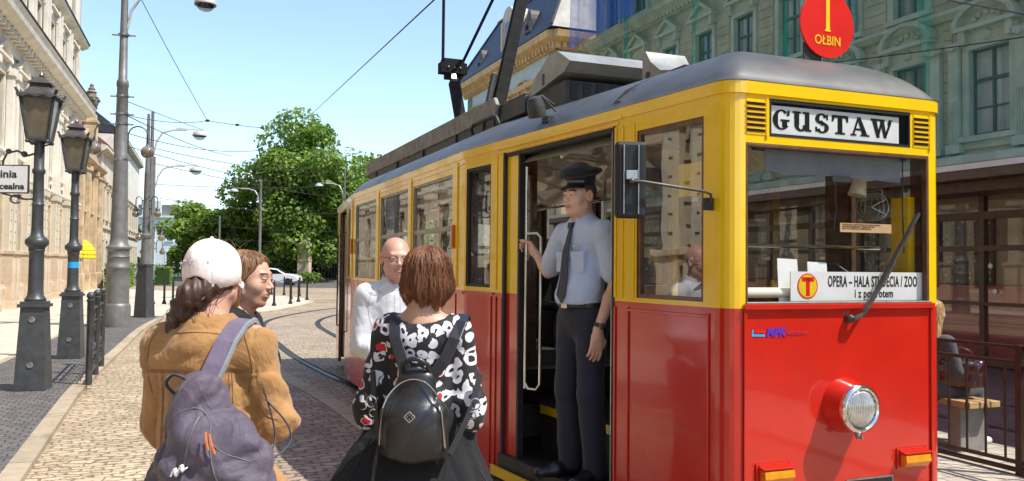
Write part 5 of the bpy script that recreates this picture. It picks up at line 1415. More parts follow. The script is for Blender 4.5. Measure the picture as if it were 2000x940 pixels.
# street sign hanging from the first lantern
sg = empty('street_sign', (-6.45, 10.52, 2.68), 0, 'white street sign with black serif lettering on an iron bracket of the lantern', 'street sign')
b = MB(); b.box((-.75, -.012, -.18), (.385, .012, .18), 0); b.box((-.735, -.0145, -.165), (.37, .0145, .165), 1); b.build('plate', ['iron_grey', 'sign_white'], sg)
place_text(text_mesh('Cinia', .135, 0, 1.15, .003, align='RIGHT'), 'lettering', 'sign_black', sg, (.24, -.016, .02), (1, 0, 0), (0, 0, 1))
place_text(text_mesh('ucealna', .105, 0, 1.2, .003, align='RIGHT'), 'lettering', 'sign_black', sg, (.335, -.016, -.125), (1, 0, 0), (0, 0, 1))
b = MB(); b.tube([(.44, .06, .34), (.33, .04, .30), (.22, .02, .36), (.10, 0, .33), (.05, 0, .22), (.05, 0, .18)], .014, 6); b.ball((.12, 0, .35), .035, 8, 6); b.ball((.3, .03, .32), .04, 8, 6); b.build('bracket', ['iron_grey'], sg, smooth=50); b = MB()
b.tube([(.44, .06, -.24), (.34, .03, -.25), (.26, .01, -.24)] + [(.22 + .07 * math.cos(a), .01, -.25 + .05 * math.sin(a)) for a in np.linspace(.3, 5.5, 12)], .012, 6); b.bar((.05, 0, -.18), (.30, .02, -.24), .012, .02)
b.build('bracket', ['iron_grey'], sg, smooth=50)

# big grey tram pole
def globe_arm(r, s, z, reach, rad, m='iron_grey', tr=.018):
    b = MB(); x0 = .16 * s; xr = s * reach
    b.tube([(x0, 0, z - .55), (x0, 0, z - .1)] + [((x0 + xr) / 2 - (xr - x0) / 2 * math.cos(a), 0, z - .1 + abs(xr - x0) / 2 * math.sin(a) * 1.0) for a in np.linspace(.15, math.pi - .15, 8)] + [(xr, 0, z - .2), (xr, 0, z - .36)], tr, 7)
    b.bar((.08 * s, 0, z - .12), (x0, 0, z - .12), .03, .03); b.bar((.08 * s, 0, z - .36), (x0, 0, z - .36), .03, .03)
    b.lathe([(.075, 0), (.06, .06), (.03, .1)], (xr, 0, z - .42), 12)
    a = b.build('arm', [m], r, smooth=50); b = MB(); b.ball((xr, 0, z - .52), rad, 20, 14); b.build('globe', ['globe'], a, smooth=180)
def lamp_arm(r, s, z, reach, m='lamp_white', sc=1):
    b = MB(); b.tube([(.06 * s, 0, z - 1.0), (.10 * s, 0, z - .85), (.16 * s, 0, z - .5), (.38 * s, 0, z - .14), (.8 * s, 0, z - .01), (1.15 * s, 0, z), (1.3 * s, 0, z)], .035 * sc, 8); b.bar((.9 * s, 0, z + .06), (reach * s, 0, z + .02), .04, .035); b.bar((.0, 0, z - .85), (.1 * s, 0, z - .85), .05, .05)
    a = b.build('lamp_arm', [m], r, smooth=50)
    b = MB(); b.lathe([(.27, -.16), (.275, -.12), (.25, -.04), (.16, .03), (.05, .06)], ((reach - .12) * s, 0, z - .06), 20); b.lathe([(.275, -.165), (.275, -.15)], ((reach - .12) * s, 0, z - .06), 20, 1); h = b.build('lamp_head', [m, 'iron_grey'], a, smooth=50)
    b = MB(); b.lathe([(.02, -.33), (.14, -.29), (.21, -.22), (.24, -.165), (.02, -.165)], ((reach - .12) * s, 0, z - .06), 20); b.build('lamp_bowl', ['glass_dusty'], h, smooth=60)
tp = empty('tram_pole', (-9.83, 21.02, .05), R(12), 'thick tapering grey tram pole with two globe lamps and a curved street lamp', 'pole')
b = MB(); b.lathe([(.31, 0), (.31, .5), (.29, .56), (.27, .58), (.265, 1.2), (.265, 1.42), (.285, 1.45), (.285, 1.5), (.26, 1.53), (.255, 1.72), (.27, 1.74), (.25, 1.78), (.255, 1.9), (.29, 1.94), (.29, 1.98), (.22, 2.05), (.20, 2.2), (.165, 4.1), (.165, 4.3), (.155, 4.32), (.13, 6.0), (.145, 6.02), (.14, 6.15), (.105, 6.2), (.085, 7.9), (.075, 9.6)], (0, 0, 0), 28)
b.build('column', ['pole_grey'], tp, smooth=40)
for z in (4.15, 5.05, 5.3, 5.75, 7.3): b = MB(); b.lathe([(.18 - .012 * z + .04, 0), (.18 - .012 * z + .04, .05)], (0, 0, z), 20); b.box((-.28, -.02, z), (.28, .02, z + .03)); b.build('collar', ['steel'], tp)
globe_arm(tp, -1, 4.95, .62, .165); globe_arm(tp, 1, 4.9, .62, .165); lamp_arm(tp, 1, 8.45, 2.05)
# second pole with a panelled base
t2 = empty('tram_pole', (-10.78, 24.75, .05), R(-12), 'slimmer pole on a dark panelled pyramid base behind the big grey one', 'pole')
b = MB(); box_base(b, .42, .30, 1.5); b.box((-.17, -.17, 1.5), (.17, .17, 1.56)); b.build('base', ['iron_grey'], t2, bevel=.008)
b = MB(); b.lathe([(.14, 1.56), (.13, 1.7), (.12, 2.3), (.145, 2.33), (.145, 2.42), (.11, 2.45), (.10, 3.0), (.08, 4.2), (.085, 4.22), (.07, 4.3), (.04, 6.0)], (0, 0, 0), 18); b.build('column', ['pole_grey'], t2, smooth=40)
globe_arm(t2, -1, 3.55, .36, .105, tr=.014); globe_arm(t2, 1, 3.55, .36, .105, tr=.014)
def far_pole(px, Y, top, lab, arm=None, z=None, rz=0, globes=None, r0=.1):
    p = empty('tram_pole', (px, Y, .05), rz, lab, 'pole'); b = MB(); b.lathe([(r0 * 1.5, 0), (r0 * 1.4, 1.2), (r0, 1.3), (r0 * .9, top * .6), (r0 * .7, top)], (0, 0, 0), 14); b.build('column', ['pole_grey'], p, smooth=40)
    if arm: lamp_arm(p, arm, z, 1.9)
    if globes:
        globe_arm(p, -1, globes, .42, .13, tr=.016); globe_arm(p, 1, globes, .42, .13, tr=.016)
far_pole(-14.3, 33.2, 7.6, 'grey pole with a curved lamp arm close behind the panelled pole', 1, 6.9, R(10), 3.1, .085)
far_pole(-16.2, 37.9, 6.4, 'shorter grey pole with a curved lamp arm, farther than the other one', 1, 6.0, R(10), 2.6, .075)
far_pole(-16.8, 56.0, 7.2, 'pale lamp pole standing in front of the tallest tree', -1, 6.6, 0, None, .10)
far_pole(-20.2, 58.0, 4.9, 'thin pale pole without a lamp, above the woman in the white cap', None, None, 0, None, .08)
far_pole(-11.6, 58.0, 8.2, 'pale lamp pole beside the rear roof of the tram', -1, 7.2, 0, None, .08)

# short ornate railing
rl = empty('railing_panel', (-5.9, 12.0, .05), math.atan2(2.0, -.81), 'short wrought iron railing panel with ball topped posts beside the lanterns', 'railing')
for x in (-1.06, 0, 1.06):
    b = MB(); b.lathe([(.042, 0), (.042, 1.08), (.05, 1.09), (.05, 1.11), (.035, 1.12)], (x, 0, 0), 12); b.ball((x, 0, 1.16), .052, 12, 8); b.build('post', ['iron_grey'], rl, smooth=45)
b = MB(); b.bar((-1.06, 0, .98), (1.06, 0, .98), .03, .03); b.bar((-1.06, 0, .14), (1.06, 0, .14), .03, .03); b.bar((-1.06, 0, .80), (1.06, 0, .80), .02, .02); b.bar((-1.06, 0, .34), (1.06, 0, .34), .02, .02)
b.build('rail', ['iron_grey'], rl)
b = MB()
for x in (-.53, .53):
    for sx in (-1, 1):
        for z, s in ((.57, 1), (.57, -1)): b.tube([(x + sx * (.24 + .14 * math.exp(-.28 * a) * math.cos(a)), 0, z + s * (.11 + .10 * math.exp(-.28 * a) * math.sin(a))) for a in np.linspace(0, 7.5, 22)], .009, 5)
    b.tube([(x + .13 * math.cos(a), 0, .57 + .2 * math.sin(a)) for a in np.linspace(0, 6.28, 20)], .009, 5); b.bar((x, 0, .14), (x, 0, .98), .014, .014)
    b.tube([(x + .28 * math.cos(a), 0, .89 + .07 * math.sin(a)) for a in np.linspace(0, 6.28, 20)], .008, 5); b.tube([(x + .28 * math.cos(a), 0, .24 + .07 * math.sin(a)) for a in np.linspace(0, 6.28, 20)], .008, 5)
b.build('scrollwork', ['iron_grey'], rl)

# bollards
b = MB(); b.lathe([(.085, 0), (.085, .05), (.06, .10), (.045, .16), (.04, .78), (.05, .80), (.05, .83), (.035, .85), (.045, .89), (.04, .93), (.012, .95)], (0, 0, 0), 12)
bo = b.build('bollard', ['black_paint'], None, smooth=45)
spots = [((-13.92, 32.7), 'leftmost of the five plain bollards on the plaza'), ((-13.52, 32.8), 'second from left of the five plain bollards on the plaza'), ((-13.1, 32.6), 'middle one of the five plain bollards on the plaza'), ((-12.66, 32.9), 'fourth from left of the five plain bollards, nearest the white cap'), ((-12.2, 32.9), 'rightmost of the five plain bollards, half hidden by the white cap'),
         ((-9.08, 32.23), 'bollard in front of the long haired woman\'s chin'), ((-8.91, 33.97), 'bollard at the front corner of the kerb bend'), ((-11.8, 43.7), 'chained bollard below the rear wheel of the white car'), ((-12.6, 44.2), 'chained bollard nearest the front of the white car'), ((-9.06, 35.83), 'front bollard of the close pair at the kerb bend'), ((-9.2, 37.9), 'rear bollard of the close pair at the kerb bend'), ((-10.7, 42.5), 'chained bollard just right of the white car\'s rear wheel'), ((-10.1, 38.6), 'bollard standing behind the corner bollard')]
for i, (p, l) in enumerate(spots):
    o = bo if i == 0 else bo.copy()
    if i: COL.objects.link(o)
    o.location = (*p, .044); tag(o, l, 'bollard', 'black bollards on the plaza')
b = MB()
for (x0, y0), (x1, y1) in (((-12.6, 44.2), (-11.8, 43.7)), ((-11.8, 43.7), (-10.7, 42.5)), ((-10.7, 42.5), (-10.1, 38.6))):
    b.tube([(lerp(x0, x1, k / 6), lerp(y0, y1, k / 6), .84 - .1 * math.sin(math.pi * k / 6)) for k in range(7)], .018, 5)
tag(b.build('chain', ['black_paint']), 'black chain slung between the bollards in front of the white car', 'chain')

# guard railing on the right
gr = empty('guard_railing', (3.5, 7.9, .05), R(-90 + 21.736) , 'dark brown steel guard railing in front of the bench', 'railing')
# local x runs towards the camera
for x in (-1.4, .05, 1.36, 2.9): b = MB(); b.box((x - .028, -.028, -.05), (x + .028, .028, 1.02)); b.build('post', ['rail_brown'], gr, bevel=.004)
b = MB()
for z, x0, x1 in ((1.0, -1.4, 2.9), (.88, -1.4, 1.33), (.10, -1.4, 1.33), (1.0, 1.39, 2.87), (.85, 1.39, 2.87), (.10, 1.39, 2.87)): b.bar((x0, 0, z), (x1, 0, z), .035, .03)
b.bar((-1.4, 0, .04), (2.9, 0, .04), .06, .03)
b.build('rail', ['rail_brown'], gr, bevel=.004)
for x in np.arange(-1.22, 2.85, .175):
    if min(abs(x - q) for q in (.05, 1.36)) < .06: continue
    b = MB(); b.lathe([(.010, .1), (.010, .42), (.018, .47), (.010, .52), (.010, .56), (.010, .88 if x < 1.36 else .85)], (x, 0, 0), 8)
    b.build('baluster', ['rail_brown'], gr, smooth=50)
# bench
bn = empty('bench', (4.02, 7.75, .05), R(-90 + 21.7), 'wooden slat bench on a grey concrete leg behind the railing', 'bench')
b = MB()
for k in range(3): b.box((-.9, -.19 + k * .13, .40), (.38, -.08 + k * .13, .455))
b.build('seat', ['bench_wood'], bn, bevel=.006)
for x in (-.6, .2): b = MB(); b.box((x - .06, -.16, -.05), (x + .06, .16, .40)); b.build('leg', ['concrete'], bn, bevel=.01)

# white car
mat('car_white', (.78, .79, .80), .2, 0, .03, 3, coat=.8); mat('car_glass', (.01, .012, .014), .05, 0, .1, 3); mat('tyre', (.02, .02, .02), .8); mat('car_lamp', (.5, .02, .015), .2, 0, .1, 9, coat=.7)
cr = empty('parked_car', (-18.25, 65.0, .02), R(180), 'white hatchback driving on the far road behind the bollards', 'car')
b = MB()
prof = [(-2.15, .35), (-2.18, .62), (-2.12, .80), (-1.75, .95), (-1.05, 1.02), (-.35, 1.40), (.35, 1.50), (1.0, 1.44), (1.7, 1.18), (1.98, 1.08), (2.12, .95), (2.15, .55), (2.10, .32), (1.75, .24), (-1.8, .24)]
n = len(prof)
sect = [(-.86, 0), (-.80, .02), (.80, .02), (.86, 0)]
def ring(y, sc): return [(x, y, z if z < .9 else .9 + (z - .9) * sc) for x, z in prof]
ys = [(-.84, .80), (-.86, .86), (-.72, .98), (0, 1.0), (.72, .98), (.86, .86), (.84, .80)]
def tuck(x, y, z): f = max(0, z - .92) / .58; return (x, y * (1 - .22 * f), z)
ys = [-.88, -.80, 0, .80, .88]
vs_ = [tuck(x, y, z - (.03 if abs(y) > .85 else 0)) for y in ys for x, z in prof]
b.add(vs_, [(i * n + j, i * n + (j + 1) % n, (i + 1) * n + (j + 1) % n, (i + 1) * n + j) for i in range(len(ys) - 1) for j in range(n)] + [tuple(range(n - 1, -1, -1)), tuple(range((len(ys) - 1) * n, len(ys) * n))])
b.build('body', ['car_white'], cr, bevel=.05, smooth=35)
b = MB()
for s in (-1, 1):
    y = lambda z: s * (.885 * (1 - .22 * max(0, z - .92) / .58) + .004)
    for pts in ([(-.85, 1.0), (-.30, 1.34), (.28, 1.41), (.28, 1.0)], [(.34, 1.0), (.34, 1.41), (.9, 1.36), (1.45, 1.12), (1.3, 1.0)]): q = [(x, y(z), z) for x, z in pts]; b.poly(q if s > 0 else q[::-1]); b.poly(q[::-1] if s > 0 else q)
b.quad((1.06, -.60, 1.435), (1.72, -.66, 1.19), (1.72, .66, 1.19), (1.06, .60, 1.435)); b.quad((-1.06, -.66, 1.03), (-.38, -.58, 1.405), (-.38, .58, 1.405), (-1.06, .66, 1.03))
b.build('window', ['car_glass'], cr)
for x in (-1.32, 1.32):
    for s in (-1, 1):
        b = MB(); b.lathe([(.22, -.1), (.31, -.1), (.325, -.06), (.325, .06), (.31, .1), (.22, .1)], (x, s * .80, .325), 20, axis=(0, s, 0)); w_ = b.build('wheel', ['tyre'], cr, smooth=40)
        b = MB(); b.lathe([(.001, .06), (.08, .07), (.215, .092), (.22, .08)], (x, s * .80, .325), 10, axis=(0, s, 0)); b.build('rim', ['steel'], w_)
b = MB()
for s in (-1, 1): b = MB(); b.box((1.98, s * .78 - .12, .86), (2.15, s * .78 + .10, 1.0)); b.build('tail_lamp', ['car_lamp'], cr, bevel=.02)

cr.scale = (.88,) * 3
# overhead wires
def wire(P, Q_, sag, lab, r=.010, n=10):
    b = MB(); P, Q_ = Vector(P), Vector(Q_); b.tube([P.lerp(Q_, k / n) - Vector((0, 0, sag * 4 * (k / n) * (1 - k / n))) for k in range(n + 1)], r, 5)
    return tag(b.build('overhead_wire', ['wire_black'], None, smooth=180), lab, 'wire', 'overhead tram wires')
# ------------------------------------------------------------------ smooth implicit modelling for people and cloth
class Field:
    def __init__(s, lo, hi, h):
        s.lo = np.array(lo, float); s.h = h
        s.n = np.ceil((np.array(hi) - s.lo) / h).astype(int) + 1
        s.F = np.full(tuple(s.n), .25, np.float32)
    def _sl(s, lo, hi):
        a = np.clip(np.floor((np.array(lo) - s.lo) / s.h).astype(int), 0, s.n - 1); b = np.clip(np.ceil((np.array(hi) - s.lo) / s.h).astype(int) + 1, 1, s.n)
        if (b <= a).any(): return None, None
        ax = [(s.lo[i] + s.h * np.arange(a[i], b[i])).astype(np.float32) for i in range(3)]
        X, Y, Z = np.meshgrid(*ax, indexing='ij', sparse=True)
        return tuple(slice(a[i], b[i]) for i in range(3)), (X, Y, Z)
    def _mix(s, sl, d, k, op):
        f = s.F[sl]
        if op == 'u':
            if k <= 0: s.F[sl] = np.minimum(f, d); return
            h = np.clip(.5 + .5 * (d - f) / k, 0, 1); s.F[sl] = d + (f - d) * h - k * h * (1 - h)
        elif op == 's':
            d = -d
            h = np.clip(.5 - .5 * (d - f) / k, 0, 1) if k > 0 else None
            s.F[sl] = np.maximum(f, d) if k <= 0 else d + (f - d) * h + k * h * (1 - h)
    def cap(s, a, b, ra, rb=None, k=.02, op='u', flat=None):
        """rounded cone; flat = (unit axis, factor > 1) squashes it along that axis"""
        rb = ra if rb is None else rb; a, b = np.array(a, float), np.array(b, float); m = max(ra, rb) + k * 1.2 + .03
        sl, c = s._sl(np.minimum(a, b) - m, np.maximum(a, b) + m)
        if sl is None: return s
        ab = b - a; L2 = max(ab @ ab, 1e-9)
        D = [c[i] - a[i] for i in range(3)]
        t = np.clip((D[0] * ab[0] + D[1] * ab[1] + D[2] * ab[2]) / L2, 0, 1)
        E = [D[i] - t * ab[i] for i in range(3)]
        q = E[0] ** 2 + E[1] ** 2 + E[2] ** 2
        if flat: ax, fc = np.array(flat[0]), flat[1]; u = E[0] * ax[0] + E[1] * ax[1] + E[2] * ax[2]; q = q + u * u * (fc * fc - 1)
        d = np.sqrt(q) - (ra + (rb - ra) * t)
        if flat: d = d / (1 + (fc - 1) * .5)
        s._mix(sl, d, k, op); return s
    def ell(s, c0, r, k=.02, op='u', R=None):
        c0, r = np.array(c0, float), np.array(r, float); m = max(r) + k * 1.2 + .03
        sl, c = s._sl(c0 - m, c0 + m)
        if sl is None: return s
        D = [c[i] - c0[i] for i in range(3)]
        if R is not None: D = [D[0] * R[0][i] + D[1] * R[1][i] + D[2] * R[2][i] for i in range(3)]
        q0 = np.sqrt((D[0] / r[0]) ** 2 + (D[1] / r[1]) ** 2 + (D[2] / r[2]) ** 2); q1 = np.sqrt((D[0] / r[0] ** 2) ** 2 + (D[1] / r[1] ** 2) ** 2 + (D[2] / r[2] ** 2) ** 2) + 1e-6
        s._mix(sl, q0 * (q0 - 1) / q1, k, op); return s
    def box(s, c0, r, rad=.01, k=.01, op='u', R=None):
        c0, r = np.array(c0, float), np.array(r, float); m = float(np.linalg.norm(r)) + k * 1.2 + .03
        sl, c = s._sl(c0 - m, c0 + m)
        if sl is None: return s
        D = [c[i] - c0[i] for i in range(3)]
        if R is not None: D = [D[0] * R[0][i] + D[1] * R[1][i] + D[2] * R[2][i] for i in range(3)]
        Q_ = [np.abs(D[i]) - (r[i] - rad) for i in range(3)]
        d = np.sqrt(sum(np.maximum(q, 0) ** 2 for q in Q_)) + np.minimum(np.maximum(np.maximum(Q_[0], Q_[1]), Q_[2]), 0) - rad
        s._mix(sl, d, k, op); return s
    def chain(s, pts, rs, k=.02, op='u', flat=None):
        for i in range(len(pts) - 1): s.cap(pts[i], pts[i + 1], rs[i], rs[i + 1], k, op, flat)
        return s
    def cut(s, p, n, k=0.0):
        """keep the side the normal points away from"""
        _, c = s._sl(s.lo, s.lo + s.h * s.n); p = np.array(p, float); n = np.array(n, float); n /= np.linalg.norm(n)
        d = sum((c[i] - p[i]) * n[i] for i in range(3)); s.F = np.maximum(s.F, d.astype(np.float32)); return s
    def disp(s, fn):
        _, c = s._sl(s.lo, s.lo + s.h * s.n); s.F = s.F + fn(*c).astype(np.float32); return s
    def mesh(s, name='mesh'):
        F = s.F.copy(); F[[0, -1]] = .1; F[:, [0, -1]] = .1; F[:, :, [0, -1]] = .1
        neg = F < 0; nx, ny, nz = F.shape
        cn = [(i, j, k) for i in (0, 1) for j in (0, 1) for k in (0, 1)]
        cnt = sum(neg[i:nx - 1 + i, j:ny - 1 + j, k:nz - 1 + k].astype(np.int8) for i, j, k in cn)
        I = np.argwhere((cnt > 0) & (cnt < 8)); idx = -np.ones((nx - 1, ny - 1, nz - 1), np.int32); idx[tuple(I.T)] = np.arange(len(I))
        val = {c: F[I[:, 0] + c[0], I[:, 1] + c[1], I[:, 2] + c[2]] for c in cn}
        P = np.zeros((len(I), 3)); N = np.zeros(len(I))
        for a in cn:
            for ax in range(3):
                if a[ax]: continue
                b = tuple(1 if q == ax else a[q] for q in range(3)); va, vb = val[a], val[b]; m = (va < 0) != (vb < 0)
                t = np.where(m, va / np.where(m, va - vb, 1), 0)
                for q in range(3): P[:, q] += np.where(m, a[q] + (t if q == ax else 0), 0)
                N += m
        P = s.lo + s.h * (I + P / N[:, None]); fs = []
        for ax in range(3):
            o = [q for q in range(3) if q != ax]
            sl0 = [slice(None)] * 3; sl1 = [slice(None)] * 3; sl0[ax] = slice(0, -1); sl1[ax] = slice(1, None)
            A, B = neg[tuple(sl0)], neg[tuple(sl1)]; E = np.argwhere(A != B); E = E[(E[:, o[0]] > 0) & (E[:, o[1]] > 0) & (E[:, o[0]] < F.shape[o[0]] - 1) & (E[:, o[1]] < F.shape[o[1]] - 1)]
            if not len(E): continue
            def gi(d0, d1): Q2 = E.copy(); Q2[:, o[0]] -= d0; Q2[:, o[1]] -= d1; return idx[tuple(Q2.T)]
            q = np.stack([gi(1, 1), gi(0, 1), gi(0, 0), gi(1, 0)], 1); fl = A[tuple(E.T)] if ax != 1 else ~A[tuple(E.T)]
            q[~fl] = q[~fl][:, ::-1]; fs.append(q)
        fs = np.concatenate(fs); me = bpy.data.meshes.new(name)
        me.vertices.add(len(P)); me.vertices.foreach_set('co', P.astype(np.float32).ravel()); me.loops.add(fs.size); me.loops.foreach_set('vertex_index', fs.astype(np.int32).ravel())
        me.polygons.add(len(fs)); me.polygons.foreach_set('loop_start', np.arange(0, fs.size, 4, dtype=np.int32)); me.polygons.foreach_set('use_smooth', np.ones(len(fs), bool)); me.update(calc_edges=True)
        return me
def fobj(f, name, mats, parent, region=None, M4=None):
    me = f.mesh(name) if isinstance(f, Field) else f
    o = obj(name, me, mats, parent)
    if region is not None:
        n = len(me.polygons); c = np.zeros(n * 3, np.float32); me.polygons.foreach_get('center', c); c = c.reshape(-1, 3)
        me.polygons.foreach_set('material_index', region(c[:, 0], c[:, 1], c[:, 2]).astype(np.int32))
    if M4 is not None: me.transform(M4)
    return o
from mathutils.bvhtree import BVHTree
def bvh(o):
    me = o.data; return BVHTree.FromPolygons([v.co[:] for v in me.vertices], [tuple(p.vertices) for p in me.polygons])
def seam(b, tree, pts, r=.0013, d=(0, 1, 0), lift=.0008, n=5, back=.6, sub=4):
    """thin raised line laid onto a surface: pts are aimed along d and land where they hit it"""
    d = Vector(d).normalized(); run = []
    P = smooth_line(pts, sub) if len(pts) > 2 else [Vector(pts[0]).lerp(Vector(pts[1]), k / (sub * 2)) for k in range(sub * 2 + 1)]
    for p in P:
        h, nr, _, _ = tree.ray_cast(p - d * back, d)
        if h is None or (run and (h - run[-1]).length > .05):
            if len(run) > 1: b.tube(run, r, n)
            run = []
        if h is not None: run.append(h + nr * lift)
    if len(run) > 1: b.tube(run, r, n)
def join_meshes(ms):
    bm = bmesh.new()
    for m in ms: bm.from_mesh(m)
    me = bpy.data.meshes.new('joined'); bm.to_mesh(me); bm.free(); return me
def folds(amp, seed, k=((14, 9, 22), (26, 20, 9), (9, 30, 34)), warp=1.4):
    rg = np.random.default_rng(seed); ph = rg.uniform(0, 6.28, (len(k), 2)); sg = rg.choice([-1, 1], (len(k), 3))
    def fn(x, y, z):
        out = 0
        for i, q in enumerate(k):
            v = np.sin(q[0] * sg[i, 0] * x + q[1] * sg[i, 1] * y + q[2] * sg[i, 2] * z + ph[i, 0] + warp * np.sin(11 * x - 8 * y + 6 * z + ph[i, 1]))
            out = out + (.55 * v + .9 * (1 - np.abs(v)) ** 2 - .35) / (1 + .4 * i)
        return amp * out
    return fn

# ---- materials of people
def skin(name, c, red):
    t = NT(name); f = t.noise(7, 4); g = t.noise(60, 3)
    col = t.ramp(f, [(.3, red), (.65, c)]); col = t.mix(col, t.ramp(g, [(.3, (.82, .78, .76)), (.7, (1.05, 1.05, 1.05))]), .5, 'MULTIPLY'); t.base(col)
    t.set(Roughness=.48, Subsurface_Weight=.12, Subsurface_Scale=.02); t.b.inputs['Subsurface Radius'].default_value = (1, .35, .2); t.bump(t.noise(160, 2), .08, .001); M[name] = t.m
skin('skin_fair', (.58, .36, .26), (.52, .27, .19)); skin('skin_tan', (.78, .50, .37), (.72, .41, .30)); skin('skin_pink', (.62, .36, .27), (.55, .26, .19))
mat('lip', (.47, .235, .19), .4, 0, .1, 30); mat('brow', (.10, .06, .04), .8, 0, .3, 90); mat('eye_white', (.75, .72, .68), .15, 0, .05); mat('iris', (.05, .045, .035), .1); mat('lid', (.34, .17, .12), .5)
def hairmat(name, c1, c2, c3, rough=.38):
    t = NT(name); f = t.noise(1, 5, .6, co=t.co((46, 46, 5))); gi = t.n('ShaderNodeNewGeometry')
    t.base(t.ramp(t.math('ADD', t.math('MULTIPLY', f, .7), t.math('MULTIPLY', gi.outputs['Random Per Island'], .35)), [(.3, c1), (.55, c2), (.8, c3)])); t.set(Roughness=rough, Anisotropic=.4); t.bump(f, .35, .006); M[name] = t.m
hairmat('hair_auburn', (.065, .022, .010), (.18, .066, .027), (.40, .175, .075), .5); hairmat('hair_brown', (.13, .06, .026), (.29, .15, .068), (.48, .28, .14)); hairmat('hair_dark', (.022, .010, .007), (.055, .026, .016), (.12, .058, .034), .5); hairmat('hair_short', (.05, .035, .025), (.09, .065, .05), (.14, .10, .08), .6); hairmat('hair_blond', (.35, .22, .09), (.55, .38, .17), (.7, .52, .28))
def cloth(name, c, var=.15, weave=420, rough=.85, sheen=.2, vs=3, bump=.25, c2=None):
    t = NT(name); f = t.noise(vs, 5, .6); col = t.ramp(f, [(.3, c2 or tuple(x * (1 - var) for x in c)), (.7, tuple(min(1, x * (1 + var * .6)) for x in c))]); t.base(col)
    t.set(Roughness=rough, Sheen_Weight=sheen); rd = t.math('ABSOLUTE', t.math('SUBTRACT', t.noise(9, 3, .55, co=t.co((1, 1, .7)), dist=.8), .5)); h = t.math('ADD', t.math('ADD', t.math('MULTIPLY', t.noise(weave, 2), .12), t.math('MULTIPLY', t.noise(16, 4, .65), .6)), t.math('MULTIPLY', rd, -2.2)); t.bump(h, min(1, bump * 1.6), .012); M[name] = t.m
cloth('jacket_tan', (.385, .195, .062), .2, 500, .8, .25, 5, .45); cloth('shirt_blue', (.54, .65, .86), .06, 600, .8, .1, 4, .3); cloth('shirt_white', (.62, .63, .66), .04, 600, .8, .05, 4, .14); cloth('trouser_navy', (.020, .024, .046), .2, 500, .85, .15); cloth('trouser_grey', (.05, .05, .055), .2)
cloth('black_cloth', (.009, .009, .011), .2, 500, .95, .02, 4, .4); cloth('tie_navy', (.012, .014, .035), .2, 400, .5); cloth('cap_navy', (.008, .010, .020), .2, 500, .8, .2); cloth('cap_white', (.82, .72, .70), .05, 600, .8, .1, 3, .2); cloth('denim', (.16, .24, .36), .2)
cloth('bag_violet', (.085, .066, .098), .2, 700, .6, .15, 4, .4); cloth('bag_navy', (.016, .018, .032), .2, 700, .6); cloth('strap_violet', (.13, .10, .16), .15, 300, .7); cloth('strap_edge', (.20, .22, .24), .1)
mat('leather_black', (.018, .018, .02), .33, 0, .2, 12, .35, 220, .002, spec=.6); mat('shoe_black', (.014, .014, .016), .3, 0, .2, 9, .1, 60, .002); mat('silver', (.55, .55, .53), .25, 1, .1, 8); mat('orange_cord', (.75, .16, .02), .6); mat('bag_red', (.06, .012, .014), .3, 0, .3, 8, .2, 80, .003, coat=.4); mat('sneaker', (.75, .74, .72), .6)
# black cloth printed with white broken rings and a few red spots
t = NT('leopard')
co = t.co((1, .3, 1)); nz = t.n('ShaderNodeTexNoise', Scale=16, Detail=2); t.l(co, nz.inputs['Vector']); sb = t.n('ShaderNodeVectorMath', operation='SUBTRACT'); t.l(nz.outputs['Color'], sb.inputs[0]); sb.inputs[1].default_value = (.5, .5, .5)
sc_ = t.n('ShaderNodeVectorMath', operation='SCALE'); t.l(sb.outputs[0], sc_.inputs[0]); sc_.inputs['Scale'].default_value = .055; ad = t.n('ShaderNodeVectorMath', operation='ADD'); t.l(co, ad.inputs[0]); t.l(sc_.outputs[0], ad.inputs[1])
vo = t.n('ShaderNodeTexVoronoi', Scale=22.0, Randomness=.85); t.l(ad.outputs[0], vo.inputs['Vector']); d = vo.outputs['Distance']
ringm = t.math('MULTIPLY', t.math('GREATER_THAN', d, .17), t.math('LESS_THAN', d, .47)); brk = t.math('GREATER_THAN', t.noise(17, 2, .5, co=co), .43)
sp = t.n('ShaderNodeSeparateColor'); t.l(vo.outputs['Color'], sp.inputs[0]); isred = t.math('MULTIPLY', t.math('GREATER_THAN', sp.outputs[0], .86), t.math('LESS_THAN', d, .36)); isw = t.math('MULTIPLY', ringm, brk)
col = t.mix((.012, .011, .013), (.72, .70, .74), isw); col = t.mix(col, (.55, .015, .02), isred); t.base(col); t.set(Roughness=.7, Sheen_Weight=.1); t.bump(t.noise(14, 4), .3, .006); M['leopard'] = t.m
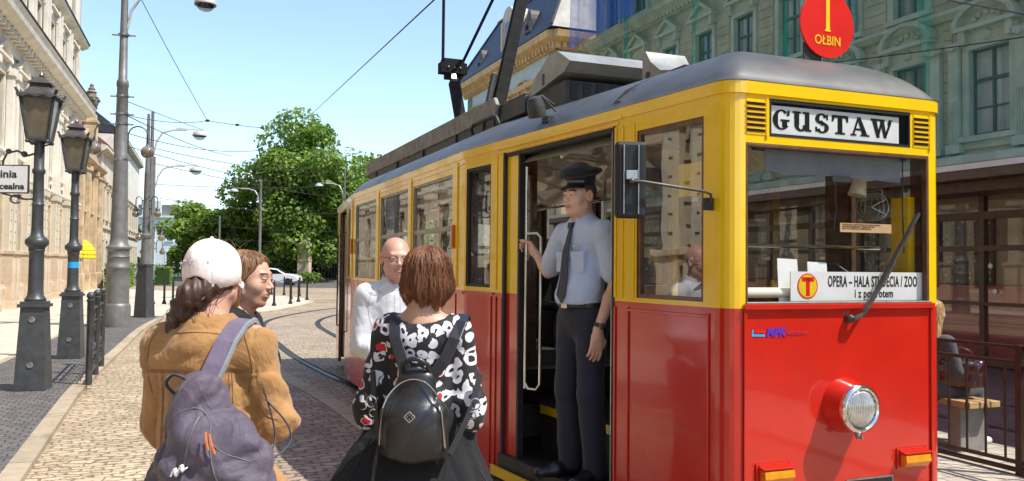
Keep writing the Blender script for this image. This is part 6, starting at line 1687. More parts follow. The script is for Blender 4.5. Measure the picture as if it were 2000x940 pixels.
# ------------------------------------------------------------------ people
def head_mesh(h=.0028, jaw=1.0, nose=1.0, ears=True):
    """face looks along +Y; centre of the head at the origin; about 0.23 m tall"""
    f = Field((-.11, -.13, -.235), (.11, .145, .135), h)
    f.ell((0, -.012, .032), (.0755, .094, .083), .02).ell((0, .030, -.025), (.064, .064, .082), .03).ell((0, .040, -.072), (.047 * jaw, .044, .040), .025).ell((0, .070, -.098), (.022 * jaw, .018, .016), .02)
    for s in (-1, 1):
        f.ell((s * .040, .055, -.028), (.027, .028, .028), .018); f.cap((s * .052 * jaw, .005, -.058), (s * .025, .055, -.095), .018, .014, .02)
    f.cap((-.034, .079, .022), (.034, .079, .022), .0125, k=.014)
    for s in (-1, 1): f.ell((s * .031, .100, .000), (.021, .015, .0125), .010, 's')
    f.cap((0, .082, .010), (0, .106 * nose, -.026), .0075, .0115, .010)
    for s in (-1, 1): f.ell((s * .0115, .097 * nose, -.031), (.009, .011, .0075), .006)
    f.ell((0, .084, -.060), (.026, .015, .020), .014)
    f.cap((-.017, .092, -.0555), (.017, .092, -.0555), .0050, k=.005).cap((-.015, .0915, -.0665), (.015, .0915, -.0665), .0060, k=.005)
    f.cap((-.021, .0985, -.061), (.021, .0985, -.061), .0022, k=.003, op='s').cap((0, .100, -.046), (0, .099, -.050), .003, k=.004, op='s')
    for s in (-1, 1):
        f.ell((s * .031, .0845, .0075), (.0165, .008, .0062), .004); f.cap((s * .018, .086, -.0035), (s * .044, .082, -.0035), .004, k=.006)
        if ears: f.ell((s * .079, -.008, -.002), (.010, .021, .033), .008, R=np.array(Matrix.Rotation(s * .35, 3, 'Z'))); f.ell((s * .087, -.002, .002), (.006, .011, .019), .006, 's')
    f.cap((0, -.022, -.06), (0, -.040, -.235), .054, .060, .03).cap((0, .01, -.10), (0, -.02, -.22), .036, .045, .03)
    return f
def head_region(sex='m'):
    def fn(x, y, z):
        r = np.zeros(len(x)); ax = np.abs(x)
        r[(y > .083) & (ax < .024) & (z < -.0515) & (z > -.0725)] = 1
        r[(y > .070) & (ax > .013) & (ax < .050) & (np.abs(z - (.0225 + .006 * np.sin((ax - .01) * 70))) < .0042)] = 2
        return r
    return fn
def hand_caps(f, M4, curl=.35, sp=.25, thumb=.5, k=.006, grip=None):
    T = lambda p: np.array(M4 @ Vector(p)); sc = M4.to_scale()[0]
    f.cap(T((-.02, 0, 0)), T((.02, 0, 0)), .027 * sc, .030 * sc, .015, flat=(np.array((M4.to_3x3() @ Vector((0, 0, 1))).normalized()), 1.35))
    for y in (-.026, -.009, .009, .026): f.cap(T((.015, y * .8, 0)), T((.085, y, 0)), .0145 * sc, .0125 * sc, .010)
    for i, (y, L) in enumerate(((.031, .070), (.0105, .080), (-.0105, .075), (-.031, .058))):
        c = curl[i] if isinstance(curl, (list, tuple)) else curl
        p = Vector((.086, y, 0)); ang = c * .6; a0 = y * sp * 8
        for j, fr in enumerate((.45, .32, .26)):
            q = p + Vector((math.cos(ang) * math.cos(a0), math.sin(a0) * math.cos(ang), -math.sin(ang))) * L * fr; f.cap(T(p), T(q), (.0098 - .0010 * j) * sc, (.0090 - .0011 * j) * sc, k * .6); p = q; ang += c
    f.cap(T((.005, .022, -.006)), T((.045, .046 + .01 * thumb, -.012)), .0145 * sc, .012 * sc, .010); f.cap(T((.045, .046 + .01 * thumb, -.012)), T((.075, .05 + .006 * thumb, -.022 - .02 * (1 - thumb))), .0112 * sc, .010 * sc, .005); f.cap(T((.075, .05 + .006 * thumb, -.022 - .02 * (1 - thumb))), T((.098, .045, -.032 - .03 * (1 - thumb))), .010 * sc, .008 * sc, .005)
def frame_at(o, x, z, sc=1):
    """matrix whose X runs along x (towards the fingers), Z near z (back of the hand)"""
    x = Vector(x).normalized(); y = Vector(z).cross(x).normalized(); z = x.cross(y)
    return Matrix(((x.x * sc, y.x * sc, z.x * sc, o[0]), (x.y * sc, y.y * sc, z.y * sc, o[1]), (x.z * sc, y.z * sc, z.z * sc, o[2]), (0, 0, 0, 1)))
HC = Vector((0, .022, 1.628))
def headM(yaw=0, pitch=0, roll=0): return Matrix.Translation(HC + Vector((0, -.03, -.12))) @ Euler((R(pitch), R(roll), R(yaw)), 'XYZ').to_matrix().to_4x4() @ Matrix.Translation((0, .03, .12))
def make_body(root, skin_m, Mh, arms, legs=True, h_head=.0028, jaw=1.0, bust=0, brow='brow', eyes=True, shoulders=.165):
    """one continuous skin: head, neck, torso, arms ending in five fingered hands, legs"""
    hf = head_mesh(h_head, jaw); hm = hf.mesh(); n = len(hm.polygons); c = np.zeros(n * 3, np.float32); hm.polygons.foreach_get('center', c); c = c.reshape(-1, 3); hm.polygons.foreach_set('material_index', head_region()(c[:, 0], c[:, 1], c[:, 2]).astype(np.int32)); hm.transform(Mh)
    f = Field((-.48, -.25, .02), (.48, .62, 1.56), .011)
    f.cap((0, -.01, 1.36), (0, 0, 1.10), .12, .105, .04, flat=((0, 1, 0), 1.5)).cap((0, 0, 1.1), (0, -.01, .93), .105, .125, .04, flat=((0, 1, 0), 1.35)).cap((-shoulders, -.01, 1.41), (shoulders, -.01, 1.41), .045, k=.05).cap((0, -.03, 1.40), (0, -.015, 1.53), .062, .05, .04)
    if legs:
        for s in (-1, 1): f.chain([(s * .09, 0, .92), (s * .10, .015, .5), (s * .105, -.02, .09)], [.075, .05, .036], .03)
    ms = [hm, f.mesh()]
    for (sh, el, wr, hx, hz, curl, th) in arms:
        sh, el, wr = map(np.array, (sh, el, wr)); lo = np.minimum(np.minimum(sh, el), wr) - .2; hi = np.maximum(np.maximum(sh, el), wr) + .2
        a = Field(lo, hi, .005); a.cap(sh, el, .046, .036, .03).cap(el, el + (wr - el) * .35, .036, .037, .02).cap(el + (wr - el) * .35, wr, .037, .025, .02)
        hand_caps(a, frame_at(wr + np.array(Vector(hx).normalized()) * .02, hx, hz), curl, .15, th); ms.append(a.mesh())
    me = join_meshes(ms); o = obj('body', me, [skin_m, 'lip', brow], root)
    if eyes:
        for s in (-1, 1):
            b = MB(); b.ball((s * .0305, .0785, .0015), .0125, 16, 12); e = b.build('eye', ['eye_white'], root, smooth=180); e.data.transform(Mh)
            b = MB(); b.lathe([(.001, .0015), (.0055, .0012), (.0058, 0)], (s * .0305 , .0905, .0015), 12, axis=(0, 1, 0)); i = b.build('iris', ['iris'], e); i.data.transform(Mh)
    return o
def strands(b, surf, n, m, r, seed, t0=0.0, jit=.004, lift=.004, sway=.015):
    """hair strands following the surface surf(theta, t) -> point"""
    rg = np.random.default_rng(seed)
    for _ in range(n):
        th = rg.uniform(0, 1); tA = rg.uniform(t0, t0 + .35); tB = min(1.03, tA + rg.uniform(.35, .9)); dth = rg.normal() * sway; l = rg.uniform(-.3, 1) * lift; w0 = rg.uniform(0, 6.28)
        P = []
        for k in range(m):
            q = k / (m - 1); tt = lerp(tA, tB, q); p = surf(th + dth * q + .004 * math.sin(5 * tt + w0), tt); c = surf(th, 0.0)
            o_ = Vector(p) - Vector((0, -.01, p[2])); o_.z = 0; P.append(Vector(p) + (o_.normalized() if o_.length > 1e-6 else Vector((0, 0, 1))) * l + Vector(rg.normal(size=3)) * jit * .2)
        b.tube(P, [r * (.6 + .4 * math.sin(math.pi * min(1, k / (m - 1) * .9 + .1))) for k in range(m)], 4, cap=False)
def hair_surface(b, surf, nt=72, nq=22):
    P = [[surf(i / nt, j / nq) for j in range(nq + 1)] for i in range(nt)]
    vs_ = [p for r_ in P for p in r_]; fs = [(i * (nq + 1) + j, i * (nq + 1) + j + 1, ((i + 1) % nt) * (nq + 1) + j + 1, ((i + 1) % nt) * (nq + 1) + j) for i in range(nt) for j in range(nq)]; b.add(vs_, fs)
def shoes(root, pos, m='shoe_black', yaw=(0, 0)):
    for (x, y, z), yw in zip(pos, yaw):
        f = Field((-.08, -.12, -.01), (.08, .24, .16), .006); f.cap((0, -.05, .045), (0, .06, .04), .042, .042, .02).cap((0, .06, .035), (.0, .165, .028), .042, .034, .02).cap((0, -.03, .05), (0, -.03, .12), .045, .045, .02).cut((0, 0, .0), (0, 0, -1)).cut((0, 0, .115), (0, 0, 1))
        fobj(f, 'shoe', [m], root, M4=Matrix.Translation((x, y, z)) @ Matrix.Rotation(yw, 4, 'Z'))

# ================= conductor in the doorway
cdr = empty('person', (.45, 5.36, .31), R(124), 'conductor in peaked cap, light blue shirt and dark tie standing in the tram doorway', 'person'); cdr.scale = (1.10,) * 3
inv = Matrix.Translation((.45, 5.36, .31)) @ Matrix.Rotation(R(124), 4, 'Z') @ Matrix.Diagonal((1.1, 1.1, 1.1, 1)); inv.invert()
# rail the right hand closes on
rl_w = Vector((1.687, 4.292, 0)) + Vector((-math.cos(YA), -math.sin(YA), 0)) * S(-2.07, 0, -.05)[0] + Vector((math.sin(YA), -math.cos(YA), 0)) * S(-2.07, 0, -.05)[1]
hp = inv @ Vector((rl_w.x, rl_w.y, 1.79)); shR, shL = Vector((.185, -.01, 1.415)), Vector((-.185, -.01, 1.415))
up_l = (inv.to_3x3() @ Vector((0, 0, 1))).normalized()
dirh = (hp - shR); flat_ = Vector((dirh.x, dirh.y, 0)).normalized(); side_ = Vector((-flat_.y, flat_.x, 0))
wrR = hp - flat_ * .085 + side_ * -.02 + Vector((0, 0, -.05)); elR = shR.lerp(wrR, .5) + Vector((0, 0, -.17)) - flat_ * -.02 + Vector((.02, -.02, 0))
wrL = Vector((-.235, .075, .875)); elL = Vector((-.255, -.035, 1.135))
MhC = headM(3, -1)
arms = [(shR, elR, wrR, flat_ + Vector((0, 0, .55)), -side_ * 1.0 + Vector((0, 0, .2)), 1.15, .2), (shL, elL, wrL, (.02, .12, -1), (-1, .25, .0), [.30, .36, .4, .45], .7)]
make_body(cdr, 'skin_tan', MhC, arms, jaw=1.08)
f = Field((-.34, -.24, .90), (.36, .30, 1.56), .0075)
f.cap((0, -.015, 1.37), (0, .005, 1.13), .150, .140, .05, flat=((0, 1, 0), 1.45)).cap((0, .01, 1.13), (0, .012, 1.00), .140, .150, .05, flat=((0, 1, 0), 1.28)).cap((-.15, -.015, 1.415), (.15, -.015, 1.415), .062, k=.05).cap((0, -.03, 1.42), (0, -.02, 1.47), .085, .07, .04).ell((0, .07, 1.06), (.12, .07, .09), .05)
for s_, e_ in ((shR, elR), (shL, elL)):
    e2 = s_ + (e_ - s_) * .80; f.cap(s_, e2, .068, .070, .035)
f.disp(folds(.0042, 3)); f.cut((0, 0, 1.005), (0, 0, -1))
for s_, e_ in ((shR, elR), (shL, elL)):
    d_ = (e_ - s_).normalized(); f.cap(s_ + d_ * .232, s_ + d_ * .34, .060, .066, .004, 's') if False else None
fobj(f, 'shirt', ['shirt_blue'], cdr)
f = Field((-.12, -.14, 1.42), (.12, .12, 1.58), .004)   # collar
f.cap((0, -.03, 1.455), (0, -.012, 1.512), .074, .066, .01).cap((0, -.03, 1.42), (0, -.012, 1.56), .060, .058, .006, 's').cut((0, .02, 1.515), (0, .25, 1)).ell((0, .075, 1.50), (.018, .05, .06), .006, 's')
for s in (-1, 1): f.box((s * .030, .058, 1.468), (.024, .004, .030), .003, .006, R=np.array(Euler((-.35, s * .55, s * -.35)).to_matrix()))
fobj(f, 'collar', ['shirt_blue'], cdr)
b = MB()
tp_ = [(-.020, .070, 1.475), (.020, .070, 1.475), (.014, .080, 1.44), (-.014, .080, 1.44)]; b.prism(tp_, (0, .022, -.002))
tl_ = [((-.013, .088, 1.445), (.013, .088, 1.445)), ((-.026, .128, 1.30), (.026, .128, 1.30)), ((-.034, .138, 1.16), (.034, .138, 1.16)), ((-.040, .158, 1.06), (.040, .158, 1.06)), ((-.002, .156, 1.012), (.002, .156, 1.012))]
for (a0, a1), (b0, b1) in zip(tl_, tl_[1:]): b.quad(a0, a1, b1, b0); b.quad(*[(p[0], p[1] - .006, p[2]) for p in (a0, b0, b1, a1)]); b.quad(a0, b0, (b0[0], b0[1] - .006, b0[2]), (a0[0], a0[1] - .006, a0[2])); b.quad(a1, (a1[0], a1[1] - .006, a1[2]), (b1[0], b1[1] - .006, b1[2]), b1)
b.build('tie', ['tie_navy'], cdr)
for s in (-1, 1):
    b = MB(); b.obox((s * .080, .099, 1.245), (.045, s * -.010, 0), (0, .005, 0), (0, 0, .055)); b.obox((s * .080, .1015, 1.288), (.047, s * -.010, 0), (0, .005, 0), (0, 0, .018)); b.ball((s * .080, .107, 1.28), .004, 8, 6); b.build('pocket', ['shirt_blue'], cdr, bevel=.004)
b = MB(); b.obox((-.085, .116, 1.335), (.028, 0, 0), (0, .003, 0), (0, 0, .007)); b.build('badge', ['silver'], cdr)
f = Field((-.24, -.22, .02), (.24, .24, 1.04), .0075)
f.cap((0, 0, .995), (0, -.01, .93), .138, .150, .04, flat=((0, 1, 0), 1.25))
for s in (-1, 1): f.chain([(s * .085, -.005, .92), (s * .105, .02, .50), (s * .115, -.015, .07)], [.098, .072, .068], .03)
f.cut((0, 0, 1.01), (0, 0, 1)).cut((0, 0, .035), (0, 0, -1)).disp(folds(.003, 8, ((8, 8, 30), (20, 12, 14))))
fobj(f, 'trousers', ['trouser_navy'], cdr)
f = Field((-.2, -.2, .96), (.2, .2, 1.04), .006); f.cap((0, .004, .99), (0, .004, 1.012), .156, .156, .01, flat=((0, 1, 0), 1.27)).cut((0, 0, 1.018), (0, 0, 1)).cut((0, 0, .984), (0, 0, -1)); be = fobj(f, 'belt', ['leather_black'], cdr)
b = MB(); b.obox((.0, .131, 1.0), (.026, 0, 0), (0, .004, 0), (0, 0, .018)); b.build('buckle', ['silver'], be, bevel=.003)
shoes(cdr, [(.115, .02, .0), (-.115, .0, .0)], yaw=(-.25, .2))
f = Field((-.11, -.13, -.02), (.11, .12, .12), .004); f.ell((0, -.014, .028), (.079, .097, .082), .01).ell((0, .075, -.02), (.12, .085, .09), .01, 's').cut((0, 0, -.045), (0, 0, -1)); f.cut((0, 0, .075), (0, 0, 1)); fobj(f, 'hair', ['hair_short'], cdr, M4=MhC)
f = Field((-.16, -.17, .03), (.16, .18, .19), .004)     # cap: band, wide tilted crown, peak
tilt = np.array(Euler((-.16, 0, 0)).to_matrix())
f.cap((0, -.008, .050), (0, -.010, .095), .086, .090, .006, flat=((1, 0, 0), 1.12)).ell((0, -.004, .122), (.122, .136, .034), .012, R=tilt).ell((0, .05, .128), (.085, .075, .035), .03, R=tilt); f.cut((0, 0, .045), (0, 0, -1))
cp = fobj(f, 'peaked_cap', ['cap_navy', 'strap_edge'], cdr, lambda x, y, z: ((z > .062) & (z < .071) & (y > .03)).astype(int), MhC @ Matrix.Translation((0, 0, .014)))
b = MB()
for k in range(12):
    a0, a1 = (lerp(.35, math.pi - .35, q / 12) for q in (k, k + 1)); P = lambda a, r, dz: (.080 * math.cos(a) * (1 + .12 * r), .075 * math.sin(a) + .0 + r * .055 * math.sin(a), .050 - dz - .022 * r); b.quad(P(a0, 0, 0), P(a1, 0, 0), P(a1, 1, 0), P(a0, 1, 0)); b.quad(P(a0, 0, .004), P(a0, 1, .004), P(a1, 1, .004), P(a1, 0, .004)); b.quad(P(a0, 1, 0), P(a1, 1, 0), P(a1, 1, .004), P(a0, 1, .004))
v = b.build('visor', ['shoe_black'], cp, smooth=40); v.data.transform(MhC @ Matrix.Translation((0, 0, .014)))
b = MB(); b.lathe([(.001, .0), (.0155, 0), (.0155, .003), (.001, .004)], (0, .1205, .112), 16, axis=(0, 1, .25)); b.lathe([(.001, .004), (.008, .004), (.001, .007)], (0, .1205, .112), 12, 1, axis=(0, 1, .25)); k_ = b.build('cap_badge', ['silver', 'sign_red'], cp); k_.data.transform(MhC @ Matrix.Translation((0, 0, .014)))
dl = (wrL - elL).normalized(); b = MB(); b.lathe([(.031, -.012), (.032, 0), (.031, .012)], wrL - dl * .02, 16, axis=dl); b.lathe([(.018, .03), (.018, .04), (.001, .041)], wrL - dl * .02, 14, 1, axis=(-1, .3, 0)); b.build('wrist_watch', ['leather_black', 'silver'], cdr, smooth=40)

# ================= bald man in the white shirt
mn = empty('person', (-.68, 4.90, 0), R(198), 'bald man with thin glasses in a long sleeved white shirt facing the group', 'person'); mn.scale = (1.04,) * 3
shR, shL = Vector((.160, -.01, 1.415)), Vector((-.160, -.01, 1.415)); elR, wrR = Vector((.185, .0, 1.14)), Vector((.09, .24, 1.10)); elL, wrL = Vector((-.185, .0, 1.14)), Vector((-.10, .25, 1.12))
MhM = headM(0, -4)
make_body(mn, 'skin_pink', MhM, [(shR, elR, wrR, (-.9, .35, .1), (.3, .8, .2), .6, .5), (shL, elL, wrL, (.9, .35, .1), (-.3, .8, .2), .6, .5)], jaw=1.0, brow='skin_fair')
f = Field((-.37, -.24, .88), (.37, .36, 1.56), .008)
f.cap((0, -.015, 1.37), (0, .01, 1.10), .138, .138, .05, flat=((0, 1, 0), 1.35)).cap((0, .01, 1.1), (0, .01, .95), .138, .150, .05, flat=((0, 1, 0), 1.2)).cap((-.135, -.015, 1.41), (.135, -.015, 1.41), .060, k=.05).cap((0, -.03, 1.42), (0, -.02, 1.47), .085, .07, .04)
for s_, e_, w_ in ((shR, elR, wrR), (shL, elL, wrL)): f.cap(s_, e_, .064, .054, .04).cap(e_, w_, .054, .038, .03)
f.disp(folds(.0026, 13, ((24, 12, 40), (44, 30, 18), (14, 48, 56)), 2.2)).cut((0, 0, .93), (0, 0, -1)); sw_ = fobj(f, 'shirt', ['shirt_white'], mn); tr_ = bvh(sw_); b = MB(); dn = (0, -1, 0)
for x_ in (-.016, .016): seam(b, tr_, [(x_, .5, 1.42), (x_, .5, 1.3), (x_, .5, 1.1), (x_, .5, .96)], .001, dn)
for s_ in (-1, 1): seam(b, tr_, [(s_ * .125, .5, 1.46), (s_ * .150, .5, 1.40), (s_ * .152, .5, 1.33), (s_ * .135, .5, 1.26)], .0012, dn)
b.build('seam', [mat('shirt_seam', (.36, .37, .41), .8)], sw_)
f = Field((-.14, -.16, 1.40), (.14, .15, 1.58), .0035); f.cap((0, -.03, 1.452), (0, -.010, 1.512), .080, .070, .01).cap((0, -.03, 1.42), (0, -.008, 1.56), .062, .060, .004, 's').cut((0, .02, 1.518), (0, .35, 1)).ell((0, .085, 1.49), (.026, .06, .075), .004, 's')
for s in (-1, 1): f.box((s * .047, .066, 1.448), (.034, .006, .044), .004, .006, R=np.array(Euler((-.55, s * .75, s * -.45)).to_matrix()))
fobj(f, 'collar', ['shirt_white'], mn)
f = Field((-.24, -.22, .02), (.24, .24, 1.0), .01); f.cap((0, 0, .96), (0, -.01, .93), .140, .150, .04, flat=((0, 1, 0), 1.25))
for s in (-1, 1): f.chain([(s * .085, -.005, .92), (s * .105, .02, .50), (s * .115, -.015, .05)], [.098, .072, .066], .03)
f.cut((0, 0, .975), (0, 0, 1)).cut((0, 0, .03), (0, 0, -1)).disp(folds(.003, 9)); fobj(f, 'trousers', ['trouser_grey'], mn); shoes(mn, [(.115, 0, 0), (-.115, 0, 0)], yaw=(-.2, .2))
def glasses(root, Mh):
    b = MB()
    for s in (-1, 1):
        cx = s * .031; pts = [(cx + .023 * math.copysign(abs(math.cos(a)) ** .55, math.cos(a)), .106, .001 + .0145 * math.copysign(abs(math.sin(a)) ** .55, math.sin(a))) for a in np.linspace(0, 2 * math.pi, 25)]; b.tube(pts, .0012, 5)
        b.tube([(s * .054, .106, .008), (s * .074, .095, .008), (s * .082, .01, .008), (s * .082, -.012, .0)], .0015, 5)
    b.tube([(-.008, .106, .004), (0, .110, .007), (.008, .106, .004)], .0012, 5); o = b.build('glasses', ['sign_black'], root); o.data.transform(Mh)
    g = MB()
    for s in (-1, 1): g.poly([(s * .031 + .0225 * math.cos(a), .106, .001 + .0142 * math.sin(a)) for a in np.linspace(0, 2 * math.pi, 17)[:-1]])
    g = g.build('glass', ['glass_front'], o); g.data.transform(Mh)
glasses(mn, MhM)

# ================= woman in the printed top
w3 = empty('person', (-.335, 3.22, 0), R(-4), 'woman with an auburn bob in a black, white and red printed top seen from behind', 'person'); w3.scale = (1.0,) * 3
shR, shL = Vector((.135, -.01, 1.40)), Vector((-.135, -.01, 1.40)); elR, wrR = Vector((.185, -.03, 1.13)), Vector((.07, .20, 1.17)); elL, wrL = Vector((-.195, -.02, 1.12)), Vector((-.10, .22, 1.13))
MhW = Matrix.Translation((.01, 0, -.022)) @ headM(2, 2)
make_body(w3, 'skin_fair', MhW, [(shR, elR, wrR, (-.8, .6, .2), (.4, .8, .3), .7, .5), (shL, elL, wrL, (.8, .6, .1), (-.4, .8, .3), .7, .5)], shoulders=.14, h_head=.0036)
f = Field((-.36, -.24, .98), (.36, .32, 1.50), .0075)
f.cap((0, -.015, 1.36), (0, -.005, 1.12), .128, .128, .05, flat=((0, 1, 0), 1.2)).cap((0, -.005, 1.12), (0, 0, 1.02), .128, .155, .05, flat=((0, 1, 0), 1.15)).cap((-.120, -.02, 1.392), (.120, -.02, 1.392), .056, k=.06).ell((0, .08, 1.25), (.14, .09, .10), .05)
for s_, e_, w_ in ((shR, elR, wrR), (shL, elL, wrL)): f.cap(s_, e_, .053, .050, .045).cap(e_, Vector(e_).lerp(w_, .5), .056, .056, .03); f.cap(e_, Vector(e_) + Vector((0, -.01, -.05)), .052, .050, .03)
f.disp(folds(.0045, 23)); f.cut((0, 0, 1.03), (0, 0, -1)); f.ell((0, -.02, 1.482), (.108, .12, .062), .004, 's'); fobj(f, 'printed_top', ['leopard'], w3)
f = Field((-.52, -.36, .02), (.52, .36, 1.13), .011)
f.cap((0, 0, 1.08), (0, 0, 1.0), .165, .185, .04, flat=((0, 1, 0), 1.3)).cap((0, 0, 1.0), (-.03, -.02, .76), .195, .30, .05, flat=((0, 1, 0), 1.5)).cap((-.03, -.02, .76), (0, -.0, .42), .30, .35, .05, flat=((0, 1, 0), 1.45)).cut((0, 0, .40), (0, 0, -1)).cut((0, 0, 1.12), (0, 0, 1))
f.disp(lambda x, y, z: (.016 * np.clip((1.05 - z) / .5, 0, 1.3)) * np.sin(np.arctan2(y, x) * 15 + 3 * np.sin(z * 5) + 2 * np.sin(np.arctan2(y, x) * 4 + 1))).disp(folds(.003, 5)); sk = fobj(f, 'skirt', ['black_cloth'], w3)
b = MB(); b.tube([(-.16, -.16, 1.02), (-.21, -.17, .92), (-.26, -.2, .80)], .004, 5); b.tube([(.235, -.19, .93), (.275, -.19, .875)], .003, 5); b.tube([(.265, -.2, .89), (.29, -.2, .86)], .003, 5); b.build('pocket_edge', ['sign_black'], sk)
shoes(w3, [(.10, 0, 0), (-.10, 0, 0)])
def bob(th, t):
    a = 2 * math.pi * th; sx, cy = math.sin(a), math.cos(a)       # cy > 0 is the face side
    ang = min(t, .62) / .62 * math.pi * .52; drop = max(0, t - .60) / .40
    rx, ry, rz = .083, .100, .098
    r_ = math.sin(ang) + .0; bulge = 1 + .20 * math.sin(min(1, drop) * math.pi * .8) - .17 * drop ** 2.2
    x, y = rx * r_ * sx * bulge, -.010 + ry * r_ * cy * bulge; z = .022 + rz * math.cos(ang) - drop * (.118 + .012 * math.sin(a * 3))
    if cy > .1: y = min(y, .055 - .06 * max(0, (cy - .1)) * (0 if z > .06 else 1)); x *= 1 + .03 * cy
    ridge = .0025 * math.sin(a * 23 + 9 * t) + .002 * math.sin(a * 41 - 11 * t + 1) + .006 * math.sin(a * 7 + 2 + 2 * t)
    curl = -.020 * max(0, drop - .7) * 3.3 * (.6 + .4 * math.sin(a * 5)); z += .014 * max(0, drop - .5) * math.sin(a * 7 + 1) + .008 * max(0, drop - .5) * math.sin(a * 17)
    n_ = math.hypot(sx, cy); return (x + (ridge + curl) * sx * min(1, 2 * t), y + (ridge + curl) * cy * min(1, 2 * t), z)
b = MB(); hair_surface(b, bob, 120, 26); strands(b, bob, 1500, 9, .0009, 3, .02, .006, .010, .045); hr = b.build('hair', ['hair_auburn'], w3, smooth=180); hr.data.transform(MhW)

# ================= woman with the white cap and tan jacket
w1 = empty('person', (-.975, 2.72, 0), R(0), 'woman in a white baseball cap and tan jacket seen from behind', 'person'); w1.scale = (1.0,) * 3
shR, shL = Vector((.148, -.01, 1.385)), Vector((-.148, -.01, 1.385)); elR, wrR = Vector((.225, .0, 1.145)), Vector((.07, .22, 1.13)); elL, wrL = Vector((-.150, .03, 1.12)), Vector((-.05, .22, 1.10))
MhK = Matrix.Translation((0.005, 0, -.020)) @ headM(-12, 3) @ Matrix.Scale(.93, 4)
make_body(w1, 'skin_pink', MhK, [(shR, elR, wrR, (-.9, .4, .1), (.3, .8, .3), .7, .5), (shL, elL, wrL, (.9, .4, .1), (-.3, .8, .3), .7, .5)], shoulders=.15, h_head=.0036)
f = Field((-.40, -.27, .86), (.42, .34, 1.53), .007)
f.cap((0, -.02, 1.36), (0, -.005, 1.12), .138, .135, .05, flat=((0, 1, 0), 1.2)).cap((0, -.005, 1.12), (.02, -.005, .90), .138, .165, .05, flat=((0, 1, 0), 1.05)).cap((-.128, -.02, 1.385), (.128, -.02, 1.385), .062, k=.05).cap((0, -.03, 1.40), (0, -.03, 1.445), .095, .078, .03).cap((.13, -.03, 1.02), (.20, -.06, .92), .07, .085, .05)
for s_, e_, w_ in ((shR, elR, wrR), (shL, elL, wrL)): f.cap(s_, e_, .062, .058, .04).cap(e_, w_, .056, .044, .03)
# seams: yoke across the back, shoulder seams, long panel seam
f.disp(folds(.0062, 33, ((13, 9, 20), (30, 18, 14), (12, 34, 42), (46, 30, 20))))
f.disp(lambda x, y, z: .004 * np.exp(-((z - (1.318 - .25 * x * x)) / .004) ** 2) * (y < .02) + .0035 * np.exp(-((x - .135 + .12 * (z - 1.2)) / .004) ** 2) * (y < 0) * (z < 1.31) + .0035 * np.exp(-((x + .135 - .12 * (z - 1.2)) / .004) ** 2) * (y < 0) * (z < 1.31) + .004 * np.exp(-((np.abs(x) - .168 - .06 * (1.4 - z)) / .004) ** 2) * (z > 1.25))
f.disp(lambda x, y, z: .006 * np.sin(z * 62 + 9 * x + 2 * np.sin(y * 20)) * np.exp(-((np.abs(x - .30) / .10) ** 2)) * (z < 1.32))
f.cut((0, 0, .90), (0, .2, -1)); f.cap((0, -.02, 1.44), (0, -.01, 1.60), .069, .075, .006, 's'); fobj(f, 'jacket', ['jacket_tan'], w1)
jk = [o for o in w1.children if o.name.split('.')[0] == 'jacket'][0]; tr_ = bvh(jk); b = MB()     # stitched seams laid onto the cloth
for dz in (0, -.007): seam(b, tr_, [(x, -.3, 1.322 - .35 * x * x + dz) for x in np.linspace(-.155, .155, 9)], .0011)
for s_ in (-1, 1):
    for dx in (0, .007): seam(b, tr_, [(s_ * (.100 + dx), -.3, 1.31), (s_ * (.104 + dx), -.3, 1.2), (s_ * (.098 + dx), -.3, 1.08), (s_ * (.112 + dx), -.3, .93)], .0011)
    seam(b, tr_, [(s_ * .135, -.3, 1.435), (s_ * .158, -.3, 1.38), (s_ * .165, -.3, 1.31), (s_ * .150, -.3, 1.24)], .0014)
seam(b, tr_, [(x, -.3, 1.437 - 1.2 * x * x) for x in np.linspace(-.07, .07, 7)], .0013)
seam(b, tr_, [(.19, -.3, 1.20), (.215, -.3, 1.17), (.245, -.3, 1.16)], .0011); seam(b, tr_, [(x, -.3, .925) for x in np.linspace(-.14, .17, 8)], .0012)
b.build('seam', [mat('stitching', (.20, .10, .04), .8)], jk)
f = Field((-.24, -.22, .02), (.24, .24, 1.0), .012); f.cap((0, 0, .96), (0, -.01, .93), .145, .155, .04, flat=((0, 1, 0), 1.25))
for s in (-1, 1): f.chain([(s * .085, -.005, .92), (s * .10, .02, .50), (s * .105, -.015, .05)], [.098, .068, .058], .03)
f.cut((0, 0, .03), (0, 0, -1)); fobj(f, 'jeans', ['denim'], w1); shoes(w1, [(.105, 0, 0), (-.105, 0, 0)], 'sneaker')
f = Field((-.14, -.16, -.12), (.14, .24, .16), .0035)
f.ell((0, -.018, .036), (.100, .116, .098), .01).ell((0, -.018, -.01), (.0995, .115, .07), .03).ell((0, -.015, .02), (.094, .110, .088), .004, 's').cut((0, -.02, -.066), (0, .12, -1)).cap((0, -.02, -.10), (0, .0, .02), .088, .09, .004, 's').ell((-.0, -.135, -.044), (.046, .05, .044), .004, 's')
f.disp(lambda x, y, z: .0016 * np.exp(-((np.sin(np.arctan2(y + .018, x) * 3 + .0) / .10) ** 2)) * (z > -.02) + .002 * np.sin(40 * x + 22 * z) * np.sin(30 * z - 12 * y + 1) )
MhK2 = MhK @ Matrix.Translation((0, 0, .006)) @ Matrix.Diagonal((.90, .92, .93, 1)); hb = fobj(f, 'baseball_cap', ['cap_white'], w1, M4=MhK2)
b = MB()
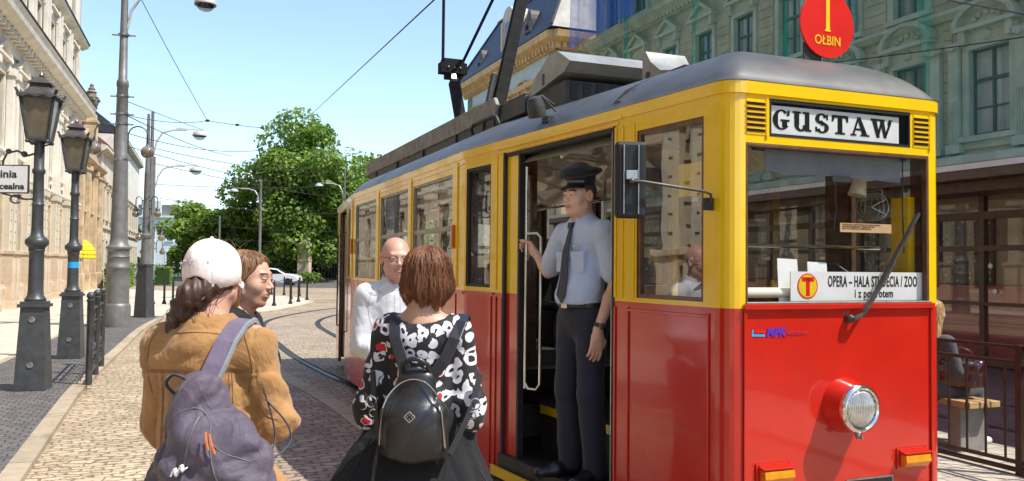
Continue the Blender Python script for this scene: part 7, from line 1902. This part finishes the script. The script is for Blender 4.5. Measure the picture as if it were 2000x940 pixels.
for k in range(10):
    a0, a1 = (lerp(.5, math.pi - .5, q / 10) for q in (k, k + 1)); P = lambda a, r, dz: (.090 * math.cos(a), .095 * math.sin(a) + r * .07 * math.sin(a) - .01, -.012 - dz - .02 * r - .03 * math.cos(a) ** 2); b.quad(P(a0, 0, 0), P(a1, 0, 0), P(a1, 1, 0), P(a0, 1, 0)); b.quad(P(a0, 0, .005), P(a0, 1, .005), P(a1, 1, .005), P(a1, 0, .005)); b.quad(P(a0, 1, 0), P(a1, 1, 0), P(a1, 1, .005), P(a0, 1, .005))
o = b.build('visor', ['cap_white'], hb, smooth=40); o.data.transform(MhK2)
b = MB(); b.ball((0, -.018, .134), .008, 10, 6)
for sx in (-.05, .05): b.lathe([(.002, 0), (.0045, 0), (.0045, .002), (.002, .002)], (sx, -.118, .055), 8, axis=(sx * 4, -1, .5))
b.tube([(-.058, -.100, -.034), (-.03, -.120, -.050), (0, -.126, -.055), (.03, -.120, -.050), (.058, -.098, -.034)], .0075, 6)
o = b.build('button_and_strap', ['cap_white'], hb, smooth=60); o.data.transform(MhK2)
b = MB()
rg = np.random.default_rng(4)
for k in range(4):       # faint printed marks on the cap
    a = -.75 + .2 * k; p = Vector((.1005 * math.sin(a), -.018 - .1165 * math.cos(a), .045 + rg.normal() * .004)); b.tube([p + Vector((math.cos(a), 0, 0)) * .010 * math.cos(q) + Vector((0, 0, .010 * math.sin(q * (1.5 + .3 * k)))) for q in np.linspace(0, 5, 12)], .0011, 4)
o = b.build('print', ['logo_print'] if 'logo_print' in M else [mat('logo_print', (.45, .36, .42), .8)], hb); o.data.transform(MhK2)
f = Field((-.16, -.22, -.26), (.13, .12, .09), .0045)
f.ell((0, -.018, .0), (.079, .091, .080), .02).ell((0, .085, -.02), (.11, .075, .12), .02, 's').ell((0, -.095, -.045), (.055, .045, .05), .03)
f.chain([(-.012, -.125, -.055), (-.045, -.118, -.105), (-.075, -.105, -.155), (-.098, -.095, -.205), (-.108, -.085, -.235)], [.046, .040, .034, .026, .012], .02)
f.disp(lambda x, y, z: .005 * np.sin(z * 95 + x * 60) * (z < -.075) * np.sign(x + .05) + .0035 * np.sin(x * 190 + y * 70 + 30 * z)); hr = fobj(f, 'hair', ['hair_dark'], w1, M4=MhK)
b = MB(); rg = np.random.default_rng(9)
for k in range(90):
    a = rg.uniform(-1.2, 1.2); p = Vector((.085 * math.sin(a), -.02 - .098 * math.cos(a), -.045 + rg.normal() * .012)); q = Vector((-.06 + rg.normal() * .05 + .25 * p.x, -.10 + rg.normal() * .02, -.15 + rg.normal() * .05)); m_ = p.lerp(q, .5) + Vector(rg.normal(size=3)) * .012 + Vector((0, -.012, 0)); b.tube([p, p.lerp(m_, .6), m_, q], [.001, .0012, .0012, .0006], 3, cap=False)
path = smooth_line([(.0, -.088, -.02), (-.012, -.118, -.055), (-.045, -.118, -.105), (-.075, -.105, -.155), (-.098, -.095, -.205), (-.110, -.085, -.250)], 4)
for k in range(240):
    a0, rr0, tw_ = rg.uniform(0, 6.28), rg.uniform(.75, 1.12), rg.normal() * 2; i0 = rg.integers(0, 8); i1 = min(len(path), i0 + rg.integers(8, 18)); P = []
    for i in range(i0, i1):
        q_ = i / (len(path) - 1); R_ = (.052 - .034 * q_) * rr0 * (1 + .10 * math.sin(q_ * 26 + a0)); aa = a0 + tw_ * q_; P.append(path[i] + Vector((math.cos(aa) * R_, math.sin(aa) * R_ * .8, math.sin(aa) * R_ * .3)))
    b.tube(P, [.0011] * len(P), 3, cap=False)
o = b.build('loose_hair', ['hair_dark'], hr); o.data.transform(MhK)

# ================= long haired woman in profile
w2 = empty('person', (-1.145, 3.55, 0), R(-88), 'long haired woman in a black top shown in profile, looking right', 'person'); w2.scale = (1.0,) * 3
shR, shL = Vector((.160, -.01, 1.385)), Vector((-.160, -.01, 1.385)); elR, wrR = Vector((.20, -.02, 1.12)), Vector((.19, .06, .88)); elL, wrL = Vector((-.20, -.02, 1.12)), Vector((-.19, .05, .88))
MhG = Matrix.Translation((0, 0, -.035)) @ headM(-8, -6)
make_body(w2, 'skin_fair', MhG, [(shR, elR, wrR, (0, .2, -1), (1, .1, 0), .4, .6), (shL, elL, wrL, (0, .2, -1), (-1, .1, 0), .4, .6)], shoulders=.14, jaw=.92)
f = Field((-.34, -.24, .90), (.34, .32, 1.50), .009)
f.cap((0, -.015, 1.35), (0, -.005, 1.12), .145, .135, .05, flat=((0, 1, 0), 1.4)).cap((0, -.005, 1.12), (0, 0, .93), .135, .16, .05, flat=((0, 1, 0), 1.25)).cap((-.145, -.02, 1.38), (.145, -.02, 1.38), .060, k=.05).ell((0, .08, 1.24), (.13, .09, .10), .05)
for s_, e_, w_ in ((shR, elR, wrR), (shL, elL, wrL)): f.cap(s_, e_, .064, .056, .04).cap(e_, w_, .055, .042, .03)
f.disp(folds(.004, 43)).cut((0, 0, .93), (0, 0, -1)); f.ell((0, .02, 1.47), (.075, .085, .06), .004, 's'); fobj(f, 'black_top', ['black_cloth'], w2)
f = Field((-.24, -.22, .02), (.24, .24, 1.0), .012); f.cap((0, 0, .96), (0, -.01, .93), .14, .15, .04, flat=((0, 1, 0), 1.25))
for s in (-1, 1): f.chain([(s * .085, -.005, .92), (s * .10, .02, .50), (s * .105, -.015, .05)], [.095, .066, .055], .03)
f.cut((0, 0, .03), (0, 0, -1)); fobj(f, 'trousers', ['black_cloth'], w2); shoes(w2, [(.105, 0, 0), (-.105, 0, 0)], 'sneaker')
def longhair(th, t):
    a = 2 * math.pi * th; sx, cy = math.sin(a), math.cos(a); ang = min(t, .45) / .45 * math.pi * .5; drop = max(0, t - .43) / .57
    rx, ry, rz = .084, .104, .092; w_ = 1 + .05 * math.sin(drop * 3) + .10 * drop
    x, y, z = rx * math.sin(ang) * sx * w_, -.014 + ry * math.sin(ang) * cy * w_, .026 + rz * math.cos(ang) - drop * (.255 + .02 * math.sin(a * 4))
    lim = .064 - .050 * max(0, min(1, (.085 - z) / .10)) if abs(sx) < 2 else 1
    y = min(y, max(lim, -.03)) ; y -= .03 * drop
    rg_ = .0025 * math.sin(a * 19 + 2 * t) + .002 * math.sin(a * 37 - 2 * t) + .006 * drop * math.sin(a * 7 + 3 * t); return (x + rg_ * sx, y + rg_ * cy, z)
b = MB(); hair_surface(b, longhair, 110, 26); strands(b, longhair, 1400, 10, .0008, 6, .02, .003, .010, .03)
rg = np.random.default_rng(2)
for k in range(30):
    p = Vector((.075 + rg.normal() * .008, -.03 + rg.normal() * .03, .05 + rg.normal() * .03)); q = p + Vector((.02 + rg.normal() * .01, .02 * rg.normal() - .01, -.18 + rg.normal() * .05)); b.tube([p, p.lerp(q, .35) + Vector((.012, .012, 0)), p.lerp(q, .7) + Vector((.014, .02, 0)), q], [.0008, .0012, .0012, .0005], 3, cap=False)
for k in range(60):   # wind-blown ends on the crown and at the back
    a = rg.uniform(2.2, 4.0); p = Vector(longhair(a / 6.283, rg.uniform(.1, .5))); q = p + Vector((rg.normal() * .02, rg.normal() * .03 - .02, rg.normal() * .02 + .02)); b.tube([p, p.lerp(q, .5) + Vector(rg.normal(size=3)) * .006, q], [.0008, .0008, .0004], 3, cap=False)
hr = b.build('hair', ['hair_brown'], w2, smooth=180); hr.data.transform(MhG)
# ------------------------------------------------------------------ bags
def ribbon(b, pts, w_, th, nr, mi=0):
    """flat strap along pts; nr(i) gives the face normal"""
    P = [Vector(p) for p in pts]; n = len(P); vs_ = []
    for i in range(n):
        t = (P[min(i + 1, n - 1)] - P[max(i - 1, 0)]).normalized(); nn = Vector(nr(i)).normalized(); s = t.cross(nn).normalized(); nn = s.cross(t)
        for a_, c_ in ((-1, 0), (1, 0), (1, 1), (-1, 1)): vs_.append(P[i] + s * a_ * w_ / 2 + nn * th * c_)
    fs = [(i * 4 + j, i * 4 + (j + 1) % 4, (i + 1) * 4 + (j + 1) % 4, (i + 1) * 4 + j) for i in range(n - 1) for j in range(4)] + [(3, 2, 1, 0), tuple(range((n - 1) * 4, n * 4))]
    b.add(vs_, fs, mi)
# slouchy violet backpack slung over one shoulder
T1 = Matrix.Translation((-.975, 2.72, 0)) @ Matrix.Rotation(R(-6), 4, 'Z')
vb = empty('backpack', (-.975, 2.72, 0), R(0), 'slouching violet grey fabric backpack hung from the shoulder of the tan jacket', 'backpack')
tl = np.array(Euler((.10, .12, 0)).to_matrix())
f = Field((-.33, -.46, .72), (.27, -.08, 1.33), .007)
f.box((.02, -.265, .985), (.122, .075, .165), .07, .02, R=tl).ell((.065, -.29, .96), (.165, .085, .15), .05, R=tl).ell((-.0, -.25, 1.15), (.085, .065, .10), .05, R=tl).cap((-.01, -.235, 1.14), (.015, -.22, 1.185), .055, .035, .04).cap((-.10, -.24, .96), (-.10, -.24, .86), .05, .055, .03)
f.disp(folds(.008, 61, ((14, 12, 22), (30, 14, 18), (24, 30, 40)), 2.0)); f.disp(lambda x, y, z: .007 * np.sin((x * .75 + z * .55) * 46 + 2.5 * np.sin(z * 13)) * (y < -.27))
fobj(f, 'bag', ['bag_violet', 'bag_navy'], vb, lambda x, y, z: ((x + .30 * (z - 1.0) < -.155)).astype(int))
b = MB(); pts = [(.115, .06, 1.425), (.115, .0, 1.462), (.112, -.06, 1.452), (.098, -.125, 1.405), (.085, -.175, 1.34), (.068, -.205, 1.285), (.052, -.225, 1.235)]
def nrm_(i): return [(.1, .4, 1), (.1, 0, 1), (.1, -.5, 1), (.05, -1, .6), (0, -1, .35), (0, -1, .3), (0, -1, .3)][i]
ribbon(b, pts, .062, .012, nrm_, 0); s = b.build('shoulder_strap', ['strap_violet'], vb, bevel=.003)
b = MB(); ribbon(b, [Vector(p) + Vector((.033, -.004, .001)) for p in pts], .010, .014, nrm_, 0); b.build('piping', ['strap_edge'], s)
b = MB(); b.tube([(*q_.xy, q_.z) for q_ in smooth_line([(-.055, -.27, 1.18), (-.09, -.29, 1.225), (-.065, -.30, 1.255), (-.03, -.285, 1.235), (-.02, -.27, 1.20)], 5)], .0055, 6); b.build('carry_loop', ['bag_navy'], vb, smooth=60)
bg_ = [o for o in vb.children if o.name.split('.')[0] == 'bag'][0]; tr_ = bvh(bg_)
b = MB(); seam(b, tr_, [(-.09, -.5, .93), (-.095, -.5, 1.04), (-.06, -.5, 1.13), (.0, -.5, 1.165), (.05, -.5, 1.13), (.06, -.5, 1.08), (.10, -.5, 1.05), (.17, -.5, 1.02)], .0018, lift=.0003)
seam(b, tr_, [(.02, -.5, 1.14), (.0, -.5, 1.05), (-.01, -.5, .95), (-.0, -.5, .86)], .002); seam(b, tr_, [(.06, -.5, 1.08), (.085, -.5, 1.0), (.12, -.5, .92), (.13, -.5, .84)], .002)
b.build('zip', [mat('zip_grey', (.13, .135, .15), .5)], vb, smooth=60)
b = MB(); seam(b, tr_, [(-.10, -.5, .93), (-.03, -.5, .955), (.05, -.5, .94), (.12, -.5, .955), (.19, -.5, .93)], .0022); b.build('piping', ['bag_navy'], bg_, smooth=60)
b = MB(); b.tube([(.055, -.372, 1.105), (.062, -.385, 1.085), (.07, -.39, 1.06)], .003, 5); b.tube([(.065, -.37, 1.10), (.078, -.385, 1.07), (.088, -.388, 1.05)], .003, 5); b.build('zip_pull', ['orange_cord'], vb)
b = MB()
for a_, c_ in (((-.045, .985), (-.035, 1.005)), ((-.035, 1.005), (-.027, .985)), ((-.027, .985), (-.012, 1.015)), ((-.012, 1.015), (-.006, .998)), ((-.006, .998), (.006, 1.008))): b.bar((a_[0] * .8, -.372, a_[1]), (c_[0] * .8, -.372, c_[1]), .0035, .02, (0, 1, 0))
b.build('emblem', ['sneaker'], vb)
b = MB(); b.tube(smooth_line([(.155, -.175, 1.20), (.185, -.185, 1.12), (.20, -.20, 1.05), (.19, -.26, 1.0), (.15, -.32, .985)], 5), .003, 6); b.tube(smooth_line([(.165, -.185, 1.17), (.23, -.17, 1.09), (.235, -.19, 1.03), (.17, -.30, .98)], 5), .0028, 6); b.build('loose_strap', ['bag_navy'], vb, smooth=60)
for c in vb.children_recursive:
    if c.name.split('.')[0] not in ('shoulder_strap', 'piping'): c.data.transform(Matrix.Translation((.075, 0, .075)))
# grey bag on the long haired woman's back
w2b = empty('backpack', (-1.145, 3.55, 0), R(-88), 'dark grey bag half hidden behind the tan jacket sleeve', 'bag')
f = Field((.02, -.42, .85), (.42, .30, 1.40), .01); f.box((.30, .10, 1.09), (.05, .12, .17), .05, .03).disp(folds(.005, 71)); fobj(f, 'bag', ['trouser_grey'], w2b)
b = MB(); ribbon(b, [(.13, -.08, 1.43), (.15, 0, 1.452), (.17, .06, 1.43), (.23, .08, 1.34), (.29, .09, 1.25)], .05, .012, lambda i: [(.3, -.6, 1), (.3, 0, 1), (.6, .5, .8), (1, .4, .4), (1, .3, .3)][i]); b.build('shoulder_strap', ['black_cloth'], w2b)
# black leather backpack on the printed top
lb = empty('backpack', (-.305, 3.23, .012), R(-4), 'small black leather backpack worn over the printed top', 'backpack'); lb.scale = (1.0,) * 3
f = Field((-.2, -.36, .86), (.2, -.10, 1.32), .005)
f.box((-.02, -.225, 1.05), (.122, .050, .105), .05, .01).cap((-.02, -.215, 1.11), (-.02, -.205, 1.20), .110, .072, .03, flat=((0, 1, 0), 2.0)).ell((-.02, -.25, 1.04), (.105, .045, .10), .03)
f.disp(folds(.0035, 81)); f.disp(lambda x, y, z: .003 * np.exp(-((np.abs(x + .02) - .098 + .25 * np.clip(z - 1.08, 0, 1)) / .004) ** 2) * (y < -.22)); fobj(f, 'bag', ['leather_black'], lb)
b = MB(); arc_p = [(-.02 + .105 * math.cos(a) * (1 - .15 * math.sin(a)), -.272 + .03 * math.sin(a), 1.13 + .105 * math.sin(a)) for a in np.linspace(.05, math.pi - .05, 20)]
b.tube(arc_p, .0035, 6); b.tube([arc_p[0], (.092, -.270, 1.06), (.098, -.26, .98)], .0035, 5); b.tube([arc_p[-1], (-.132, -.270, 1.06), (-.138, -.26, .98)], .0035, 5); b.build('zip', ['silver'], lb, smooth=60)
b = MB(); b.tube([(.098, -.268, 1.0), (.105, -.28, .95), (.10, -.28, .90)], .006, 5); b.build('zip_pull', ['leather_black'], lb, smooth=60); b = MB(); b.tube([(-.138, -.268, 1.0), (-.148, -.28, .94), (-.155, -.28, .87), (-.15, -.28, .84)], .007, 5); b.build('zip_pull', ['leather_black'], lb, smooth=60)
b = MB(); b.tube([(-.07, -.20, 1.245), (-.065, -.225, 1.285), (-.035, -.235, 1.305), (-.005, -.235, 1.305), (.025, -.225, 1.285), (.03, -.20, 1.245)], .009, 8, flat=1.0); b.build('carry_loop', ['leather_black'], lb, smooth=60)
for s in (-1, 1):
    b = MB(); ribbon(b, [(s * .125, .05, 1.425), (s * .128, -.02, 1.447), (s * .126, -.08, 1.425), (s * .11, -.145, 1.37), (s * .075, -.175, 1.29), (s * .035 - .015, -.19, 1.22)], .042, .009, lambda i: [(0, .4, 1), (0, 0, 1), (0, -.6, 1), (0, -1, .5), (0, -1, .3), (0, -1, .2)][i]); b.build('shoulder_strap', ['leather_black'], lb, bevel=.002)
    b = MB(); ribbon(b, [(s * .20, -.10, 1.24), (s * .175, -.165, 1.12), (s * .12 - .015, -.215, .97)], .022, .006, lambda i: (s * .5, -1, 0)); b.tube([(s * .19 + .018 * math.cos(a), -.165, 1.14 + .02 * math.sin(a)) for a in np.linspace(0, 6.28, 14)], .003, 5, 1); b.tube([(s * .18 + .014 * math.cos(a), -.172, 1.10 + .014 * math.sin(a)) for a in np.linspace(0, 6.28, 14)], .003, 5, 1); b.build('lower_strap', ['leather_black', 'silver'], lb)
b = MB(); c0 = Vector((-.02, -.3175, 1.115))
for k in range(4): a_ = k * math.pi / 2; p, q = (c0 + Vector((.019 * math.cos(x), 0, .019 * math.sin(x))) for x in (a_, a_ + math.pi / 2)); b.bar(p, q, .003, .006, (0, 1, 0)); b.ball(c0 + Vector((.008 * math.cos(a_), 0, .008 * math.sin(a_))), .0035, 6, 4)
b.build('emblem', ['silver'], lb)

# ------------------------------------------------------------------ seated woman behind the railing and her bag
sw = empty('person', (3.87, 7.75, .50), R(-68), 'blonde woman seated on the bench, mostly hidden by the tram', 'person')
sw.scale = (1.0,) * 3
Mh_ = Matrix.Translation((.02, -.02, -.86))
f = head_mesh(.006); hm = f.mesh(); hm.transform(Mh_ @ Matrix.Translation(HC)); 
g = Field((-.34, -.3, -.47), (.34, .62, .72), .012); g.cap((0, 0, .08), (0, .0, .42), .13, .12, .04, flat=((0, 1, 0), 1.3)).cap((-.14, 0, .50), (.14, 0, .50), .06, k=.05).cap((0, -.02, .5), (0, 0, .66), .05, .045, .03)
for s in (-1, 1): g.chain([(s * .09, .02, .06), (s * .10, .42, .05), (s * .10, .40, -.40)], [.085, .06, .045], .03); g.chain([(s * .17, 0, .5), (s * .21, .05, .25), (s * .09, .26, .26)], [.05, .042, .032], .03); hand_caps(g, frame_at((s * .08, .28, .265), (-s * .4, .9, .1), (0, 0, 1)), .6)
obj('body', join_meshes([hm, g.mesh()]), ['skin_fair', 'lip', 'brow'], sw)
f = Field((-.34, -.3, .0), (.34, .32, .62), .012); f.cap((0, 0, .10), (0, .0, .42), .145, .135, .04, flat=((0, 1, 0), 1.3)).cap((-.14, 0, .50), (.14, 0, .50), .068, k=.05)
for s in (-1, 1): f.chain([(s * .17, 0, .5), (s * .21, .05, .25), (s * .11, .22, .26)], [.065, .058, .045], .03)
f.disp(folds(.004, 91)); fobj(f, 'blouse', ['trouser_grey'], sw)
f = Field((-.3, -.3, -.42), (.3, .60, .2), .012); f.cap((0, 0, .08), (0, .05, .08), .15, .13, .03)
for s in (-1, 1): f.chain([(s * .09, .02, .06), (s * .10, .42, .05), (s * .10, .40, -.30)], [.105, .078, .062], .03)
fobj(f, 'trousers', ['trouser_grey'], sw); shoes(sw, [(.10, .42, -.45), (-.10, .42, -.45)], 'sneaker')
b = MB(); hair_surface(b, longhair, 60, 16); strands(b, longhair, 120, 7, .003, 16, .02, .01, .006); o = b.build('hair', ['hair_blond'], sw, smooth=180); o.data.transform(Mh_ @ Matrix.Translation(HC))
hbag = empty('handbag', (4.06, 7.62, .68), R(160), 'dark red leather handbag on the seated woman\'s lap', 'handbag')
f = Field((-.25, -.16, -.12), (.25, .16, .30), .008); f.box((0, 0, .05), (.19, .09, .13), .06, .02).disp(folds(.008, 95)); fobj(f, 'bag', ['bag_red'], hbag)
b = MB()
for s in (-1, 1): b.tube([(-.11, s * .05, .15), (-.08, s * .06, .25), (0, s * .06, .285), (.08, s * .06, .25), (.11, s * .05, .15)], .009, 6)
b.build('handle', ['bag_red'], hbag, smooth=60)

# ------------------------------------------------------------------ passenger on the front platform and walkers far away
def simple_person(name, loc, rz, lab, top, bottom, hair, sc=1.0, h=.014, seated=False):
    r = empty(name, loc, rz, lab, 'person'); r.scale = (sc,) * 3; f = head_mesh(.006); hm = f.mesh(); hm.transform(Matrix.Translation(HC))
    g = Field((-.36, -.25, .0), (.36, .4, 1.56), h); g.cap((0, -.01, 1.36), (0, 0, .95), .12, .12, .04, flat=((0, 1, 0), 1.4)).cap((-.16, -.01, 1.41), (.16, -.01, 1.41), .045, k=.05).cap((0, -.03, 1.4), (0, -.015, 1.53), .06, .05, .04)
    for s in (-1, 1): g.chain([(s * .09, 0, .92), (s * .10, .02, .5), (s * .105, -.02, .06)], [.075, .05, .04], .03); g.cap((s * .105, -.03, .05), (s * .115, .13, .04), .036, .03, .02); g.chain([(s * .175, -.01, 1.41), (s * .22, -.03, 1.14), (s * .22, .06, .90)], [.045, .038, .028], .03); hand_caps(g, frame_at((s * .22, .062, .88), (0, .1, -1), (s, .2, 0)), .3)
    obj('body', join_meshes([hm, g.mesh()]), ['skin_fair', 'lip', 'brow'], r)
    f = Field((-.36, -.25, .86), (.36, .3, 1.52), h); f.cap((0, -.01, 1.36), (0, 0, .95), .145, .15, .04, flat=((0, 1, 0), 1.35)).cap((-.16, -.01, 1.41), (.16, -.01, 1.41), .062, k=.05)
    for s in (-1, 1): f.chain([(s * .175, -.01, 1.41), (s * .22, -.03, 1.14), (s * .22, .05, .94)], [.064, .056, .046], .03)
    f.disp(folds(.004, 7)).cut((0, 0, .9), (0, 0, -1)); fobj(f, 'jacket', [top], r)
    f = Field((-.24, -.2, .05), (.24, .2, .99), h); f.cap((0, 0, .95), (0, 0, .92), .14, .15, .03, flat=((0, 1, 0), 1.3))
    for s in (-1, 1): f.chain([(s * .088, 0, .92), (s * .10, .02, .5), (s * .105, -.02, .08)], [.095, .07, .06], .03)
    fobj(f, 'trousers', [bottom], r)
    f = Field((-.11, -.14, -.1), (.11, .12, .15), .007); f.ell((0, -.016, .034), (.083, .101, .088), .01).ell((0, .09, -.03), (.12, .085, .10), .01, 's').cut((0, 0, -.05), (0, 0, -1)); fobj(f, 'hair', [hair], r, M4=Matrix.Translation(HC))
    return r
def tw(x, y, z): p = TP(x, y); return (p.x, p.y, z)
cloth('jacket_orange', (.50, .09, .02), .2)
simple_person('person', tw(-.30, -1.55, .632), R(120), 'passenger in a dark jacket standing inside the tram front platform', 'black_cloth', 'trouser_grey', 'hair_dark', .92)
simple_person('person', tw(.1, -4.4, .822), R(60), 'passenger in a dark top standing in the tram saloon behind the conductor', 'black_cloth', 'black_cloth', 'hair_short', .92)
simple_person('person', (-12.3, 63.5, .03), R(90), 'far walker in a pale shirt beside the round bush', 'shirt_white', 'trouser_navy', 'hair_dark', 1.0, .03)
simple_person('person', (-10.9, 64, .03), R(-60), 'far walker in dark clothes by the low bush', 'black_cloth', 'trouser_navy', 'hair_dark', 1.0, .03)

# ------------------------------------------------------------------ boards and papers behind the windscreen
lab_ = empty('route_board', tw(-.14, -.035, 1.49), TRAM_YAW, 'white route board with a round T emblem propped behind the windscreen', 'sign')
b = MB(); b.box((-.44, -.003, 0), (.44, .003, .148)); b.build('board', ['sign_white'], lab_)
tm = text_mesh('OPERA – HALA STUDECIA / ZOO', .078, 0, 1.0, .0016, spacing=1.10); xs_ = [v.co.x for v in tm.vertices]; tm.transform(Matrix.Diagonal((.605 / (max(xs_) - min(xs_)), 1, 1, 1)))
place_text(tm, 'lettering', 'sign_black', lab_, (.205, .0035, .073), (-1, 0, 0), (0, 0, 1))
place_text(text_mesh('i z powrotem', .060, 0, .74, .0012, spacing=1.08), 'lettering', 'sign_black', lab_, (.03, .0035, .017), (-1, 0, 0), (0, 0, 1))
b = MB(); b.lathe([(.064, -.0005), (.064, .0015)], (.335, .0035, .075), 32, 0, axis=(0, 1, 0)); b.lathe([(.058, .0015), (.058, .0025)], (.335, .0035, .075), 32, 1, axis=(0, 1, 0)); b.box((.323, .0055, .025), (.347, .0068, .118), 0); b.box((.297, .0055, .098), (.373, .0068, .120), 0); b.build('emblem', ['sign_red', 'sign_yellow'], lab_)
for (x0, x1, z1, lab) in ((.21, .34, 1.70, 'white paper standing behind the route board on the left'), (.02, .15, 1.685, 'smaller white paper leaning behind the route board in the middle')):
    b = MB(); b.prism([(x1, -.07, 1.47), (x0, -.07, 1.47), (x0 + .005, -.085, z1), (x1, -.085, z1 + .004)], (0, -.002, 0)); o = b.build('paper_sheet', ['paper']); o.location = (1.687, 4.292, 0); o.rotation_euler = (0, 0, TRAM_YAW); tag(o, lab, 'paper')

# ------------------------------------------------------------------ overhead wires
W = [((-15.1, 60, 11.8), (-1.2, 13.5, 6.05), .0, 'black contact wire rising from the tall tree to the top of the picture', .014),
     ((-9.40, 21, 8.27), (-10.96, 30, 6.76), .05, 'thin wire slanting down from the curved lamp of the big pole', .010),
     ((-10.96, 30, 6.76), (-10.2, 34, 7.17), .02, 'short span wire right of the hanging wire joint', .012),
     ((-9.72, 21, 5.70), (-12.2, 33, 6.9), .02, 'wire from the highest collar of the big pole to the poles behind it', .010),
     ((-9.67, 21, 5.34), (-10.96, 30, 6.76), .12, 'span wire from the big pole up to the hanging joint', .010),
     ((-9.67, 21, 5.32), (-13.7, 41, 6.9), .15, 'long wire from the second collar into the tall tree', .012),
     ((-9.72, 21, 4.9), (-10.0, 34, 6.3), .25, 'slack wire from the third collar towards the tree', .010),
     ((-9.65, 21, 4.56), (-9.9, 38, 5.3), .15, 'lower slack wire running right from the big pole', .010),
     ((-14.3, 33.2, 6.2), (-11, 48, 6.9), .2, 'wire from the near lamp arm pole across the tree', .014),
     ((-14.3, 33.2, 5.6), (-9, 58, 6.0), .25, 'lower wire from the near lamp arm pole across the tree', .014),
     ((-16.2, 37.9, 5.2), (-11.6, 58, 7.2), .2, 'wire from the far lamp arm pole to the pole beside the tram', .014),
     ((-16.2, 37.9, 4.6), (-11.6, 58, 5.2), .25, 'lower wire from the far lamp arm pole to the pole beside the tram', .014),
     ((-20.2, 58, 4.2), (-9, 58, 4.0), .15, 'level wire crossing the dark foot of the tall tree', .016),
     ((-22, 60, 3.4), (-9, 58, 3.3), .15, 'lowest level wire crossing the dark foot of the tall tree', .016),
     ((-11.6, 58, 8.0), (-3, 56, 9.2), .15, 'wire leaving the pole beside the tram to the right', .014),
     (tuple(C0 := (4.68, 9, 4.57)), (4.2, 6.6, 3.66), .0, 'pale cable across the upper right corner', .008),
     ((5.2, 16.5, 5.6), (7.8, 11.2, 4.95), .03, 'dark cable crossing the netted facade behind the roof disc', .010)]
for a_, c_, s_, l_, r_ in W: wire(a_, c_, s_, l_, r_)
b = MB()
for p in ((-10.96, 30, 6.76), (-10.2, 34, 7.17), (-10.55, 32, 6.95)): b.ball(p, .06, 8, 6, rad=(.09, .05, .05))
tag(b.build('wire_joint', ['wire_black']), 'black insulator joints where the overhead wires meet', 'wire joint')
